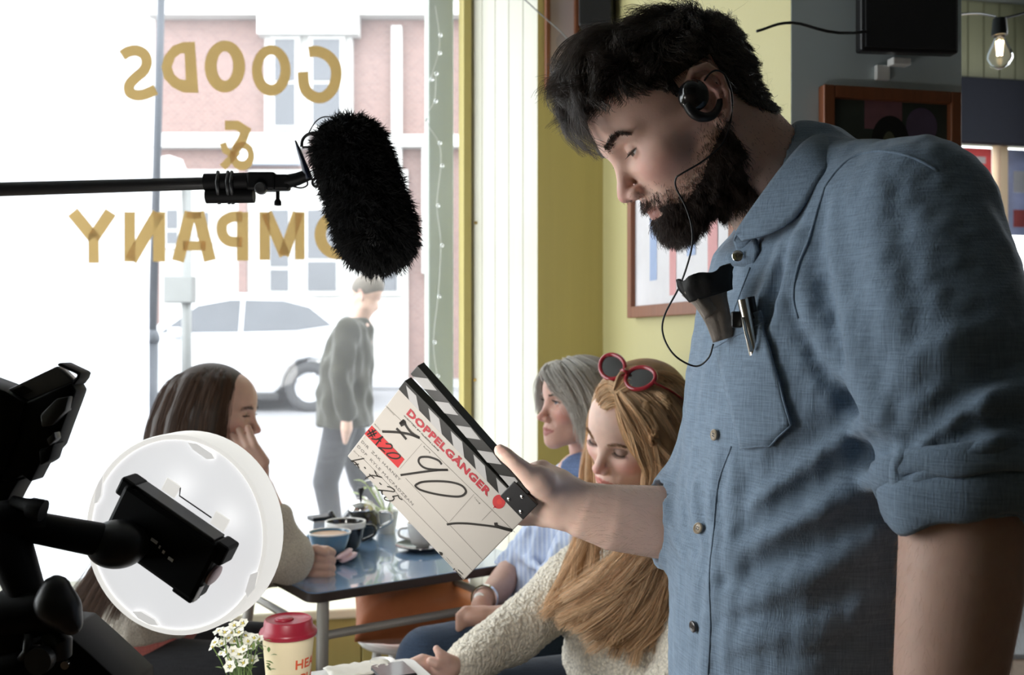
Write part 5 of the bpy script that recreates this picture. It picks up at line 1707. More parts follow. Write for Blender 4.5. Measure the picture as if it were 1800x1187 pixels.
def skin_mat(name, rough=0.5, bump=0.15):
    m = bpy.data.materials.new(name)
    m.use_nodes = True
    nt = m.node_tree
    b = nt.nodes['Principled BSDF']
    at = nt.nodes.new('ShaderNodeAttribute'); at.attribute_name = 'Col'
    tc = nt.nodes.new('ShaderNodeTexCoord')
    n = nt.nodes.new('ShaderNodeTexNoise'); n.inputs['Scale'].default_value = 45; n.inputs['Detail'].default_value = 5
    nt.links.new(tc.outputs['Object'], n.inputs['Vector'])
    mr = nt.nodes.new('ShaderNodeMapRange'); mr.inputs['To Min'].default_value = 0.86; mr.inputs['To Max'].default_value = 1.12
    nt.links.new(n.outputs['Fac'], mr.inputs['Value'])
    mx = nt.nodes.new('ShaderNodeVectorMath'); mx.operation = 'SCALE'
    nt.links.new(at.outputs['Color'], mx.inputs[0]); nt.links.new(mr.outputs['Result'], mx.inputs['Scale'])
    nt.links.new(mx.outputs[0], b.inputs['Base Color'])
    b.inputs['Roughness'].default_value = rough
    b.inputs['Specular IOR Level'].default_value = 0.4
    b.inputs['Subsurface Weight'].default_value = 0.25
    b.inputs['Subsurface Radius'].default_value = (0.006, 0.0022, 0.0012)
    b.inputs['Subsurface Scale'].default_value = 1.0
    n2 = nt.nodes.new('ShaderNodeTexNoise'); n2.inputs['Scale'].default_value = 420; n2.inputs['Detail'].default_value = 3
    nt.links.new(tc.outputs['Object'], n2.inputs['Vector'])
    bp = nt.nodes.new('ShaderNodeBump'); bp.inputs['Strength'].default_value = bump; bp.inputs['Distance'].default_value = 0.001
    nt.links.new(n2.outputs['Fac'], bp.inputs['Height']); nt.links.new(bp.outputs['Normal'], b.inputs['Normal'])
    MATS[name] = m
    return m
M_skin = skin_mat('skin')

def cloth_mat(name, col, scale=420.0, bump=0.5, var=0.10, stripe=None, rough=0.85, slub=0.2, sheen=0.15):
    """woven cloth: fine crossing threads, slubs, optional stripes (scale, colour)"""
    m = bpy.data.materials.new(name); m.use_nodes = True
    nt = m.node_tree; b = nt.nodes['Principled BSDF']
    b.inputs['Roughness'].default_value = rough; b.inputs['Specular IOR Level'].default_value = 0.2
    b.inputs['Sheen Weight'].default_value = sheen
    tc = nt.nodes.new('ShaderNodeTexCoord')
    hs = []
    for sc_ in ((scale, scale, scale * 0.06), (scale * 0.06, scale * 0.06, scale)):
        mp = nt.nodes.new('ShaderNodeMapping'); mp.inputs['Scale'].default_value = sc_
        n = nt.nodes.new('ShaderNodeTexNoise'); n.inputs['Scale'].default_value = 1.0; n.inputs['Detail'].default_value = 3
        nt.links.new(tc.outputs['Object'], mp.inputs['Vector']); nt.links.new(mp.outputs['Vector'], n.inputs['Vector'])
        hs.append(n)
    ad = nt.nodes.new('ShaderNodeMath'); ad.operation = 'ADD'
    nt.links.new(hs[0].outputs['Fac'], ad.inputs[0]); nt.links.new(hs[1].outputs['Fac'], ad.inputs[1])
    n3 = nt.nodes.new('ShaderNodeTexNoise'); n3.inputs['Scale'].default_value = 14; n3.inputs['Detail'].default_value = 4
    nt.links.new(tc.outputs['Object'], n3.inputs['Vector'])
    mr = nt.nodes.new('ShaderNodeMapRange'); mr.inputs['From Min'].default_value = 0.6; mr.inputs['From Max'].default_value = 1.4
    nt.links.new(ad.outputs[0], mr.inputs['Value'])
    mx = nt.nodes.new('ShaderNodeMix'); mx.data_type = 'RGBA'
    mx.inputs[6].default_value = (*[c * (1 - var - slub) for c in col], 1); mx.inputs[7].default_value = (*[min(1, c * (1 + var + slub)) for c in col], 1)
    nt.links.new(mr.outputs['Result'], mx.inputs[0])
    last = mx.outputs[2]
    if stripe:
        wv = nt.nodes.new('ShaderNodeTexWave'); wv.bands_direction = 'X'; wv.inputs['Scale'].default_value = stripe[0]; wv.inputs['Distortion'].default_value = 0.6
        nt.links.new(tc.outputs['Object'], wv.inputs['Vector'])
        m2 = nt.nodes.new('ShaderNodeMix'); m2.data_type = 'RGBA'
        m2.inputs[7].default_value = (*stripe[1], 1)
        cr_ = nt.nodes.new('ShaderNodeMapRange'); cr_.inputs['From Min'].default_value = 0.45; cr_.inputs['From Max'].default_value = 0.6
        nt.links.new(wv.outputs['Fac'], cr_.inputs['Value']); nt.links.new(cr_.outputs['Result'], m2.inputs[0]); nt.links.new(last, m2.inputs[6])
        last = m2.outputs[2]
    nt.links.new(last, b.inputs['Base Color'])
    mm = nt.nodes.new('ShaderNodeMath'); mm.operation = 'MULTIPLY_ADD'; mm.inputs[1].default_value = 6.0
    nt.links.new(n3.outputs['Fac'], mm.inputs[0]); nt.links.new(ad.outputs[0], mm.inputs[2])
    bp = nt.nodes.new('ShaderNodeBump'); bp.inputs['Strength'].default_value = bump; bp.inputs['Distance'].default_value = 0.0012
    nt.links.new(mm.outputs[0], bp.inputs['Height']); nt.links.new(bp.outputs['Normal'], b.inputs['Normal'])
    MATS[name] = m
    return m

def knit_mat(name, col, scale=160.0, bump=1.0, var=0.25):
    """nubbly knit"""
    m = bpy.data.materials.new(name); m.use_nodes = True
    nt = m.node_tree; b = nt.nodes['Principled BSDF']
    b.inputs['Roughness'].default_value = 0.95; b.inputs['Specular IOR Level'].default_value = 0.1; b.inputs['Sheen Weight'].default_value = 0.3
    tc = nt.nodes.new('ShaderNodeTexCoord')
    n0 = nt.nodes.new('ShaderNodeTexNoise'); n0.inputs['Scale'].default_value = scale * 0.4
    va_ = nt.nodes.new('ShaderNodeVectorMath'); va_.operation = 'MULTIPLY_ADD'; va_.inputs[1].default_value = (0.012,) * 3
    nt.links.new(tc.outputs['Object'], n0.inputs['Vector']); nt.links.new(n0.outputs['Color'], va_.inputs[0]); nt.links.new(tc.outputs['Object'], va_.inputs[2])
    v = nt.nodes.new('ShaderNodeTexVoronoi'); v.inputs['Scale'].default_value = scale
    nt.links.new(va_.outputs[0], v.inputs['Vector'])
    mx = nt.nodes.new('ShaderNodeMix'); mx.data_type = 'RGBA'
    mx.inputs[6].default_value = (*[min(1, c * 1.05) for c in col], 1); mx.inputs[7].default_value = (*[c * (1 - var) for c in col], 1)
    mr = nt.nodes.new('ShaderNodeMapRange'); mr.inputs['From Min'].default_value = 0.2; mr.inputs['From Max'].default_value = 0.75
    nt.links.new(v.outputs['Distance'], mr.inputs['Value']); nt.links.new(mr.outputs['Result'], mx.inputs[0]); nt.links.new(mx.outputs[2], b.inputs['Base Color'])
    bp = nt.nodes.new('ShaderNodeBump'); bp.invert = True; bp.inputs['Strength'].default_value = bump; bp.inputs['Distance'].default_value = 0.004
    nt.links.new(v.outputs['Distance'], bp.inputs['Height']); nt.links.new(bp.outputs['Normal'], b.inputs['Normal'])
    MATS[name] = m
    return m

def hair_mat(name, col, rough=0.45, spec=0.35, var=0.4):
    m = mat(name, col, rough, spec=spec)
    nt = m.node_tree; b = nt.nodes['Principled BSDF']
    hi = nt.nodes.new('ShaderNodeHairInfo')
    mx = nt.nodes.new('ShaderNodeMix'); mx.data_type = 'RGBA'
    mx.inputs[6].default_value = (*[c * (1 - var) for c in col], 1); mx.inputs[7].default_value = (*[min(1, c * (1 + var)) for c in col], 1)
    nt.links.new(hi.outputs['Random'], mx.inputs[0]); nt.links.new(mx.outputs[2], b.inputs['Base Color'])
    return m

EYE_C = np.array([0.0765, 0.0315, -0.001]); EYE_R = 0.0122
def head_sdf(sex='m', lid_u=-14, lid_l=-30, nose=1.0, neck=None, ears=True, jaw=1.0):
    """head in its own frame: x forward, y left, z up, eye level at z=0, ears near x=0"""
    S = SDF()
    w = 1.0 if sex == 'm' else 0.95
    S.ell((-0.006, 0, 0.035), (0.103, 0.0765 * w, 0.082), 0.0)
    S.ell((0.030, 0, 0.032), (0.067, 0.064 * w, 0.064), 0.03)
    S.ell((0.034, 0, -0.035), (0.057, 0.058 * w, 0.072), 0.03)
    for s in (1, -1):
        S.cone((0.004, s * 0.046 * w * jaw, -0.066), (0.070, s * 0.016, -0.100), 0.019, 0.0165, 0.03)
        S.cone((-0.002, s * 0.058 * w, -0.02), (0.004, s * 0.046 * w * jaw, -0.066), 0.016, 0.019, 0.025)
        S.ell((0.060, s * 0.039 * w, -0.028), (0.028, 0.024, 0.022), 0.022)
        S.cone((0.055, s * 0.052 * w, -0.016), (0.01, s * 0.066 * w, -0.008), 0.013, 0.010, 0.02)
    S.ell((0.079, 0, -0.103), (0.017, 0.020 * (1.1 if sex == 'm' else 0.9), 0.016), 0.018)
    S.ell((0.074, 0, -0.070), (0.025, 0.031, 0.027), 0.02)
    br = 0.0095 if sex == 'm' else 0.0065
    for s in (1, -1):
        S.cone((0.0905, s * 0.010, 0.0145), (0.072, s * 0.046 * w, 0.018), br, br * 0.85, 0.014)
        S.ell((0.099, s * 0.0315, -0.004), (0.017, 0.0165, 0.0125), 0.012, 's')
    # eyeballs and lids
    for s in (1, -1):
        c = EYE_C * np.array([1, s, 1])
        S.ell(c, (EYE_R,) * 3, 0.002)
        for ang, sg in ((lid_u, 1), (lid_l, -1)):
            a = math.radians(ang)
            n = np.array([-math.sin(a), 0, math.cos(a)]) * sg
            def lid(p, c=c, n=n):
                q = p - c
                r = np.sqrt((q ** 2).sum(-1))
                return np.maximum(np.abs(r - EYE_R - 0.0006) - 0.0012, -(q @ n))
            S._add(lid, c - 0.016, c + 0.016, 'u', 0.0015)
    # nose
    S.cone((0.0905, 0, 0.004), (0.1085, 0, -0.034), 0.0068, 0.0078, 0.012)
    S.cone((0.1085, 0, -0.034), (0.1125 * nose, 0, -0.0405), 0.0078, 0.0092, 0.006)
    for s in (1, -1):
        S.ell((0.1015, s * 0.0115, -0.0455), (0.0115, 0.0072, 0.0078), 0.007)
        S.ell((0.1065, s * 0.0062, -0.0528), (0.0066, 0.0034, 0.0040), 0.002, 's')
        S.chain([(0.097, s * 0.021, -0.043), (0.092, s * 0.029, -0.060)], 0.0022, 0.008, 's')
    # lips
    fl = 0.86 if sex == 'm' else 1.15
    S.chain([(0.0845, 0.025, -0.0745), (0.0955, 0.012, -0.0700), (0.0985, 0.004, -0.0685), (0.0975, 0, -0.0695), (0.0985, -0.004, -0.0685), (0.0955, -0.012, -0.0700), (0.0845, -0.025, -0.0745)],
            np.array([0.0025, 0.0042, 0.0048, 0.0046, 0.0048, 0.0042, 0.0025]) * fl, 0.005)
    S.chain([(0.0845, 0.024, -0.0765), (0.0915, 0.012, -0.0805), (0.0940, 0, -0.0815), (0.0915, -0.012, -0.0805), (0.0845, -0.024, -0.0765)],
            np.array([0.0025, 0.0052, 0.0058, 0.0052, 0.0025]) * fl, 0.005)
    S.chain([(0.0865, 0.027, -0.0752), (0.099, 0.010, -0.0752), (0.1035, 0, -0.0758), (0.099, -0.010, -0.0752), (0.0865, -0.027, -0.0752)], 0.0013, 0.0025, 's')
    if ears:
        for s in (1, -1):
            e = lambda pts: np.array(pts) * np.array([1, s, 1])
            S.ell(np.array((-0.012, s * 0.0775 * w, -0.002)), (0.0165, 0.0045, 0.027), 0.006)
            S.chain(e([(0.006, 0.073 * w, 0.006), (0.005, 0.080 * w, 0.023), (-0.007, 0.086 * w, 0.0325), (-0.023, 0.089 * w, 0.028), (-0.0305, 0.088 * w, 0.010), (-0.027, 0.086 * w, -0.010), (-0.018, 0.082 * w, -0.026), (-0.008, 0.0785 * w, -0.034), (0.0, 0.074 * w, -0.022)]),
                    [0.003, 0.0038, 0.004, 0.004, 0.0038, 0.0036, 0.0042, 0.006, 0.004], 0.003)
            S.chain(e([(-0.017, 0.082 * w, 0.018), (-0.0205, 0.084 * w, 0.0), (-0.013, 0.081 * w, -0.018)]), 0.0035, 0.004)
            S.ell(np.array((-0.006, s * 0.086 * w, -0.004)), (0.009, 0.007, 0.013), 0.004, 's')
            S.ell(np.array((0.003, s * 0.078 * w, -0.006)), (0.005, 0.005, 0.006), 0.004)
    if neck is not None:
        S.chain(neck[0], neck[1], 0.03)
    return S

def head_colors(v, skin, lips, lid_u, lid_l, iris=(0.10, 0.06, 0.03), shadow=None, blush=0.12, cheeks=None):
    """colour at every vertex of the head: skin, redder cheeks and nose, lips, eyes"""
    v = np.asarray(v)
    col = np.tile(np.array(skin), (len(v), 1))
    def blob(c, r): return np.clip(1 - np.sqrt((((v - np.array(c)) / np.array(r)) ** 2).sum(1)), 0, 1)
    red = np.zeros(len(v))
    for s in (1, -1):
        red += blob((0.07, s * 0.045, -0.032), (0.04, 0.035, 0.03)) + blob((-0.012, s * 0.085, 0), (0.03, 0.012, 0.04)) * 1.2
    red += blob((0.113, 0, -0.042), (0.02, 0.018, 0.018)) * 1.2
    red = np.clip(red, 0, 1)[:, None] * blush * 2
    col = col * (1 - red * np.array([0.05, 0.55, 0.5]))
    ay = np.abs(v[:, 1])
    zl = -0.0752
    inlip = (v[:, 0] > 0.083) & (ay < 0.027) & (v[:, 2] < zl + 0.0085 * (1 - (ay / 0.028) ** 2) + 0.001) & (v[:, 2] > zl - 0.0125 * (1 - (ay / 0.028) ** 2) - 0.0005)
    col[inlip] = lips
    for s in (1, -1):
        c = EYE_C * np.array([1, s, 1])
        q = v - c
        r = np.linalg.norm(q, axis=1)
        el = np.degrees(np.arctan2(q[:, 2], q[:, 0]))
        near = (r < EYE_R + 0.0045) & (q[:, 0] > 0)
        op = near & (el < lid_u) & (el > lid_l) & (r < EYE_R + 0.0009)
        col[op] = (0.62, 0.58, 0.56)
        g = nrm(np.array([math.cos(math.radians((lid_u + lid_l) / 2)), 0, math.sin(math.radians((lid_u + lid_l) / 2))]))
        ir = op & ((q / r[:, None]) @ g > math.cos(0.48))
        col[ir] = iris
        lash = near & (np.abs(el - lid_u) < 9) & (np.abs(q[:, 1]) < 0.0135)
        col[lash] = col[lash] * 0.25
        if shadow is not None:
            sh = near & (el > lid_u + 4) & (el < 60)
            col[sh] = shadow
    return col

def grow(base, nor, flow, length, k, noise_s=25.0, noise_a=0.25, lift=0.5, grav=0.0, jitter=0.12, clump=0.0, nclump=200, seed=1, curl=0.0):
    """hair strands from root points along a flow, with coherent waves and clumping"""
    r = np.random.default_rng(seed)
    n = len(base)
    d = nor * lift + flow
    d = d / (np.linalg.norm(d, axis=1)[:, None] + 1e-9)
    coh = np.stack([vnoise(base * noise_s, seed * 10 + i) for i in range(3)], 1) * noise_a
    d = d + coh + r.normal(size=(n, 3)) * jitter
    d = d / (np.linalg.norm(d, axis=1)[:, None] + 1e-9)
    fl = flow + coh * 1.2 + r.normal(size=(n, 3)) * jitter
    L = np.asarray(length)[:, None]
    t = np.linspace(0, 1, k)
    pts = []
    ph = vnoise(base * noise_s * 0.7, seed + 99)[:, None] * 4
    side = np.cross(d, nor)
    for tt in t:
        q = base + L * (d * (tt - 0.45 * tt * tt) + fl * 0.45 * tt * tt) - np.array([0, 0, 1.0]) * grav * L * tt * tt
        if curl:
            q = q + L * curl * tt * (np.sin(ph + tt * 6) * side + np.cos(ph * 1.3 + tt * 5) * nor)
        pts.append(q)
    st = np.stack(pts, 1)
    if clump > 0:
        gid = r.choice(n, min(nclump, n), replace=False)
        gb = base[gid]
        best = np.zeros(n, int); bd_ = np.full(n, 1e9)
        for i, g_ in enumerate(gb):
            dd = ((base - g_) ** 2).sum(1)
            m = dd < bd_
            best[m] = i; bd_[m] = dd[m]
        tgt = st[gid[best]]
        wgt = (clump * t ** 1.2)[None, :, None]
        lim = np.clip(1 - np.sqrt(bd_) / 0.03, 0, 1)[:, None, None]
        st = st * (1 - wgt * lim) + tgt * wgt * lim
    return st

def strands_from_guides(guides, n, spread, k=14, seed=3, wave=0.0, wavelen=6.0, locks=60, tight=0.35):
    """guides: list of polylines (same number of points), neighbours in the list lie side by side;
    strands gather in locks that wave together"""
    r = np.random.default_rng(seed)
    G = np.array([smooth_path(g, max(2, int(round((k - 1) / (len(g) - 1)))))[:k] for g in guides])
    k = G.shape[1]
    t = np.linspace(0, 1, k)
    sp = np.interp(t, np.linspace(0, 1, len(spread)), spread)
    lu = (np.arange(locks) + r.uniform(0, 1, locks)) / locks * (len(G) - 1.0001)
    lo_ = r.normal(size=(locks, 3)); lp = r.uniform(0, 6.28, locks)
    li = r.integers(0, locks, n)
    fuzz = (1.0 - 0.6 * t)[None, :]                                   # roots stay even, tips gather
    u0 = r.uniform(0, len(G) - 1.0001, n)
    u = np.clip(u0[:, None] * fuzz * 0 + lu[li][:, None] + r.normal(size=(n, 1)) * 0.5 / locks * len(G) * (0.6 + fuzz), 0, len(G) - 1.0001)
    i = u.astype(int); w = (u - i)[..., None]
    kk = np.arange(k)[None, :]
    st = G[i, kk] * (1 - w) + G[i + 1, kk] * w
    off = lo_[li][:, None, :] * sp[None, :, None] * 0.8 + r.normal(size=(n, 1, 3)) * sp[None, :, None] * tight
    st = st + off
    if wave:
        ph = lp[li][:, None] + r.normal(size=(n, 1)) * 0.25
        amp = (wave * np.clip(t * 1.6, 0, 1) ** 1.3)[None, :]
        s1 = np.sin(ph + t[None] * wavelen * 2.2) * amp
        s2 = np.cos(ph * 1.3 + t[None] * wavelen * 2.5) * amp
        st = st + s1[..., None] * np.array([1, 0, 0.25]) + s2[..., None] * np.array([0, 1, 0.1])
    return st

def join(parts):
    """several (verts, quads, colours) into one"""
    V, Q, C, n = [], [], [], 0
    for v, q, c in parts:
        V.append(v); Q.append(q + n); C.append(c if np.ndim(c) == 2 else np.tile(np.array(c), (len(v), 1))); n += len(v)
    return np.vstack(V), np.vstack(Q), np.vstack(C)

def tube_on(S, pts, r, name, m, parent, off=-0.0006, n=6, flat=None):
    """thin cord lying on a surface along places of the view"""
    pp = smooth_path(np.array(pts, float), 6)
    q, ok = trace_many(S, pp)
    q = q[ok]
    nn2 = normals(S, q)
    return Geo().add(*tubeg(q + nn2 * off, r, n, flat=flat)).build(name, m, parent, smooth=True)

# ================================================================== THE STANDING MAN
MAN_R = frame(7, 35)
MAN_O = P(1197, 203, 1.2)
def mw(p): return MAN_O + np.asarray(p) @ MAN_R                # head frame -> world
def ml(p): return (np.asarray(p) - MAN_O) @ MAN_R.T            # world -> head frame
man = thing('person', 'bearded man in a blue linen shirt holding out a clapperboard, head bowed', 'person', (P(1480, 600, 1.2)[0], 1.2, 0))
neck_w = PL([(1262, 215, 1.2), (1350, 318, 1.2), (1425, 420, 1.21)])
Hs = head_sdf('m', -9, -34, neck=(ml(neck_w), [0.058, 0.063, 0.072]))
hv, hq = Hs.mesh(0.0019)
SKIN_M = (0.68, 0.44, 0.36)
hc = head_colors(hv, SKIN_M, (0.36, 0.175, 0.145), -9, -34, iris=(0.05, 0.035, 0.025), blush=0.2)

# arms and hands
As = SDF()
A_el, A_w = P(1268, 916, 1.33), P(990, 880, 1.298)
As.chain([P(1395, 440, 1.37), P(1290, 850, 1.345), A_el], [0.055, 0.05, 0.047], 0.01)
As.chain([A_el, P(1160, 918, 1.312), P(1080, 910, 1.304), P(1030, 898, 1.30), A_w], [0.047, 0.0475, 0.043, 0.037, 0.031], 0.015)
# right hand: palm, thumb on the near face, fingers behind the board
As.ell(P(962, 868, 1.300), (0.036, 0.022, 0.030), 0.02)
As.chain([A_w, P(962, 862, 1.283), P(945, 845, 1.268)], [0.027, 0.025, 0.019], 0.015)
As.chain([P(955, 850, 1.270), P(926, 832, 1.256), P(903, 812, 1.250), P(889, 800, 1.251), P(879, 792, 1.254)], [0.019, 0.0125, 0.0098, 0.0096, 0.0080], 0.008)
As.chain([P(975, 850, 1.305), P(953, 826, 1.318), P(912, 836, 1.345), P(885, 856, 1.352), P(868, 880, 1.350)], [0.022, 0.0135, 0.0105, 0.009, 0.008], 0.007)
As.chain([P(975, 870, 1.31), P(948, 862, 1.335), P(905, 874, 1.352), P(880, 895, 1.354), P(872, 915, 1.348)], [0.022, 0.0125, 0.010, 0.009, 0.008], 0.006)
As.chain([P(978, 890, 1.308), P(950, 888, 1.332), P(915, 902, 1.345), P(895, 918, 1.345)], [0.022, 0.0125, 0.010, 0.0085], 0.006)
As.chain([P(982, 900, 1.302), P(957, 907, 1.312), P(938, 910, 1.322), P(918, 914, 1.335)], [0.024, 0.0155, 0.011, 0.0085], 0.008)
# left arm, hanging
L_sh, L_el = P(1610, 385, 1.03), P(1694, 900, 0.918)
As.chain([L_sh, L_el], [0.058, 0.052], 0.01)
As.chain([L_el, P(1690, 1000, 0.912), P(1668, 1187, 0.905), P(1650, 1360, 0.90), P(1645, 1420, 0.895)], [0.0545, 0.055, 0.0475, 0.034, 0.030], 0.015)
hb = P(1645, 1420, 0.895)
As.ell(hb + np.array([-0.01, 0.0, -0.05]), (0.022, 0.042, 0.052), 0.02)
for i, (dy, L) in enumerate(((-0.03, 0.07), (-0.010, 0.078), (0.010, 0.073), (0.028, 0.058))):
    a = hb + np.array([-0.012, dy, -0.085])
    As.chain([a, a + np.array([-0.008, 0, -L * 0.5]), a + np.array([-0.024, 0, -L])], [0.0105, 0.0095, 0.0078], 0.004)
As.chain([hb + np.array([-0.015, -0.035, -0.03]), hb + np.array([-0.035, -0.05, -0.065]), hb + np.array([-0.045, -0.05, -0.095])], [0.016, 0.0115, 0.009], 0.008)
# trunk under the clothes
As.loft([(P(1440, 430, 1.2), 0.07, 0.13), (P(1435, 560, 1.2), 0.10, 0.17), (P(1425, 800, 1.2), 0.11, 0.16), (P(1405, 1190, 1.2), 0.11, 0.15)], (-0.978, -0.208, 0), (0.208, -0.978, 0), 0.03)
As.chain(neck_w[1:], [0.063, 0.07], 0.02)
av, aq = As.mesh(0.0032)
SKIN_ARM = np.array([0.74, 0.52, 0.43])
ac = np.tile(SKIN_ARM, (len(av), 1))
ac[av[:, 1] < 1.0] = (0.56, 0.365, 0.29)  # left arm coloured darker to stand in for the shade on it
# thumbnail
tn = P(880, 790, 1.243)
dn = np.linalg.norm((av - tn) / np.array([0.008, 0.006, 0.007]), axis=1)
ac[dn < 1] = (0.62, 0.38, 0.32)
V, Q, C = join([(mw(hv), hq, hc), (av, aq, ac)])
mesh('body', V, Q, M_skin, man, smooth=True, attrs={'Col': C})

# fine hair on the forearms
M_armhair = hair_mat('fair_arm_hair', (0.40, 0.26, 0.16), 0.5, 0.3)
an_ = normals(As, av)
d_arm = nrm(A_w - A_el)
on_r = np.where((av[:, 1] > 1.22) & (av[:, 0] < P(1180, 900, 1.31)[0]) & (av[:, 0] > P(1012, 900, 1.3)[0]))[0]
on_l = np.where((av[:, 1] < 1.02) & (av[:, 2] < P(0, 925, 0.92)[2]) & (av[:, 2] > P(0, 1300, 0.94)[2]))[0]
for ids_, dd_, sd in ((on_r, d_arm, 91), (on_l, np.array([-0.1, 0, -1.0]), 92)):
    pk = rng.choice(ids_, 1500)
    sth = grow(av[pk], an_[pk], np.tile(dd_, (len(pk), 1)), rng.uniform(0.006, 0.013, len(pk)), 5, 40, 0.25, 0.4, 0, 0.25, 0, 10, sd)
    hair('arm_hair', sth, np.linspace(1, 0.3, 5) * 0.00006, M_armhair, man)
# ---- hair, brows and beard in the head frame
M_hair_m = hair_mat('dark_brown_hair', (0.060, 0.042, 0.034), 0.32, 0.8)
M_beard = hair_mat('dark_beard', (0.034, 0.019, 0.013), 0.5, 0.4)
nor_h = normals(Hs, hv)
x, y, z = hv[:, 0], np.abs(hv[:, 1]), hv[:, 2]
phi = np.degrees(np.arctan2(y, x))
line = np.interp(phi, [0, 25, 40, 52, 62, 72, 80, 86, 92, 104, 112, 125, 145, 180], [0.060, 0.063, 0.064, 0.052, 0.040, 0.026, -0.010, -0.032, 0.030, 0.034, 0.012, -0.030, -0.062, -0.075])
on_neck = (x < -0.03) & (z < -0.062)
ear_zone = (y > 0.070) & (np.abs(x + 0.012) < 0.026) & (z < 0.036)
scalp = (z > line) & ~ear_zone & ~on_neck
pick = rng.choice(np.where(scalp)[0], 15000)
rb = hv[pick] + rng.normal(size=(len(pick), 3)) * 0.0012
rn = nor_h[pick]
top = np.clip((rb[:, 2] - 0.05) / 0.05, 0, 1)
front = np.clip((rb[:, 0] - 0.0) / 0.08, 0, 1)
side_ = np.sign(rb[:, 1])
fwd = np.stack([np.ones(len(rb)), 0.15 * side_, np.zeros(len(rb))], 1)
down = np.stack([-0.35 * np.ones(len(rb)), 0.0 * side_, -np.ones(len(rb))], 1)
flow = fwd * top[:, None] + down * (1 - top)[:, None]
length = 0.013 + 0.036 * top ** 0.8 + 0.018 * top * front
length *= np.clip(1.1 - np.clip(-rb[:, 2] - 0.0, 0, 0.08) * 8, 0.45, 1.1)
length *= rng.uniform(0.75, 1.15, len(rb))
st1 = grow(rb, rn, flow * 0.85, length, 8, 26, 0.28, 0.62, 0.05, 0.13, 0.6, 620, 5, curl=0.15)
# forelock curling over the forehead: locks side by side across the brow
fg = []
for D_f in (1.235, 1.205, 1.175, 1.15):
    e = (1.205 - D_f) * 160
    fg += [PL(g_) for g_ in (
        [(1105 + e, 92, D_f), (1066 + e, 58, D_f), (1026 + e, 66, D_f), (1000 + e, 96, D_f), (990 + e, 132, D_f), (1000 + e, 160, D_f)],
        [(1090 + e, 112, D_f), (1045 + e, 84, D_f), (1008 + e, 104, D_f), (990 + e, 148, D_f), (994 + e, 186, D_f), (1012 + e, 214, D_f)],
        [(1075 + e, 130, D_f), (1030 + e, 112, D_f), (999 + e, 146, D_f), (995 + e, 194, D_f), (1008 + e, 232, D_f), (1030 + e, 262, D_f)],
        [(1065 + e, 150, D_f), (1028 + e, 140, D_f), (1008 + e, 176, D_f), (1012 + e, 220, D_f), (1028 + e, 250, D_f), (1050 + e, 268, D_f)],
        [(1060 + e, 165, D_f), (1034 + e, 160, D_f), (1020 + e, 186, D_f), (1022 + e, 212, D_f), (1034 + e, 230, D_f), (1050 + e, 236, D_f)])]
st2 = ml(np.vstack([strands_from_guides(fg[5 * i + a_:5 * i + b_], n_, [0.008, 0.008, 0.007, 0.006, 0.006, 0.006], 16, 60 + i, wave=0.008, wavelen=3.0, locks=lk_, tight=0.28) for i in range(4) for a_, b_, n_, lk_ in ((0, 2, 380, 16), (1, 4, 110, 9))]).reshape(-1, 3)).reshape(1960, -1, 3)
# thin stray hairs
pk3 = rng.choice(np.where(scalp)[0], 300)
st3 = grow(hv[pk3], nor_h[pk3], np.stack([0.5 + 0 * pk3, 0 * pk3, 0.1 + 0 * pk3], 1), rng.uniform(0.02, 0.05, 300), 8, 60, 0.7, 1.0, 0.0, 0.3, 0, 10, 12, curl=0.3)
def toW(st): return st @ MAN_R + MAN_O
rad8 = np.linspace(1, 0.35, 8) * 0.00026
hm = hair('hair', toW(st1), rad8 * 1.25, M_hair_m, man)
hair('forelock', toW(st2), np.linspace(1, 0.3, st2.shape[1]) * 0.0003, M_hair_m, hm)
hair('stray_hairs', toW(st3), np.linspace(1, 0.3, 8) * 0.00011, M_hair_m, hm)
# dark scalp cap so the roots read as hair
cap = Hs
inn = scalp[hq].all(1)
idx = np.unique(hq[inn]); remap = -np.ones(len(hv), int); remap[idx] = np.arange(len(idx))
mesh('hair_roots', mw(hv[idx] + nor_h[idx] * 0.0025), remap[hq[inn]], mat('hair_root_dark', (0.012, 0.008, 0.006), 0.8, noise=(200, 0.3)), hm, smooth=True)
# beard
ax_, az_ = hv[:, 0], hv[:, 2]
cheek = np.interp(ax_, [-0.01, 0.02, 0.045, 0.07, 0.085, 0.13], [-0.015, -0.034, -0.056, -0.066, -0.056, -0.052])
lipz = (y < 0.023) & (az_ > -0.0830) & (az_ < -0.0700) & (ax_ > 0.085)
neckline = (az_ < -0.128) | ((ax_ < 0.0) & (az_ < -0.085)) | (ax_ < -0.012)
beardm = (az_ < cheek) & ~lipz & ~neckline & ~((y < 0.016) & (az_ > -0.060))
moust = (y < 0.030) & (az_ < -0.057) & (az_ > -0.0695) & (ax_ > 0.082)
bm2 = beardm | moust
wgt = np.where(bm2, np.clip((cheek - az_) / 0.035, 0.12, 1), 0); wgt[moust] = 0.45
pk = rng.choice(len(hv), 14000, p=wgt / wgt.sum())
bb = hv[pk] + rng.normal(size=(len(pk), 3)) * 0.001
dens = wgt[pk]
bl_ = (0.0045 + 0.0105 * dens) * rng.uniform(0.7, 1.2, len(pk))
bfl = np.stack([0.25 + 0 * dens, 0 * dens, -0.9 + 0 * dens], 1)
st4 = grow(bb, nor_h[pk], bfl, bl_, 5, 60, 0.3, 0.7, 0.0, 0.25, 0.25, 500, 15, curl=0.15)
bo = hair('beard', toW(st4), np.linspace(1, 0.4, 5) * 0.00022, M_beard, man)
inn = (bm2 & (wgt > 0.55))[hq].all(1)
idx = np.unique(hq[inn]); remap = -np.ones(len(hv), int); remap[idx] = np.arange(len(idx))
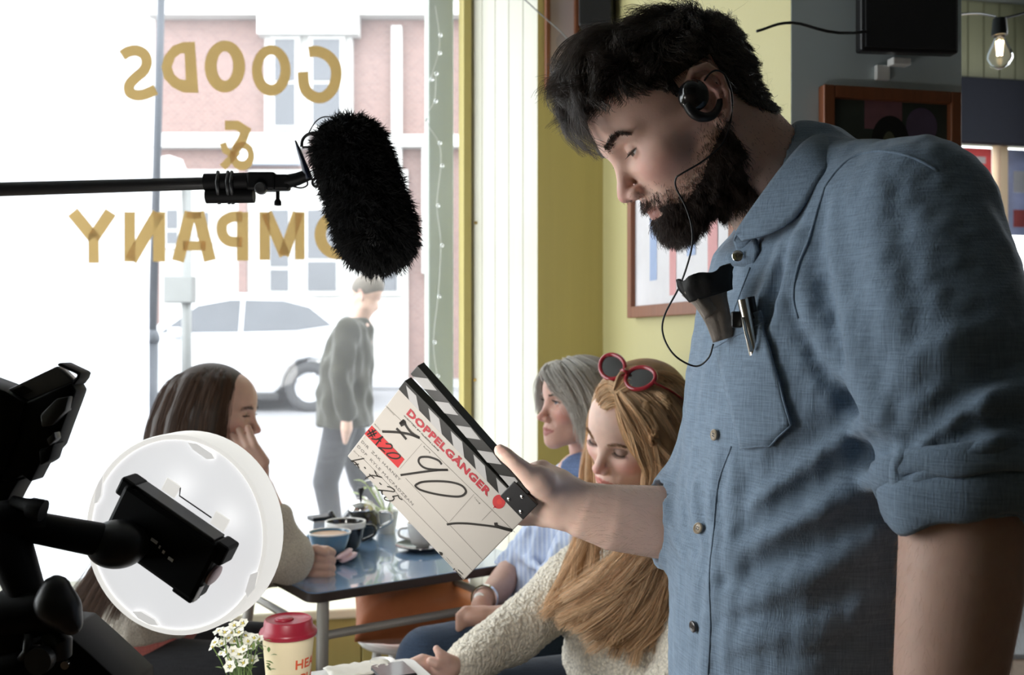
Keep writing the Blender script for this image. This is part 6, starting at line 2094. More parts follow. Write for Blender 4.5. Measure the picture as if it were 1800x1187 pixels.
mesh('beard_roots', mw(hv[idx] + nor_h[idx] * 0.0012), remap[hq[inn]], mat('beard_root_dark', (0.035, 0.018, 0.012), 0.8, noise=(200, 0.3)), bo, smooth=True)
# neck and cheek stubble
stub = ((az_ < cheek + 0.012) & (az_ > -0.15) & (ax_ > -0.03) & ~lipz & ~bm2) | ((ax_ < 0.01) & (az_ < -0.05))
pk = rng.choice(np.where(stub)[0], 3500)
st5 = grow(hv[pk], nor_h[pk], np.tile((0.2, 0, -0.8), (len(pk), 1)), rng.uniform(0.002, 0.005, len(pk)), 3, 60, 0.3, 0.6, 0, 0.3, 0, 10, 17)
hair('stubble', toW(st5), np.array([1, 0.8, 0.4]) * 0.00012, M_beard, bo)
# brows
bs = []
for s in (1, -1):
    u = rng.uniform(0, 1, 420)
    bx_ = np.interp(u, [0, 0.5, 1], [0.0985, 0.093, 0.077]); by_ = np.interp(u, [0, 0.5, 1], [0.011, 0.030, 0.049]) * s
    bz_ = np.interp(u, [0, 0.4, 0.75, 1], [0.0165, 0.0215, 0.022, 0.0145]) + rng.normal(size=420) * 0.0022 * (1.15 - u)
    q = np.stack([bx_, by_, bz_], 1)
    d_ = Hs.ev(q); nq = normals(Hs, q); q = q - nq * d_[:, None]
    bs.append(grow(q, nq, np.tile((0.0, 0.9 * s, 0.25), (420, 1)), rng.uniform(0.006, 0.010, 420), 4, 40, 0.2, 0.45, 0, 0.15, 0, 10, 19))
hair('eyebrows', toW(np.vstack(bs)), np.array([1, 0.9, 0.7, 0.3]) * 0.00026, M_hair_m, man)
# lashes
ls_ = []
for s in (1, -1):
    c = EYE_C * np.array([1, s, 1]); a = math.radians(-9)
    for u in np.linspace(-0.9, 0.9, 46):
        dirr = nrm(np.array([math.cos(a) * math.cos(u), math.sin(u), math.sin(a) * math.cos(u)]))
        q = c + dirr * (EYE_R + 0.0018)
        o2 = nrm(dirr + np.array([0.3, 0.1 * s, -0.55]))
        ls_.append([q, q + o2 * 0.004, q + o2 * 0.007 + np.array([0, 0, 0.001])])
hair('eyelashes', toW(np.array(ls_)), np.array([1, 0.7, 0.3]) * 0.00018, M_hair_m, man)

# ---- shirt
M_shirt = cloth_mat('blue_linen', (0.165, 0.225, 0.30), 620, 0.55, 0.08, slub=0.22)
FT, LT = np.array([-0.978, -0.208, 0]), np.array([0.208, -0.978, 0])
Ss = SDF()
def tn_(px, py, a, b): return (P(px, py, 1.2), a, b)
Ss.loft([tn_(1432, 385, 0.075, 0.12), tn_(1432, 440, 0.102, 0.175), tn_(1436, 540, 0.124, 0.20), tn_(1432, 666, 0.137, 0.197), tn_(1424, 812, 0.140, 0.192), tn_(1404, 1002, 0.146, 0.188), tn_(1402, 1191, 0.142, 0.188), tn_(1402, 1330, 0.142, 0.190)], FT, LT, 0.03, pw=2.3)
Ss.cone(P(1420, 330, 1.18), P(1605, 385, 1.035), 0.058, 0.080, 0.04)          # near shoulder
Ss.cone(P(1420, 330, 1.22), P(1398, 430, 1.37), 0.055, 0.075, 0.04)           # far shoulder
Ss.cone(P(1420, 300, 1.2), P(1520, 420, 1.2), 0.05, 0.09, 0.05)               # upper back
Ss.chain([P(1605, 385, 1.035), P(1632, 500, 0.995), P(1652, 600, 0.965), P(1674, 720, 0.942), P(1698, 850, 0.922)], [0.081, 0.086, 0.086, 0.083, 0.075], 0.016)
Ss.chain([P(1398, 430, 1.37), P(1285, 790, 1.345), P(1252, 885, 1.335)], [0.076, 0.067, 0.071], 0.035)
Ss.chain([P(1252, 895, 1.335), P(1185, 918, 1.318)], [0.071, 0.059], 0.025)
# folds: raised along lines of the view, laid on the cloth
base_fold = SDF(); base_fold.ops = list(Ss.ops)
def fold(pts, r, depth, k=0.02, op='u'):
    depth, k = depth * 1.2, k * 0.75
    pp = smooth_path(np.array(pts, float), 4)
    q, ok = trace_many(base_fold, pp)
    q = q[ok]
    if len(q) < 2: return
    nn3 = normals(base_fold, q)
    tpr = np.sin(np.linspace(0.12, math.pi - 0.12, len(q)))
    sgn = -1 if op == 'u' else 1
    Ss.chain(q + sgn * nn3 * (r * (1 - depth)), r * (0.45 + 0.55 * tpr), k, op)
fold([(1405, 470), (1400, 540), (1440, 620), (1495, 700), (1550, 780)], 0.012, 0.45, 0.02, 's')     # sleeve against the chest
fold([(1462, 330), (1470, 430), (1488, 540), (1515, 660), (1560, 760)], 0.014, 0.35)
fold([(1420, 440), (1418, 520), (1460, 610), (1520, 700), (1572, 790)], 0.012, 0.4)
fold([(1588, 812), (1650, 750), (1730, 700), (1800, 680)], 0.015, 0.45)
fold([(1580, 850), (1670, 800), (1745, 775), (1800, 785)], 0.013, 0.45)
fold([(1600, 780), (1660, 715), (1740, 660), (1800, 640)], 0.010, 0.5, 0.02, 's')
fold([(1590, 832), (1670, 778), (1740, 745), (1800, 742)], 0.008, 0.5, 0.015, 's')
fold([(1560, 700), (1600, 640), (1680, 590), (1760, 570)], 0.012, 0.3)
fold([(1540, 330), (1545, 430), (1565, 540), (1580, 640)], 0.015, 0.22)
fold([(1330, 890), (1420, 830), (1510, 760), (1550, 720)], 0.013, 0.42)
fold([(1300, 860), (1380, 800), (1470, 740)], 0.010, 0.4, 0.02, 's')
fold([(1285, 980), (1380, 930), (1480, 870), (1570, 830)], 0.014, 0.42)
fold([(1300, 935), (1390, 875), (1490, 810), (1560, 780)], 0.011, 0.45, 0.02, 's')
fold([(1262, 1060), (1350, 1040), (1450, 1000), (1560, 930)], 0.014, 0.35)
fold([(1270, 1020), (1370, 985), (1470, 935), (1560, 885)], 0.011, 0.4, 0.02, 's')
fold([(1260, 1130), (1330, 1120), (1440, 1110), (1550, 1050)], 0.013, 0.3)
fold([(1262, 800), (1250, 880), (1262, 960), (1250, 1060), (1240, 1180)], 0.010, 0.35)
fold([(1290, 830), (1282, 920), (1290, 1020), (1275, 1160)], 0.010, 0.3)
fold([(1372, 440), (1345, 510), (1330, 560)], 0.010, 0.35)
fold([(1405, 420), (1380, 500), (1362, 570)], 0.009, 0.35)
fold([(1388, 440), (1362, 510), (1348, 565)], 0.007, 0.5, 0.012, 's')
fold([(1430, 380), (1402, 440), (1390, 500)], 0.010, 0.35)
fold([(1165, 880), (1180, 930), (1200, 975)], 0.008, 0.5, 0.012)
fold([(1200, 860), (1205, 920), (1225, 965)], 0.007, 0.5, 0.012, 's')
fold([(1222, 850), (1225, 910), (1240, 960)], 0.009, 0.5, 0.012)
def ruck(p): return 0.0011 * vnoise(p * np.array([16, 16, 9]), 31) + 0.0007 * vnoise(p * 34, 32)
l_, h_ = Ss.bounds()
Ss.disp(ruck, l_, h_)
# openings: sleeves and neck
Ss.cut_ops = None
def hollow(a, b, ra, rb):
    Ss.cone(a, b, ra, rb, 0.002, 's')
hollow(P(1696, 862, 0.921), P(1702, 1000, 0.912), 0.063, 0.072)
hollow(P(1222, 917, 1.325), P(1100, 915, 1.305), 0.050, 0.056)
hollow(P(1385, 365, 1.2), P(1290, 240, 1.2), 0.064, 0.062)
sv, sq = Ss.mesh(0.0036)
shirt = mesh('shirt', sv, sq, M_shirt, man, smooth=True)
# rolled cuffs
def ring(c0, c1, r0, r1, th, name, parent, waves=0.003, n=56, seed=0):
    c0, c1 = np.asarray(c0), np.asarray(c1); a = nrm(c1 - c0); u, w = frame_from(a)
    V = []; F = []
    sec = [(0.0, 0.0), (0.0, 0.35), (0.15, 0.8), (0.4, 1.0), (0.7, 1.0), (0.93, 0.75), (1.0, 0.35), (0.97, 0.0), (0.8, -0.3), (0.3, -0.3)]
    L = np.linalg.norm(c1 - c0); m_ = len(sec)
    for i in range(n):
        an = 2 * math.pi * i / n
        d_ = u * math.cos(an) + w * math.sin(an)
        wv = waves * (math.sin(3 * an + seed) + 0.6 * math.sin(7 * an + 2 * seed))
        for (t_, o_) in sec:
            r_ = r0 + (r1 - r0) * t_ + th * o_
            V.append(c0 + a * (L * t_ + wv * (t_ + 0.4)) + d_ * (r_ + wv * 0.5))
    for i in range(n):
        for j in range(m_):
            F.append((i * m_ + j, ((i + 1) % n) * m_ + j, ((i + 1) % n) * m_ + (j + 1) % m_, i * m_ + (j + 1) % m_))
    return mesh(name, np.array(V), np.array(F), M_shirt, parent, smooth=True)
ring(P(1692, 835, 0.924), P(1705, 918, 0.916), 0.0735, 0.069, 0.007, 'rolled_cuff', shirt, 0.0035, seed=1)
ring(P(1686, 800, 0.930), P(1696, 850, 0.922), 0.0775, 0.0755, 0.005, 'rolled_cuff', shirt, 0.003, seed=2.2)
ring(P(1206, 919, 1.323), P(1166, 919, 1.314), 0.0585, 0.0555, 0.006, 'rolled_cuff', shirt, 0.002, seed=0.5)

# collar: a folded band round the neck
def sheet(rows, name, m, parent, thick=0.003, offset=0):
    """rows of points -> smooth sheet with thickness"""
    R_ = np.array(rows, float)
    nr, nc = R_.shape[:2]
    f = [(i * nc + j, i * nc + j + 1, (i + 1) * nc + j + 1, (i + 1) * nc + j) for i in range(nr - 1) for j in range(nc - 1)]
    o = mesh(name, R_.reshape(-1, 3), np.array(f), m, parent, smooth=True)
    s_ = o.modifiers.new('thick', 'SOLIDIFY'); s_.thickness = thick; s_.offset = offset
    return o
cu_top = PL([(1289, 424, 1.145), (1296, 405, 1.135), (1330, 355, 1.118), (1372, 298, 1.108), (1412, 252, 1.115), (1440, 236, 1.16), (1440, 240, 1.21), (1408, 258, 1.27), (1368, 300, 1.29), (1328, 352, 1.285), (1298, 400, 1.262), (1292, 420, 1.255)])
cu_bot = PL([(1304, 424, 1.128), (1350, 412, 1.098), (1395, 385, 1.078), (1430, 335, 1.066), (1462, 290, 1.075), (1488, 262, 1.14), (1490, 262, 1.22), (1455, 280, 1.30), (1415, 330, 1.33), (1380, 380, 1.33), (1335, 412, 1.31), (1306, 424, 1.275)])
top_s, bot_s = smooth_path(cu_top, 5), smooth_path(cu_bot, 5)
rows = [top_s * (1 - t_) + bot_s * t_ + np.array([0, 0, 1]) * 0.006 * math.sin(math.pi * t_) for t_ in np.linspace(0, 1, 9)]
sheet(rows, 'collar', M_shirt, shirt, 0.0035)
inner = smooth_path(PL([(1300, 455, 1.15), (1330, 410, 1.13), (1375, 350, 1.12), (1415, 300, 1.12), (1445, 275, 1.16), (1445, 275, 1.22), (1412, 305, 1.27), (1372, 352, 1.28), (1332, 408, 1.265), (1302, 452, 1.25)]), 5)
outer_ = smooth_path(PL([(1291, 425, 1.147), (1296, 408, 1.137), (1335, 352, 1.12), (1398, 268, 1.113), (1438, 238, 1.16), (1438, 242, 1.21), (1400, 268, 1.27), (1335, 350, 1.286), (1298, 402, 1.262), (1292, 420, 1.255)]), 5)
sheet([inner * (1 - t_) + outer_ * t_ for t_ in np.linspace(0, 1, 5)], 'collar_stand', M_shirt, shirt, 0.003)
# button tab at the throat
tabp = [PL([(1278, 447, 1.16), (1300, 428, 1.15), (1330, 420, 1.128)]), PL([(1275, 457, 1.158), (1305, 450, 1.14), (1334, 440, 1.12)]), PL([(1280, 466, 1.158), (1305, 468, 1.145), (1325, 470, 1.128)])]
tb_ = sheet([smooth_path(q, 4) for q in tabp], 'collar_tab', M_shirt, shirt, 0.003)
M_btn = mat('brown_button', (0.055, 0.045, 0.04), 0.3, noise=(200, 0.4)); M_btn2 = mat('horn_button', (0.30, 0.24, 0.17), 0.3, noise=(200, 0.3))
def button(px, py, m, r=0.0066, S=Ss, name='button'):
    q, ok = trace_many(S, [(px, py)])
    n_ = normals(S, q)[0]; q = q[0]
    b_ = Geo().add(*latheg([(0, 0), (r, 0.0), (r, 0.0018), (r * 0.8, 0.0026), (r * 0.62, 0.0018), (0, 0.0016)], q + n_ * 0.0022, 24, n_)).build(name, m, shirt, smooth=True, auto=0.8)
    u_, w_ = frame_from(n_)
    for a in (0.6, 2.2, 3.7, 5.3):
        Geo().add(*disc_geo(q + n_ * 0.0041 + (u_ * math.cos(a) + w_ * math.sin(a)) * r * 0.28, r * 0.13, 8, n_, 0.0002)).build('button_hole', M_black, b_)
Geo().add(*latheg([(0, 0), (0.0065, 0), (0.0065, 0.0012), (0.005, 0.0022), (0, 0.0016)], P(1297, 450, 1.138), 24, nrm([-0.35, -0.9, 0.1]))).build('button', M_chrome, shirt, smooth=True, auto=.8)
button(1259, 765, M_btn2); button(1230, 930, M_btn2); button(1222, 1101, M_btn)
# front band edge, yoke and armhole seams
M_seam = cloth_mat('blue_linen_seam', (0.15, 0.205, 0.275), 460, 0.4, 0.05)
tube_on(Ss, [(1318, 470), (1292, 540), (1278, 590)], 0.0013, 'seam', M_seam, shirt)
tube_on(Ss, [(1285, 785), (1262, 850), (1254, 930), (1246, 1010), (1248, 1100), (1244, 1186)], 0.0013, 'seam', M_seam, shirt)
tube_on(Ss, [(1448, 330), (1470, 300), (1500, 275), (1545, 265), (1600, 275), (1650, 300)], 0.0018, 'seam', M_seam, shirt)
tube_on(Ss, [(1450, 325), (1436, 370), (1422, 420), (1402, 470), (1394, 520), (1402, 560)], 0.0018, 'seam', M_seam, shirt)
tube_on(Ss, [(1446, 340), (1428, 395), (1408, 450)], 0.0010, 'seam', M_seam, shirt)
# chest pocket
gu, gv = np.meshgrid(np.linspace(0, 1, 13), np.linspace(0, 1, 18))
tl, tr, brr, bl2 = np.array([1257, 588]), np.array([1338, 546]), np.array([1392, 742]), np.array([1306, 792])
pp = ((1 - gu)[..., None] * tl + gu[..., None] * tr) * (1 - gv)[..., None] + ((1 - gu)[..., None] * bl2 + gu[..., None] * brr) * gv[..., None]
pp[..., 1] += 14 * np.sin(np.pi * gu) * (gv > 0.93) * 0 + gv ** 6 * 22 * (1 - np.abs(2 * gu - 1.2))
q, ok = trace_many(Ss, pp.reshape(-1, 2))
D_med = np.median(q[ok][:, 1])
q[~ok] = np.array([P(a_, b_, D_med) for a_, b_ in pp.reshape(-1, 2)[~ok]]) if (~ok).any() else q[~ok]
nq = normals(Ss, q)
q = q.reshape(18, 13, 3)
for _ in range(3):
    q[1:-1, 1:-1] = (q[:-2, 1:-1] + q[2:, 1:-1] + q[1:-1, :-2] + q[1:-1, 2:]) / 4
nq = nq.reshape(18, 13, 3)
pock = sheet(q + nq * 0.0035 + np.array([-0.3, -0.95, 0]) * 0.006 * (1 - gv)[..., None] ** 2, 'pocket', M_shirt, shirt, 0.003)
for row, nm in ((2, 'pocket_hem'),):
    Geo().add(*tubeg(smooth_path((q + nq * 0.0052 + np.array([-0.3, -0.95, 0]) * 0.006 * (1 - gv)[..., None] ** 2)[row], 3), 0.0010, 6)).build(nm, M_seam, pock, smooth=True)
edge = np.vstack([q[:, -1], q[-1, ::-1]]) + np.vstack([nq[:, -1], nq[-1, ::-1]]) * 0.0045
Geo().add(*tubeg(edge, 0.0012, 6)).build('pocket_edge', M_seam, pock, smooth=True)

# trousers and shoes (below the picture)
Ts = SDF()
hipc = P(1402, 1191, 1.2); hipc[2] = 0.93
Ts.loft([(hipc, 0.128, 0.172), (hipc + np.array([0, 0, -0.12]), 0.130, 0.175)], FT, LT, 0.02)
for s in (1, -1):
    hj = hipc + LT * 0.09 * s + np.array([0, 0, -0.10])
    kn_ = np.array([hj[0] - 0.02, hj[1], 0.48]); an_ = np.array([hj[0] + 0.02, hj[1], 0.09])
    Ts.chain([hj, kn_, an_], [0.10, 0.075, 0.06], 0.03)
tv, tq = Ts.mesh(0.010)
mesh('trousers', tv, tq, cloth_mat('dark_denim', (0.02, 0.028, 0.045), 500, 0.3), man, smooth=True)
for s in (1, -1):
    hj = hipc + LT * 0.09 * s
    X = SDF(); X.chain([(hj[0] + 0.05, hj[1], 0.05), (hj[0] - 0.08, hj[1], 0.045), (hj[0] - 0.16, hj[1] , 0.035)], [0.05, 0.047, 0.036], 0.01); X.cut((0, 0, 0.002), (0, 0, -1), 0.002)
    xv, xq = X.mesh(0.007); mesh('shoe', xv, xq, M_black, man, smooth=True)

# ---- things he carries: glove, pens, earpiece
gA = P(1270, 590, 1.118)
gl_ = thing('work_glove', 'crumpled grey suede glove stuffed into the shirt pocket', 'glove', gA)
def ruffle(path, rad, name, m, amp, seed, n=40, flat=0.5, arc=(0, 2 * math.pi), th=0.0022):
    """flattened tube with crumpled walls that opens towards its end"""
    path = np.asarray(path); ax_ = nrm(path[-1] - path[0])
    u_ = nrm(np.cross(ax_, np.array([0, 1.0, 0]))); w_ = np.cross(ax_, u_)
    rows_ = []
    for i, c_ in enumerate(path):
        t_ = i / (len(path) - 1)
        an = np.linspace(arc[0], arc[1], n)
        k_ = amp * (0.35 + t_) * (np.sin(3 * an + seed + 2 * t_) + 0.7 * np.sin(7 * an + 2 * seed - 3 * t_) + 0.5 * np.sin(12 * an + seed))
        r_ = rad[i] + k_
        rows_.append(c_ + (r_ * np.cos(an))[:, None] * u_ + (r_ * np.sin(an) * flat)[:, None] * w_ + (amp * 1.2 * t_ * np.sin(5 * an + seed))[:, None] * ax_)
    return sheet(rows_, name, m, gl_, th)
M_suede = mat('grey_suede', (0.26, 0.225, 0.195), 0.95, noise=(60, 0.4), bump=(300, 0.5, 0.001))
gp = smooth_path(PL([(1272, 596, 1.120), (1266, 570, 1.118), (1258, 545, 1.116), (1248, 522, 1.116), (1240, 502, 1.118)]), 4)
ruffle(gp, np.interp(np.linspace(0, 1, len(gp)), [0, 0.35, 0.7, 1], [0.011, 0.013, 0.018, 0.026]), 'glove_body', M_suede, 0.0014, 1.0)
gp2 = smooth_path(PL([(1250, 520, 1.110), (1244, 504, 1.108), (1240, 492, 1.108), (1238, 480, 1.110)]), 4)
ruffle(gp2, np.interp(np.linspace(0, 1, len(gp2)), [0, 0.5, 1], [0.024, 0.029, 0.031]), 'glove_cuff', mat('black_leather', (0.006, 0.006, 0.006), 0.7, noise=(60, .3), bump=(200, .4, .001)), 0.0018, 2.2, flat=0.45)
ruffle(smooth_path(PL([(1250, 552, 1.108), (1232, 528, 1.106), (1210, 508, 1.108)]), 5), np.linspace(0.008, 0.0055, 11), 'glove_flap', M_suede, 0.0010, 3.1, 24)
pen = thing('pen', 'silver clip pen in the shirt pocket', 'pen', P(1312, 560, 1.085))
M_sil = mat('brushed_silver', (0.62, 0.58, 0.52), 0.25, 1.0, noise=(60, 0.1))
pq, ok = trace_many(Ss, [(1318, 640)])
pD = pq[0][1] - 0.014
Geo().add(*tubeg(PL([(1306, 526, pD + 0.006), (1313, 560, pD + 0.006), (1330, 640, pD + 0.010)]), 0.0062, 16)).build('barrel', M_sil, pen, smooth=True, auto=.8)
Geo().add(*tubeg(PL([(1318, 522, pD + 0.010), (1325, 560, pD + 0.010)]), 0.0052, 14)).build('second_barrel', M_black, pen, smooth=True, auto=.8)
cp = PL([(1306, 558, pD - 0.001), (1312, 585, pD - 0.004), (1318, 606, pD - 0.003), (1321, 617, pD - 0.0005)])
Geo().add(*tubeg(cp, 0.0034, 10, flat=(1, 0.4))).build('clip', M_sil, pen, smooth=True)
Geo().add(*obox(P(1295, 562, pD + 0.010), np.eye(3), (0.006, 0.004, 0.009))).build('cap', M_black, pen, bevel=0.002)

ep = thing('earpiece', 'black over-ear earpiece with a thin curly cable', 'earpiece', P(1219, 190, 1.10))
E_ = SDF()
E_.ell(P(1219, 168, 1.106), (0.0175, 0.010, 0.0185), 0.0)
E_.ell(P(1214, 158, 1.098), (0.0095, 0.006, 0.010), 0.005)
ev_, eq_ = E_.mesh(0.0018)
mesh('speaker_pod', ev_, eq_, mat('gloss_black_plastic', (0.008, 0.008, 0.009), 0.18, coat=0.4, noise=(40, .1)), ep, smooth=True)
hook = PL([(1208, 182, 1.104), (1218, 198, 1.104), (1234, 206, 1.106), (1252, 203, 1.112), (1263, 188, 1.118), (1265, 168, 1.122), (1257, 146, 1.124)])
Geo().add(*tubeg(smooth_path(hook, 6), np.interp(np.linspace(0, 1, 37), [0, 0.3, 0.6, 1], [0.006, 0.0058, 0.0045, 0.0022]), 10)).build('ear_hook', M_black, ep, smooth=True)
cab = PL([(1238, 142, 1.104), (1249, 128, 1.106), (1262, 124, 1.108), (1276, 135, 1.112), (1287, 172, 1.122), (1282, 222, 1.122), (1268, 255, 1.120), (1236, 283, 1.116), (1199, 305, 1.118), (1188, 314, 1.122), (1189, 332, 1.126), (1205, 363, 1.126), (1216, 400, 1.126), (1215, 440, 1.13), (1196, 500, 1.15), (1168, 555, 1.16), (1166, 590, 1.16), (1186, 625, 1.155), (1222, 644, 1.15), (1245, 630, 1.14), (1254, 605, 1.135)])
Geo().add(*tubeg(smooth_path(cab, 8), 0.0011, 8)).build('cable', M_black, ep, smooth=True)

# ================================================================== BENCH SEAT ALONG THE SIDE WALL
bq = thing('banquette', 'low wooden bench along the yellow side wall', 'bench', [*side_pt(0.7)[:2], 0])
def SBX(s0, s1, o0, o1, z0, z1):
    d = np.array([0.2079, -0.9781, 0]); a = side_pt(0)
    return np.array([a + d * s + N_side * o + ZZ * z for z in (z0, z1) for (s, o) in ((s0, o1), (s1, o1), (s1, o0), (s0, o0))]), BOXF
for i in range(3):
    Geo().add(*SBX(0.06, 1.32, 0.02 + i * 0.14, 0.155 + i * 0.14, 0.43, 0.455)).build('seat_plank', wood_mat('oak_seat', (0.22, 0.13, 0.07), 0.2, 12), bq, bevel=0.004)
for s in (0.12, 0.66, 1.2):
    Geo().add(*SBX(s, s + 0.05, 0.05, 0.40, 0, 0.43)).build('bench_leg', MATS['oak_seat'], bq, bevel=0.004)

def finger_set(S, base, seg, rad, k=0.004):
    for b, s in zip(base, seg):
        S.chain([b] + list(s), rad, k)

def hair_mass(S, guides, r0, r1, k=0.02, skip=0):
    for g_ in guides:
        n = len(g_) - skip
        S.chain(g_[skip:], np.interp(np.linspace(0, 1, n), [0, 0.3, 1], [r0 * 0.6, r0, r1]), k)

def person_head(R, O, sex, lid_u, lid_l, skin, lips, h, scale=1.0, neck_w=None, neck_r=None, **kw):
    ck = {k_: kw.pop(k_) for k_ in list(kw) if k_ in ('iris', 'shadow', 'blush')}
    nk = None if neck_w is None else (((neck_w - O) @ R.T) / scale, np.array(neck_r) / scale)
    S = head_sdf(sex, lid_u, lid_l, neck=nk, **kw)
    v, q = S.mesh(h)
    c = head_colors(v, skin, lips, lid_u, lid_l, **ck)
    return S, v, q, c, (lambda p: O + (np.asarray(p) * scale) @ R)

def brow_lash(S, toW_, lid_u, m, parent, n=160, w=0.0004, br_z=0.0195, lash=True, thick=0.0014):
    bs = []
    for s in (1, -1):
        u = rng.uniform(0, 1, n)
        q = np.stack([np.interp(u, [0, 0.5, 1], [0.0985, 0.093, 0.077]), np.interp(u, [0, 0.5, 1], [0.013, 0.030, 0.047]) * s, np.interp(u, [0, 0.5, 1], [br_z - 0.003, br_z + 0.0015, br_z - 0.004]) + rng.normal(size=n) * thick], 1)
        d_ = S.ev(q); nq = normals(S, q); q = q - nq * d_[:, None]
        bs.append(grow(q, nq, np.tile((0.0, 0.9 * s, 0.15), (n, 1)), rng.uniform(0.005, 0.008, n), 3, 40, 0.2, 0.3, 0, 0.12, 0, 10, 19))
    hair('eyebrows', toW_(np.vstack(bs)), np.array([1, 0.8, 0.4]) * w, m, parent)
    if lash:
        L_ = []
        for s in (1, -1):
            c = EYE_C * np.array([1, s, 1]); a = math.radians(lid_u)
            for u in np.linspace(-0.95, 0.95, 40):
                dr = nrm(np.array([math.cos(a) * math.cos(u), math.sin(u), math.sin(a) * math.cos(u)]))
                q = c + dr * (EYE_R + 0.0018)
                o2 = nrm(dr + np.array([0.3, 0.1 * s, -0.35 if lid_u < 0 else 0.3]))
                L_.append([q, q + o2 * 0.005, q + o2 * 0.009 + np.array([0, 0, 0.002])])
        hair('eyelashes', toW_(np.array(L_)), np.array([1, 0.7, 0.3]) * w * 0.8, mat('lash_black', (0.01, 0.008, 0.007), 0.5, noise=(99, .1)), parent)

# ================================================================== BLONDE WOMAN
BR = frame(40, 20, -18); BO = P(1118, 752, 2.1)
blonde = thing('person', 'blonde woman with red sunglasses on her head and a cream knitted jumper', 'person', (0.30, 2.2, 0))
bneck = PL([(1125, 790, 2.15), (1150, 880, 2.19), (1155, 960, 2.2)])
SKB = (0.74, 0.50, 0.41)
S, v, q, c, bW = person_head(BR, BO, 'f', -25, -27, SKB, (0.55, 0.20, 0.17), 0.0024, 1.09, bneck, [0.048, 0.05, 0.06], shadow=(0.34, 0.22, 0.18), blush=0.35, jaw=0.94)
Bs = S
parts_b = [(bW(v), q, c)]
H_ = SDF()
H_.chain([P(1150, 960, 2.2), P(1130, 1100, 2.2)], [0.09, 0.11], 0.02)
H_.chain([P(900, 1115, 2.12), P(812, 1168, 1.995)], [0.04, 0.027], 0.01)
H_.ell(P(780, 1176, 1.965), (0.033, 0.03, 0.022), 0.012)
H_.chain([P(805, 1170, 1.975), P(786, 1158, 1.950), P(773, 1149, 1.945), P(767, 1141, 1.948)], [0.015, 0.0105, 0.009, 0.0072], 0.006)
H_.chain([P(790, 1180, 1.955), P(768, 1168, 1.938), P(756, 1162, 1.938)], [0.013, 0.010, 0.0078], 0.005)
for i in range(4):
    y0 = 1162 + i * 13
    H_.chain([P(775, y0 + 8, 1.965 - i * 0.006), P(742, y0 - 2, 1.955 - i * 0.008), P(722, y0 + 6, 1.945 - i * 0.008), P(730, y0 + 22, 1.935 - i * 0.008)], [0.012, 0.0115, 0.0105, 0.008], 0.004)
v2, q2 = H_.mesh(0.0035)
parts_b.append((v2, q2, (0.70, 0.46, 0.38)))
V, Q, C = join(parts_b)
mesh('body', V, Q, M_skin, blonde, smooth=True, attrs={'Col': C})
M_blonde = hair_mat('strawberry_blonde_hair', (0.66, 0.43, 0.24), 0.4, 0.5, 0.45)
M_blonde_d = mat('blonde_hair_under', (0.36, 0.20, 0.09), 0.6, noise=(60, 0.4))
brow_lash(Bs, bW, -25, mat('blonde_brow', (0.22, 0.11, 0.05), 0.5, noise=(99, .1)), blonde, w=0.00035)
# jumper
M_cream = knit_mat('cream_boucle', (0.88, 0.81, 0.68), 150, 1.0, 0.3)
J = SDF()
bf, bl_at = np.array([-0.82, -0.57, 0]), np.array([0.57, -0.82, 0])
J.loft([(P(1160, 905, 2.2), 0.065, 0.08), (P(1150, 950, 2.2), 0.105, 0.165), (P(1135, 1040, 2.2), 0.125, 0.185), (P(1115, 1150, 2.2), 0.135, 0.19), (P(1105, 1280, 2.2), 0.145, 0.20)], bf, bl_at, 0.03)
J.chain([P(1050, 985, 2.31), P(985, 1045, 2.22), P(905, 1112, 2.12), P(818, 1166, 2.0)], [0.072, 0.072, 0.060, 0.043], 0.04)
J.chain([P(1235, 1010, 2.06), P(1215, 1180, 1.98), P(1150, 1260, 1.95), P(1010, 1260, 1.90)], [0.080, 0.075, 0.062, 0.045], 0.035)
J.chain([P(1205, 930, 2.12), P(1170, 985, 2.09), P(1120, 1050, 2.07), P(1085, 1120, 2.06)], 0.016, 0.012)
J.disp(lambda p: 0.0030 * vnoise(p * 9, 51) + 0.0016 * vnoise(p * 75, 52) + 0.0012 * vnoise(p * 110, 53), *J.bounds())
v, q = J.mesh(0.0055)
mesh('jumper', v, q, M_cream, blonde, smooth=True)
# hair
bg_near = [PL(g_) for g_ in (
    [(1083, 694, 2.020), (1092, 728, 1.990), (1118, 785, 1.982), (1150, 828, 1.985), (1148, 925, 1.995), (1075, 1000, 2.01), (985, 1060, 2.03)],
    [(1085, 688, 2.020), (1108, 722, 1.985), (1142, 782, 1.976), (1168, 838, 1.980), (1160, 935, 1.99), (1085, 1030, 2.01), (1010, 1092, 2.03)],
    [(1092, 680, 2.025), (1135, 715, 1.985), (1170, 780, 1.975), (1188, 850, 1.980), (1172, 950, 1.99), (1110, 1050, 2.01), (1050, 1115, 2.03)],
    [(1105, 670, 2.035), (1165, 702, 2.000), (1198, 775, 1.990), (1208, 855, 1.995), (1185, 960, 2.0), (1130, 1060, 2.02), (1085, 1128, 2.03)],
    [(1125, 662, 2.060), (1200, 702, 2.040), (1224, 778, 2.040), (1230, 858, 2.040), (1203, 970, 2.03), (1155, 1070, 2.03), (1120, 1130, 2.03)],
    [(1140, 660, 2.100), (1215, 705, 2.110), (1236, 780, 2.110), (1240, 862, 2.110), (1215, 980, 2.08), (1180, 1075, 2.05), (1155, 1125, 2.05)])]
for g_ in bg_near:
    g_[:4, 1] -= 0.014
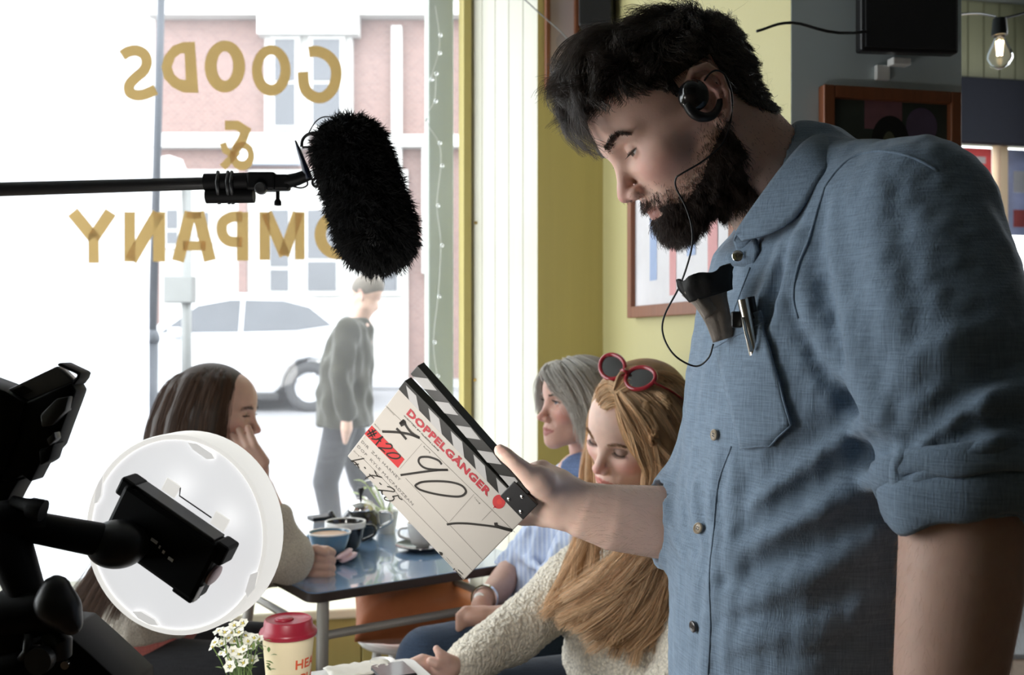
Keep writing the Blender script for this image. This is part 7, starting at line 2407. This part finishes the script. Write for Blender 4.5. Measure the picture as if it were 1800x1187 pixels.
bg_far = [PL(g_) for g_ in (
    [(1083, 690, 2.030), (1062, 700, 2.070), (1046, 730, 2.110), (1040, 790, 2.140), (1036, 900, 2.140), (1015, 1000, 2.11), (980, 1072, 2.08)],
    [(1092, 680, 2.040), (1070, 690, 2.100), (1050, 725, 2.140), (1046, 790, 2.165), (1046, 900, 2.165), (1030, 1000, 2.13), (1005, 1075, 2.09)])]
HM = SDF()
for loc, rr in (((-0.014, 0, 0.040), (0.116, 0.096, 0.101)),):
    HM.ell(bW(loc), np.array(rr), 0.0, R=BR)
hair_mass(HM, bg_near[2:], 0.022, 0.014, 0.022, 1)
hair_mass(HM, bg_far, 0.014, 0.016, 0.012, 2)
face_c = bW((0.108, 0, -0.045))
HM.ell(face_c, (0.056, 0.074, 0.108), 0.012, 's', R=BR)
v, q = HM.mesh(0.005)
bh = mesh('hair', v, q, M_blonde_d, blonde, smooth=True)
st = strands_from_guides(bg_near, 7500, [0.004, 0.006, 0.008, 0.012, 0.018, 0.024, 0.022], 37, 5, wave=0.022, wavelen=4.0, locks=70, tight=0.25)
hair('hair_strands', st, np.linspace(1, 0.5, st.shape[1]) * 0.0005, M_blonde, bh)
st = strands_from_guides(bg_far, 1600, [0.003, 0.004, 0.005, 0.008, 0.010, 0.015, 0.014], 37, 6, wave=0.018, wavelen=4.0, locks=14, tight=0.3)
hair('hair_strands', st, np.linspace(1, 0.5, st.shape[1]) * 0.00045, M_blonde, bh)
def on_mass(S_, lines, lift=0.003, n=9):
    """guide lines laid on a hair volume along places of the view"""
    out = []
    for ln in lines:
        pp_ = smooth_path(np.array(ln, float), max(2, n // (len(ln) - 1)))
        q_, ok_ = trace_many(S_, pp_, near=1.5)
        out.append(q_ + normals(S_, q_) * lift)
    return out
crown = on_mass(HM, [[(1098, 716), (1112, 728), (1134, 762), (1152, 800)], [(1092, 704), (1112, 708), (1144, 736), (1166, 780)], [(1088, 698), (1112, 692), (1150, 708), (1182, 752)], [(1086, 693), (1110, 680), (1150, 686), (1195, 720)],
                     [(1084, 690), (1104, 670), (1140, 668), (1192, 690)], [(1083, 688), (1096, 664), (1125, 656), (1170, 664)], [(1082, 686), (1090, 664), (1108, 654), (1140, 650)]] + [[(1120, 660), (1160, 662), (1200, 690), (1228, 740)], [(1125, 656), (1170, 656), (1210, 680), (1236, 725)]])
st = strands_from_guides(crown, 3200, [0.0015, 0.002, 0.003, 0.004], 16, 9, locks=60, tight=0.6)
hair('hair_strands', st, np.linspace(1, 0.7, st.shape[1]) * 0.0006, M_blonde, bh)
crown2 = on_mass(HM, [[(1096, 714), (1086, 712), (1072, 716), (1060, 726)], [(1088, 698), (1076, 696), (1062, 704), (1050, 722)], [(1083, 688), (1072, 682), (1058, 690), (1047, 710)], [(1086, 676), (1074, 672), (1060, 680), (1048, 698)]])
st = strands_from_guides(crown2, 1100, [0.0015, 0.002, 0.003, 0.003], 16, 10, locks=24, tight=0.6)
hair('hair_strands', st, np.linspace(1, 0.7, st.shape[1]) * 0.0006, M_blonde, bh)
# sunglasses pushed up on her head
sg = thing('sunglasses', 'red framed sunglasses pushed up on the blonde woman’s hair', 'sunglasses', bW((-0.008, 0, 0.125)))
M_redframe = mat('red_acetate', (0.34, 0.012, 0.025), 0.2, coat=0.5, noise=(30, 0.1))
M_lens = mat('dark_lens', (0.015, 0.012, 0.012), 0.04, spec=0.9, coat=1.0, noise=(30, .1))
gx, gz = nrm([0.62, 0, 0.78]), nrm([-0.78, 0, 0.62])          # lens normal and lens up, head frame
for s in (1, -1):
    cL = np.array([0.030, s * 0.034, 0.134])
    a = np.linspace(0, 2 * math.pi, 40, endpoint=False)
    out = np.array([cL + np.array([0, 1, 0]) * (0.029 * np.cos(t_) * s * (1 + 0.08 * np.sin(t_))) + gz * 0.0235 * np.sin(t_) + gz * 0.004 * np.cos(t_) for t_ in a])
    pth_ = np.vstack([out, out[:2]])
    Geo().add(*tubeg(bW(pth_), 0.0046, 8, caps=False)).build('rim', M_redframe, sg, smooth=True)
    lens = bW(np.vstack([out * 0.97 + cL * 0.03]))
    n_ = len(lens); nW = gx @ BR
    ctr = lens.mean(0) + nW * 0.003
    Geo().add(np.vstack([lens, [ctr], lens - nW * 0.0015]), [(i, (i + 1) % n_, n_) for i in range(n_)] + [tuple(range(2 * n_, n_, -1))]).build('lens', M_lens, sg, smooth=True)
    tp_ = np.array([(0.028, s * 0.063, 0.136), (0.0, s * 0.084, 0.112), (-0.04, s * 0.096, 0.070), (-0.075, s * 0.096, 0.030)])
    Geo().add(*tubeg(bW(smooth_path(tp_, 6)), np.linspace(0.006, 0.003, 19), 8, flat=(1, 0.5))).build('temple', M_redframe, sg, smooth=True)
Geo().add(*tubeg(bW(np.array([(0.034, 0.008, 0.138), (0.036, 0, 0.141), (0.034, -0.008, 0.138)])), 0.0035, 8)).build('bridge', M_redframe, sg, smooth=True)
# skirt and legs under the table
L_ = SDF()
hip = np.array([0.28, 2.2, 0.56])
for s in (-0.09, 0.09):
    L_.chain([hip + np.array([0, s, 0]), hip + np.array([-0.34, s - 0.10, 0.02]), np.array([hip[0] - 0.36, hip[1] + s - 0.12, 0.07])], [0.095, 0.07, 0.045], 0.02)
    L_.chain([np.array([hip[0] - 0.34, hip[1] + s - 0.12, 0.045]), np.array([hip[0] - 0.47, hip[1] + s - 0.14, 0.035])], [0.042, 0.032], 0.01)
v, q = L_.mesh(0.010)
mesh('trousers', v, q, MATS['dark_denim'], blonde, smooth=True)

# ================================================================== GREY-HAIRED WOMAN
OR = frame(25, -2); OO = P(1019, 707, 2.62)
older = thing('person', 'grey-haired woman in a pale blue shirt and jeans looking towards the window', 'person', (0.15, 2.7, 0))
oneck = PL([(1025, 745, 2.66), (1035, 800, 2.69), (1030, 850, 2.69)])
SKO = (0.60, 0.36, 0.29)
S, v, q, c, oW = person_head(OR, OO, 'f', 10, -13, SKO, (0.38, 0.14, 0.12), 0.0028, 0.99, oneck, [0.048, 0.05, 0.065], iris=(0.10, 0.14, 0.18), blush=0.3, nose=1.03)
Os = S
po = [(oW(v), q, c)]
H_ = SDF()
H_.chain([P(1030, 850, 2.69), P(990, 1050, 2.68)], [0.09, 0.10], 0.02)
H_.chain([P(985, 1040, 2.45), P(950, 1088, 2.42), P(880, 1088, 2.40), P(852, 1085, 2.395)], [0.043, 0.042, 0.032, 0.026], 0.015)
H_.ell(P(835, 1082, 2.39), (0.034, 0.026, 0.020), 0.015)
for i in range(4):
    H_.chain([P(840, 1074 + i * 6, 2.39), P(818, 1072 + i * 8, 2.385), P(806, 1082 + i * 8, 2.38)], [0.011, 0.0095, 0.008], 0.004)
H_.chain([P(900, 1000, 2.78), P(872, 1040, 2.60), P(852, 1052, 2.50)], [0.042, 0.036, 0.027], 0.015)
H_.ell(P(846, 1066, 2.47), (0.026, 0.025, 0.030), 0.012)
v2, q2 = H_.mesh(0.005)
po.append((v2, q2, (0.52, 0.31, 0.24)))
V, Q, C = join(po)
mesh('body', V, Q, M_skin, older, smooth=True, attrs={'Col': C})
brow_lash(Os, oW, 10, mat('grey_brow', (0.16, 0.13, 0.11), 0.6, noise=(99, .1)), older, w=0.0004)
M_oshirt = cloth_mat('pale_blue_shirt', (0.42, 0.50, 0.70), 380, 0.4, 0.06, stripe=(26.0, (0.56, 0.62, 0.76)), slub=0.08)
J = SDF()
of, ol = np.array([-0.906, -0.423, 0]), np.array([0.423, -0.906, 0])
J.loft([(P(1032, 812, 2.69), 0.062, 0.085), (P(1025, 860, 2.69), 0.10, 0.165), (P(1005, 950, 2.69), 0.118, 0.178), (P(985, 1040, 2.69), 0.125, 0.178), (P(980, 1140, 2.69), 0.135, 0.18)], of, ol, 0.03)
J.chain([P(1050, 880, 2.52), P(1000, 1000, 2.45), P(962, 1062, 2.425)], [0.066, 0.062, 0.058], 0.03)
J.chain([P(985, 885, 2.86), P(930, 980, 2.82), P(898, 1010, 2.76)], [0.066, 0.062, 0.058], 0.03)
for a, b in (((930, 930), (900, 990)), ((960, 900), (930, 1000)), ((900, 960), (960, 1010)), ((980, 960), (950, 1050))):
    qq, ok = trace_many(J, [a, ((a[0] + b[0]) / 2, (a[1] + b[1]) / 2), b])
    if ok.all():
        J.chain(qq, 0.010, 0.02)
J.disp(lambda p: 0.004 * vnoise(p * 8, 61) + 0.002 * vnoise(p * 17, 62), *J.bounds())
J.cone(P(962, 1066, 2.425), P(905, 1092, 2.405), 0.050, 0.055, 0.002, 's')
v, q = J.mesh(0.006)
sh2 = mesh('shirt', v, q, M_oshirt, older, smooth=True)
# collar leaves
for off, m in ((0.0, M_oshirt),):
    top_ = smooth_path(PL([(988, 812, 2.575), (1005, 800, 2.585), (1040, 792, 2.60), (1072, 790, 2.66)]), 5)
    bot_ = smooth_path(PL([(978, 850, 2.55), (1005, 842, 2.545), (1045, 830, 2.55), (1088, 815, 2.62)]), 5)
    sheet([top_ * (1 - t_) + bot_ * t_ for t_ in np.linspace(0, 1, 5)], 'collar', cloth_mat('blue_collar', (0.22, 0.32, 0.58), 380, 0.3, 0.06), sh2, 0.004)
# jeans
M_jean = cloth_mat('blue_denim', (0.035, 0.055, 0.095), 450, 0.4, 0.1)
L_ = SDF()
oh = P(990, 1145, 2.66)
oh[2] = 0.56
L_.chain([oh + np.array([0, -0.09, 0]), P(880, 1140, 2.48), P(750, 1152, 2.38), P(742, 1180, 2.37)], [0.10, 0.083, 0.068, 0.064], 0.03)
k1 = P(745, 1170, 2.38); L_.chain([k1, np.array([k1[0] - 0.02, k1[1], 0.08])], [0.066, 0.045], 0.02)
L_.chain([oh + np.array([0, 0.09, 0]), P(870, 1135, 2.66), P(800, 1140, 2.60)], [0.10, 0.085, 0.068], 0.03)
k2_ = P(800, 1142, 2.60); L_.chain([k2_, np.array([k2_[0] - 0.01, k2_[1], 0.08])], [0.066, 0.045], 0.02)
v, q = L_.mesh(0.008)
mesh('jeans', v, q, M_jean, older, smooth=True)
for kk in (k1, k2_):
    X = SDF(); X.chain([(kk[0], kk[1], 0.045), (kk[0] - 0.13, kk[1], 0.035)], [0.042, 0.032], 0.01); X.cut((0, 0, 0.002), (0, 0, -1), 0.002)
    xv, xq = X.mesh(0.008); mesh('shoe', xv, xq, M_black, older, smooth=True)
# bracelet watch
wc = P(852, 1052, 2.50); wd = nrm(P(852, 1052, 2.50) - P(872, 1040, 2.60))
wt = thing('wristwatch', 'silver bracelet watch on the grey-haired woman’s wrist', 'watch', wc)
Geo().add(*latheg([(0.031, -0.008), (0.034, -0.008), (0.034, 0.008), (0.031, 0.008)], wc, 28, wd, closed=True)).build('bracelet', M_chrome, wt, smooth=True, auto=.6)
Geo().add(*latheg([(0, 0), (0.014, 0), (0.014, 0.005), (0.012, 0.006), (0, 0.006)], wc + np.array([-0.012, -0.030, 0.008]), 22, nrm([-0.3, -0.9, 0.25]))).build('watch_face', M_cupwhite, wt, smooth=True, auto=.6)
# grey bob
M_grey = hair_mat('silver_grey_hair', (0.48, 0.45, 0.41), 0.45, 0.4, 0.3)
og = [PL(g_) for g_ in (
    [(968, 646, 2.56), (962, 660, 2.52), (975, 680, 2.495), (1005, 700, 2.485), (1020, 730, 2.485)],
    [(978, 642, 2.56), (985, 655, 2.50), (1008, 690, 2.475), (1028, 735, 2.47), (1030, 775, 2.475)],
    [(995, 637, 2.56), (1020, 660, 2.48), (1040, 705, 2.465), (1046, 750, 2.465), (1040, 790, 2.48)],
    [(1010, 634, 2.57), (1050, 660, 2.505), (1068, 710, 2.49), (1070, 760, 2.50), (1058, 800, 2.52)],
    [(1020, 634, 2.60), (1068, 664, 2.56), (1084, 715, 2.55), (1084, 770, 2.56), (1072, 808, 2.58)],
    [(1025, 635, 2.64), (1072, 670, 2.64), (1088, 720, 2.64), (1086, 775, 2.64), (1074, 812, 2.65)])]
og2 = [PL(g_) for g_ in ([(975, 642, 2.58), (958, 655, 2.60), (952, 680, 2.64), (953, 710, 2.68)], [(985, 638, 2.60), (962, 648, 2.64), (954, 680, 2.69), (956, 730, 2.72)])]
HM = SDF()
HM.ell(oW((-0.012, 0, 0.036)), np.array((0.106, 0.085, 0.090)), 0.0, R=OR)
hair_mass(HM, og[2:], 0.022, 0.014, 0.02, 1)
HM.ell(oW((0.105, 0, -0.045)), (0.058, 0.075, 0.115), 0.015, 's', R=OR)
HM.ell(oW((0.07, 0.06, -0.05)), (0.045, 0.05, 0.075), 0.015, 's', R=OR)
v, q = HM.mesh(0.005)
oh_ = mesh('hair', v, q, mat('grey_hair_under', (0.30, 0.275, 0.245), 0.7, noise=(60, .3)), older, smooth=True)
st = strands_from_guides(og, 5000, [0.005, 0.007, 0.009, 0.011, 0.010], 25, 15, wave=0.005, wavelen=2.5, locks=110, tight=0.6)
hair('hair_strands', st, np.linspace(1, 0.5, st.shape[1]) * 0.0005, M_grey, oh_)
st = strands_from_guides(og2, 900, [0.004, 0.006, 0.007, 0.008], 22, 16, wave=0.005, wavelen=2.0)
hair('hair_strands', st, np.linspace(1, 0.5, st.shape[1]) * 0.0005, M_grey, oh_)

# ================================================================== BRUNETTE WOMAN AT THE TABLE
NR = frame(-3, 4, 0, True); NO = P(381, 724, 2.5)
bru = thing('person', 'long-haired brunette woman resting her cheek on her hand at the blue table', 'person', (-0.85, 2.5, 0))
nneck = PL([(362, 770, 2.5), (345, 840, 2.52), (335, 890, 2.53)])
SKN = (0.62, 0.40, 0.32)
S, v, q, c, nW_ = person_head(NR, NO, 'f', -4, -20, SKN, (0.45, 0.18, 0.15), 0.0026, 0.95, nneck, [0.046, 0.048, 0.06], blush=0.25, jaw=0.93, nose=1.0)
Ns = S
pn_ = [(nW_(v), q, c)]
H_ = SDF()
H_.chain([P(335, 890, 2.53), P(300, 1050, 2.55)], [0.09, 0.10], 0.02)
# right forearm and the hand under her cheek
H_.chain([P(505, 990, 2.50), P(480, 910, 2.46), P(462, 858, 2.435)], [0.04, 0.034, 0.026], 0.01)
H_.ell(P(450, 828, 2.43), (0.032, 0.020, 0.036), 0.015)
for i, (a, b_, e) in enumerate((((466, 812), (447, 782), (436, 752)), ((462, 815), (436, 785), (420, 756)), ((456, 820), (426, 792), (408, 765)), ((448, 828), (418, 804), (402, 780)))):
    H_.chain([P(a[0] - 4, a[1] + 8, 2.425), P(*a, 2.418), P(*b_, 2.405), P(*e, 2.418)], [0.013, 0.0115, 0.0098, 0.008], 0.004)
H_.chain([P(445, 838, 2.425), P(420, 826, 2.42), P(402, 812, 2.43)], [0.014, 0.012, 0.0095], 0.006)
# left forearm and fist on the table
H_.chain([P(440, 1000, 2.62), P(525, 988, 2.62)], [0.04, 0.028], 0.01)
H_.rbox(P(556, 988, 2.62), (0.036, 0.033, 0.040), 0.022, 0.012)
for i in range(4):
    z0 = 968 + i * 14
    H_.chain([P(545, z0 - 1, 2.585), P(574, z0, 2.582), P(583, z0 + 4, 2.60), P(572, z0 + 6, 2.585)], [0.0125, 0.0125, 0.012, 0.010], 0.004)
H_.chain([P(535, 972, 2.582), P(556, 965, 2.572), P(572, 972, 2.570)], [0.014, 0.0115, 0.0095], 0.005)
v2, q2 = H_.mesh(0.004)
pn_.append((v2, q2, (0.60, 0.38, 0.30)))
V, Q, C = join(pn_)
mesh('body', V, Q, M_skin, bru, smooth=True, attrs={'Col': C})
M_brn = hair_mat('dark_brown_long_hair', (0.080, 0.043, 0.026), 0.5, 0.2, 0.3)
brow_lash(Ns, nW_, -4, mat('brown_brow', (0.04, 0.025, 0.018), 0.5, noise=(99, .1)), bru, w=0.0004, thick=0.0018)
M_beige = knit_mat('beige_rib_knit', (0.60, 0.54, 0.46), 260, 0.7, 0.2)
J = SDF()
J.loft([(P(345, 852, 2.53), 0.060, 0.085), (P(335, 900, 2.53), 0.100, 0.165), (P(305, 990, 2.54), 0.118, 0.175), (P(268, 1080, 2.55), 0.122, 0.17), (P(262, 1105, 2.55), 0.122, 0.17)], (1, 0, 0), (0, 1, 0), 0.03)
J.chain([P(345, 920, 2.38), P(430, 985, 2.40), P(508, 985, 2.47)], [0.068, 0.062, 0.056], 0.03)
J.chain([P(508, 985, 2.47), P(487, 915, 2.46)], [0.055, 0.043], 0.02)
J.chain([P(345, 920, 2.68), P(430, 1010, 2.66), P(518, 992, 2.625)], [0.068, 0.058, 0.044], 0.03)
J.disp(lambda p: 0.004 * vnoise(p * 9, 71) + 0.0015 * vnoise(p * 22, 72), *J.bounds())
v, q = J.mesh(0.006)
jn = mesh('jumper', v, q, M_beige, bru, smooth=True)
X = SDF().loft([(P(262, 1100, 2.55), 0.118, 0.165), (P(258, 1125, 2.55), 0.122, 0.168)], (1, 0, 0), (0, 1, 0), 0.0)
v, q = X.mesh(0.008)
tag(mesh('top_hem', v, q, cloth_mat('coral_pink_hem', (0.62, 0.20, 0.18), 380, 0.3, 0.06), bru, smooth=True), 'coral pink hem below the jumper')
L_ = SDF()
nh = P(262, 1170, 2.55)
L_.ell(nh, (0.15, 0.19, 0.10), 0.0)
for s in (-0.09, 0.09):
    kn3 = np.array([nh[0] + 0.31, nh[1] + s, 0.54])
    L_.chain([nh + np.array([0, s, 0]), kn3, np.array([kn3[0] + 0.01, kn3[1], 0.08])], [0.10, 0.070, 0.045], 0.03)
v, q = L_.mesh(0.009)
mesh('trousers', v, q, cloth_mat('charcoal_trousers', (0.030, 0.030, 0.034), 450, 0.3), bru, smooth=True)
for s in (-0.09, 0.09):
    X = SDF(); X.chain([(nh[0] + 0.31, nh[1] + s, 0.045), (nh[0] + 0.44, nh[1] + s, 0.035)], [0.042, 0.032], 0.01); X.cut((0, 0, 0.002), (0, 0, -1), 0.002)
    xv, xq = X.mesh(0.008); mesh('shoe', xv, xq, M_black, bru, smooth=True)
# long straight hair
ng = [PL(g_) for g_ in (
    [(394, 660, 2.49), (402, 676, 2.44), (393, 722, 2.425), (384, 780, 2.42), (384, 850, 2.42), (372, 930, 2.40), (360, 1000, 2.40)],
    [(388, 655, 2.49), (388, 672, 2.43), (374, 725, 2.412), (366, 790, 2.41), (350, 870, 2.41), (325, 960, 2.39), (300, 1040, 2.39)],
    [(375, 651, 2.49), (362, 672, 2.43), (345, 730, 2.41), (332, 800, 2.41), (310, 890, 2.41), (275, 990, 2.40), (240, 1075, 2.41)],
    [(360, 650, 2.49), (330, 675, 2.44), (308, 735, 2.425), (295, 805, 2.42), (268, 900, 2.42), (225, 1000, 2.42), (185, 1085, 2.44)],
    [(350, 651, 2.50), (308, 680, 2.47), (284, 740, 2.46), (272, 815, 2.46), (242, 910, 2.46), (190, 1010, 2.47), (150, 1080, 2.50)],
    [(348, 652, 2.52), (300, 682, 2.53), (274, 745, 2.53), (262, 820, 2.53), (228, 915, 2.54), (170, 1010, 2.55), (128, 1070, 2.57)])]
HM = SDF()
HM.ell(nW_((-0.016, 0, 0.036)), np.array((0.103, 0.083, 0.088)), 0.0, R=NR)
hair_mass(HM, ng[1:], 0.024, 0.018, 0.025, 1)
HM.ell(nW_((0.110, 0, -0.03)), (0.058, 0.08, 0.115), 0.012, 's', R=NR)
HM.ell(nW_((0.075, -0.06, -0.05)), (0.040, 0.05, 0.085), 0.012, 's', R=NR)
v, q = HM.mesh(0.005)
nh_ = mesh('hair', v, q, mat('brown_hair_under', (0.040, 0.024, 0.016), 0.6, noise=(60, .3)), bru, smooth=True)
st = strands_from_guides(ng, 6500, [0.004, 0.007, 0.009, 0.011, 0.012, 0.014, 0.016], 37, 25, wave=0.002, wavelen=2.0, locks=160, tight=0.7)
hair('hair_strands', st, np.linspace(1, 0.5, st.shape[1]) * 0.0005, M_brn, nh_)
# her stool
q0 = np.array([nh[0], nh[1], 0])
bs_ = thing('bar_stool', 'dark wooden stool under the brunette woman', 'stool', q0)
zs = nh[2] - 0.10
Geo().add(*latheg([(0, zs - 0.03), (0.17, zs - 0.03), (0.175, zs - 0.02), (0.175, zs - 0.005), (0.17, zs), (0, zs)], q0, 32)).build('seat', M_tableedge, bs_, smooth=True, auto=.6)
for k in range(4):
    a = 0.4 + k * math.pi / 2; d = np.array([math.cos(a), math.sin(a), 0])
    Geo().add(*tubeg([q0 + d * 0.18, q0 + d * 0.12 + ZZ * (zs - 0.03)], 0.016, 10)).build('leg', M_tableedge, bs_, smooth=True, auto=.6)
bs_.name = 'wooden_stool'

# ================================================================== PASSER-BY OUTSIDE
PX_, PY_, PZ_ = P(612, 600, 6.0)[0], 6.0, 0.062
ped = thing('person', 'passer-by in an olive coat walking outside the window', 'person', (PX_, PY_, PZ_))
W_ = lambda x, y, z: np.array([PX_ + x, PY_ + y, PZ_ + z])
R2 = frame(-30, 15)
S, v, q, c, pW = person_head(R2, W_(0.12, 0, 1.56), 'm', 8, -12, (0.5, 0.32, 0.25), (0.4, 0.2, 0.17), 0.006, 1.0, np.array([W_(0.11, 0, 1.52), W_(0.06, 0, 1.40), W_(0.04, 0, 1.34)]), [0.055, 0.055, 0.07])
Hh = SDF()
Hh.chain([W_(0.06, 0, 1.36), W_(0.0, 0, 0.9)], [0.09, 0.11], 0.02)
for s in (-1, 1):
    e = W_(-0.02 * s, 0.02, 0.84)
    Hh.chain([W_(0.03, -0.24 * s, 0.86), W_(0.03, -0.24 * s, 0.78), W_(0.02, -0.23 * s, 0.70)], [0.03, 0.035, 0.015], 0.02)
v2, q2 = Hh.mesh(0.012)
V, Q, C = join([(pW(v), q, c), (v2, q2, (0.5, 0.32, 0.25))])
mesh('body', V, Q, M_skin, ped, smooth=True, attrs={'Col': C})
X = SDF().ell(pW((-0.012, 0, 0.05)), (0.108, 0.086, 0.085), 0.0, R=R2); X.ell(pW((0.10, 0, -0.02)), (0.05, 0.09, 0.09), 0.01, 's', R=R2)
v, q = X.mesh(0.008); mesh('hair', v, q, mat('grey_brown_hair', (0.12, 0.10, 0.08), 0.7, noise=(40, .3)), ped, smooth=True)
J = SDF()
J.loft([(W_(0.05, 0, 1.42), 0.07, 0.10), (W_(0.03, 0, 1.36), 0.12, 0.20), (W_(0.0, 0, 1.20), 0.15, 0.22), (W_(-0.02, 0, 1.0), 0.16, 0.22), (W_(-0.02, 0, 0.78), 0.17, 0.23)], (-1, 0, 0), (0, 1, 0), 0.03)
for s in (-1, 1):
    J.chain([W_(0.03, 0.21 * s, 1.35), W_(0.0, 0.26 * s, 1.10), W_(0.03, 0.24 * s, 0.86)], [0.075, 0.065, 0.052], 0.03)
J.disp(lambda p: 0.008 * vnoise(p * 7, 81), *J.bounds())
v, q = J.mesh(0.014); mesh('coat', v, q, cloth_mat('olive_canvas', (0.035, 0.033, 0.022), 200, 0.3), ped, smooth=True)
L_ = SDF()
L_.chain([W_(-0.02, -0.09, 0.82), W_(-0.12, -0.09, 0.45), W_(-0.06, -0.09, 0.08)], [0.10, 0.075, 0.055], 0.02)
L_.chain([W_(-0.02, 0.09, 0.82), W_(0.06, 0.09, 0.45), W_(0.2, 0.09, 0.10)], [0.10, 0.075, 0.055], 0.02)
v, q = L_.mesh(0.014); mesh('trousers', v, q, MATS['charcoal_trousers'], ped, smooth=True)
for a in ((-0.07, -0.09), (0.19, 0.09)):
    X = SDF(); X.chain([W_(a[0] + 0.03, a[1], 0.045), W_(a[0] - 0.15, a[1], 0.035)], [0.045, 0.034], 0.01); X.cut(W_(0, 0, 0.0), (0, 0, -1), 0.002)
    xv, xq = X.mesh(0.01); mesh('shoe', xv, xq, M_black, ped, smooth=True)
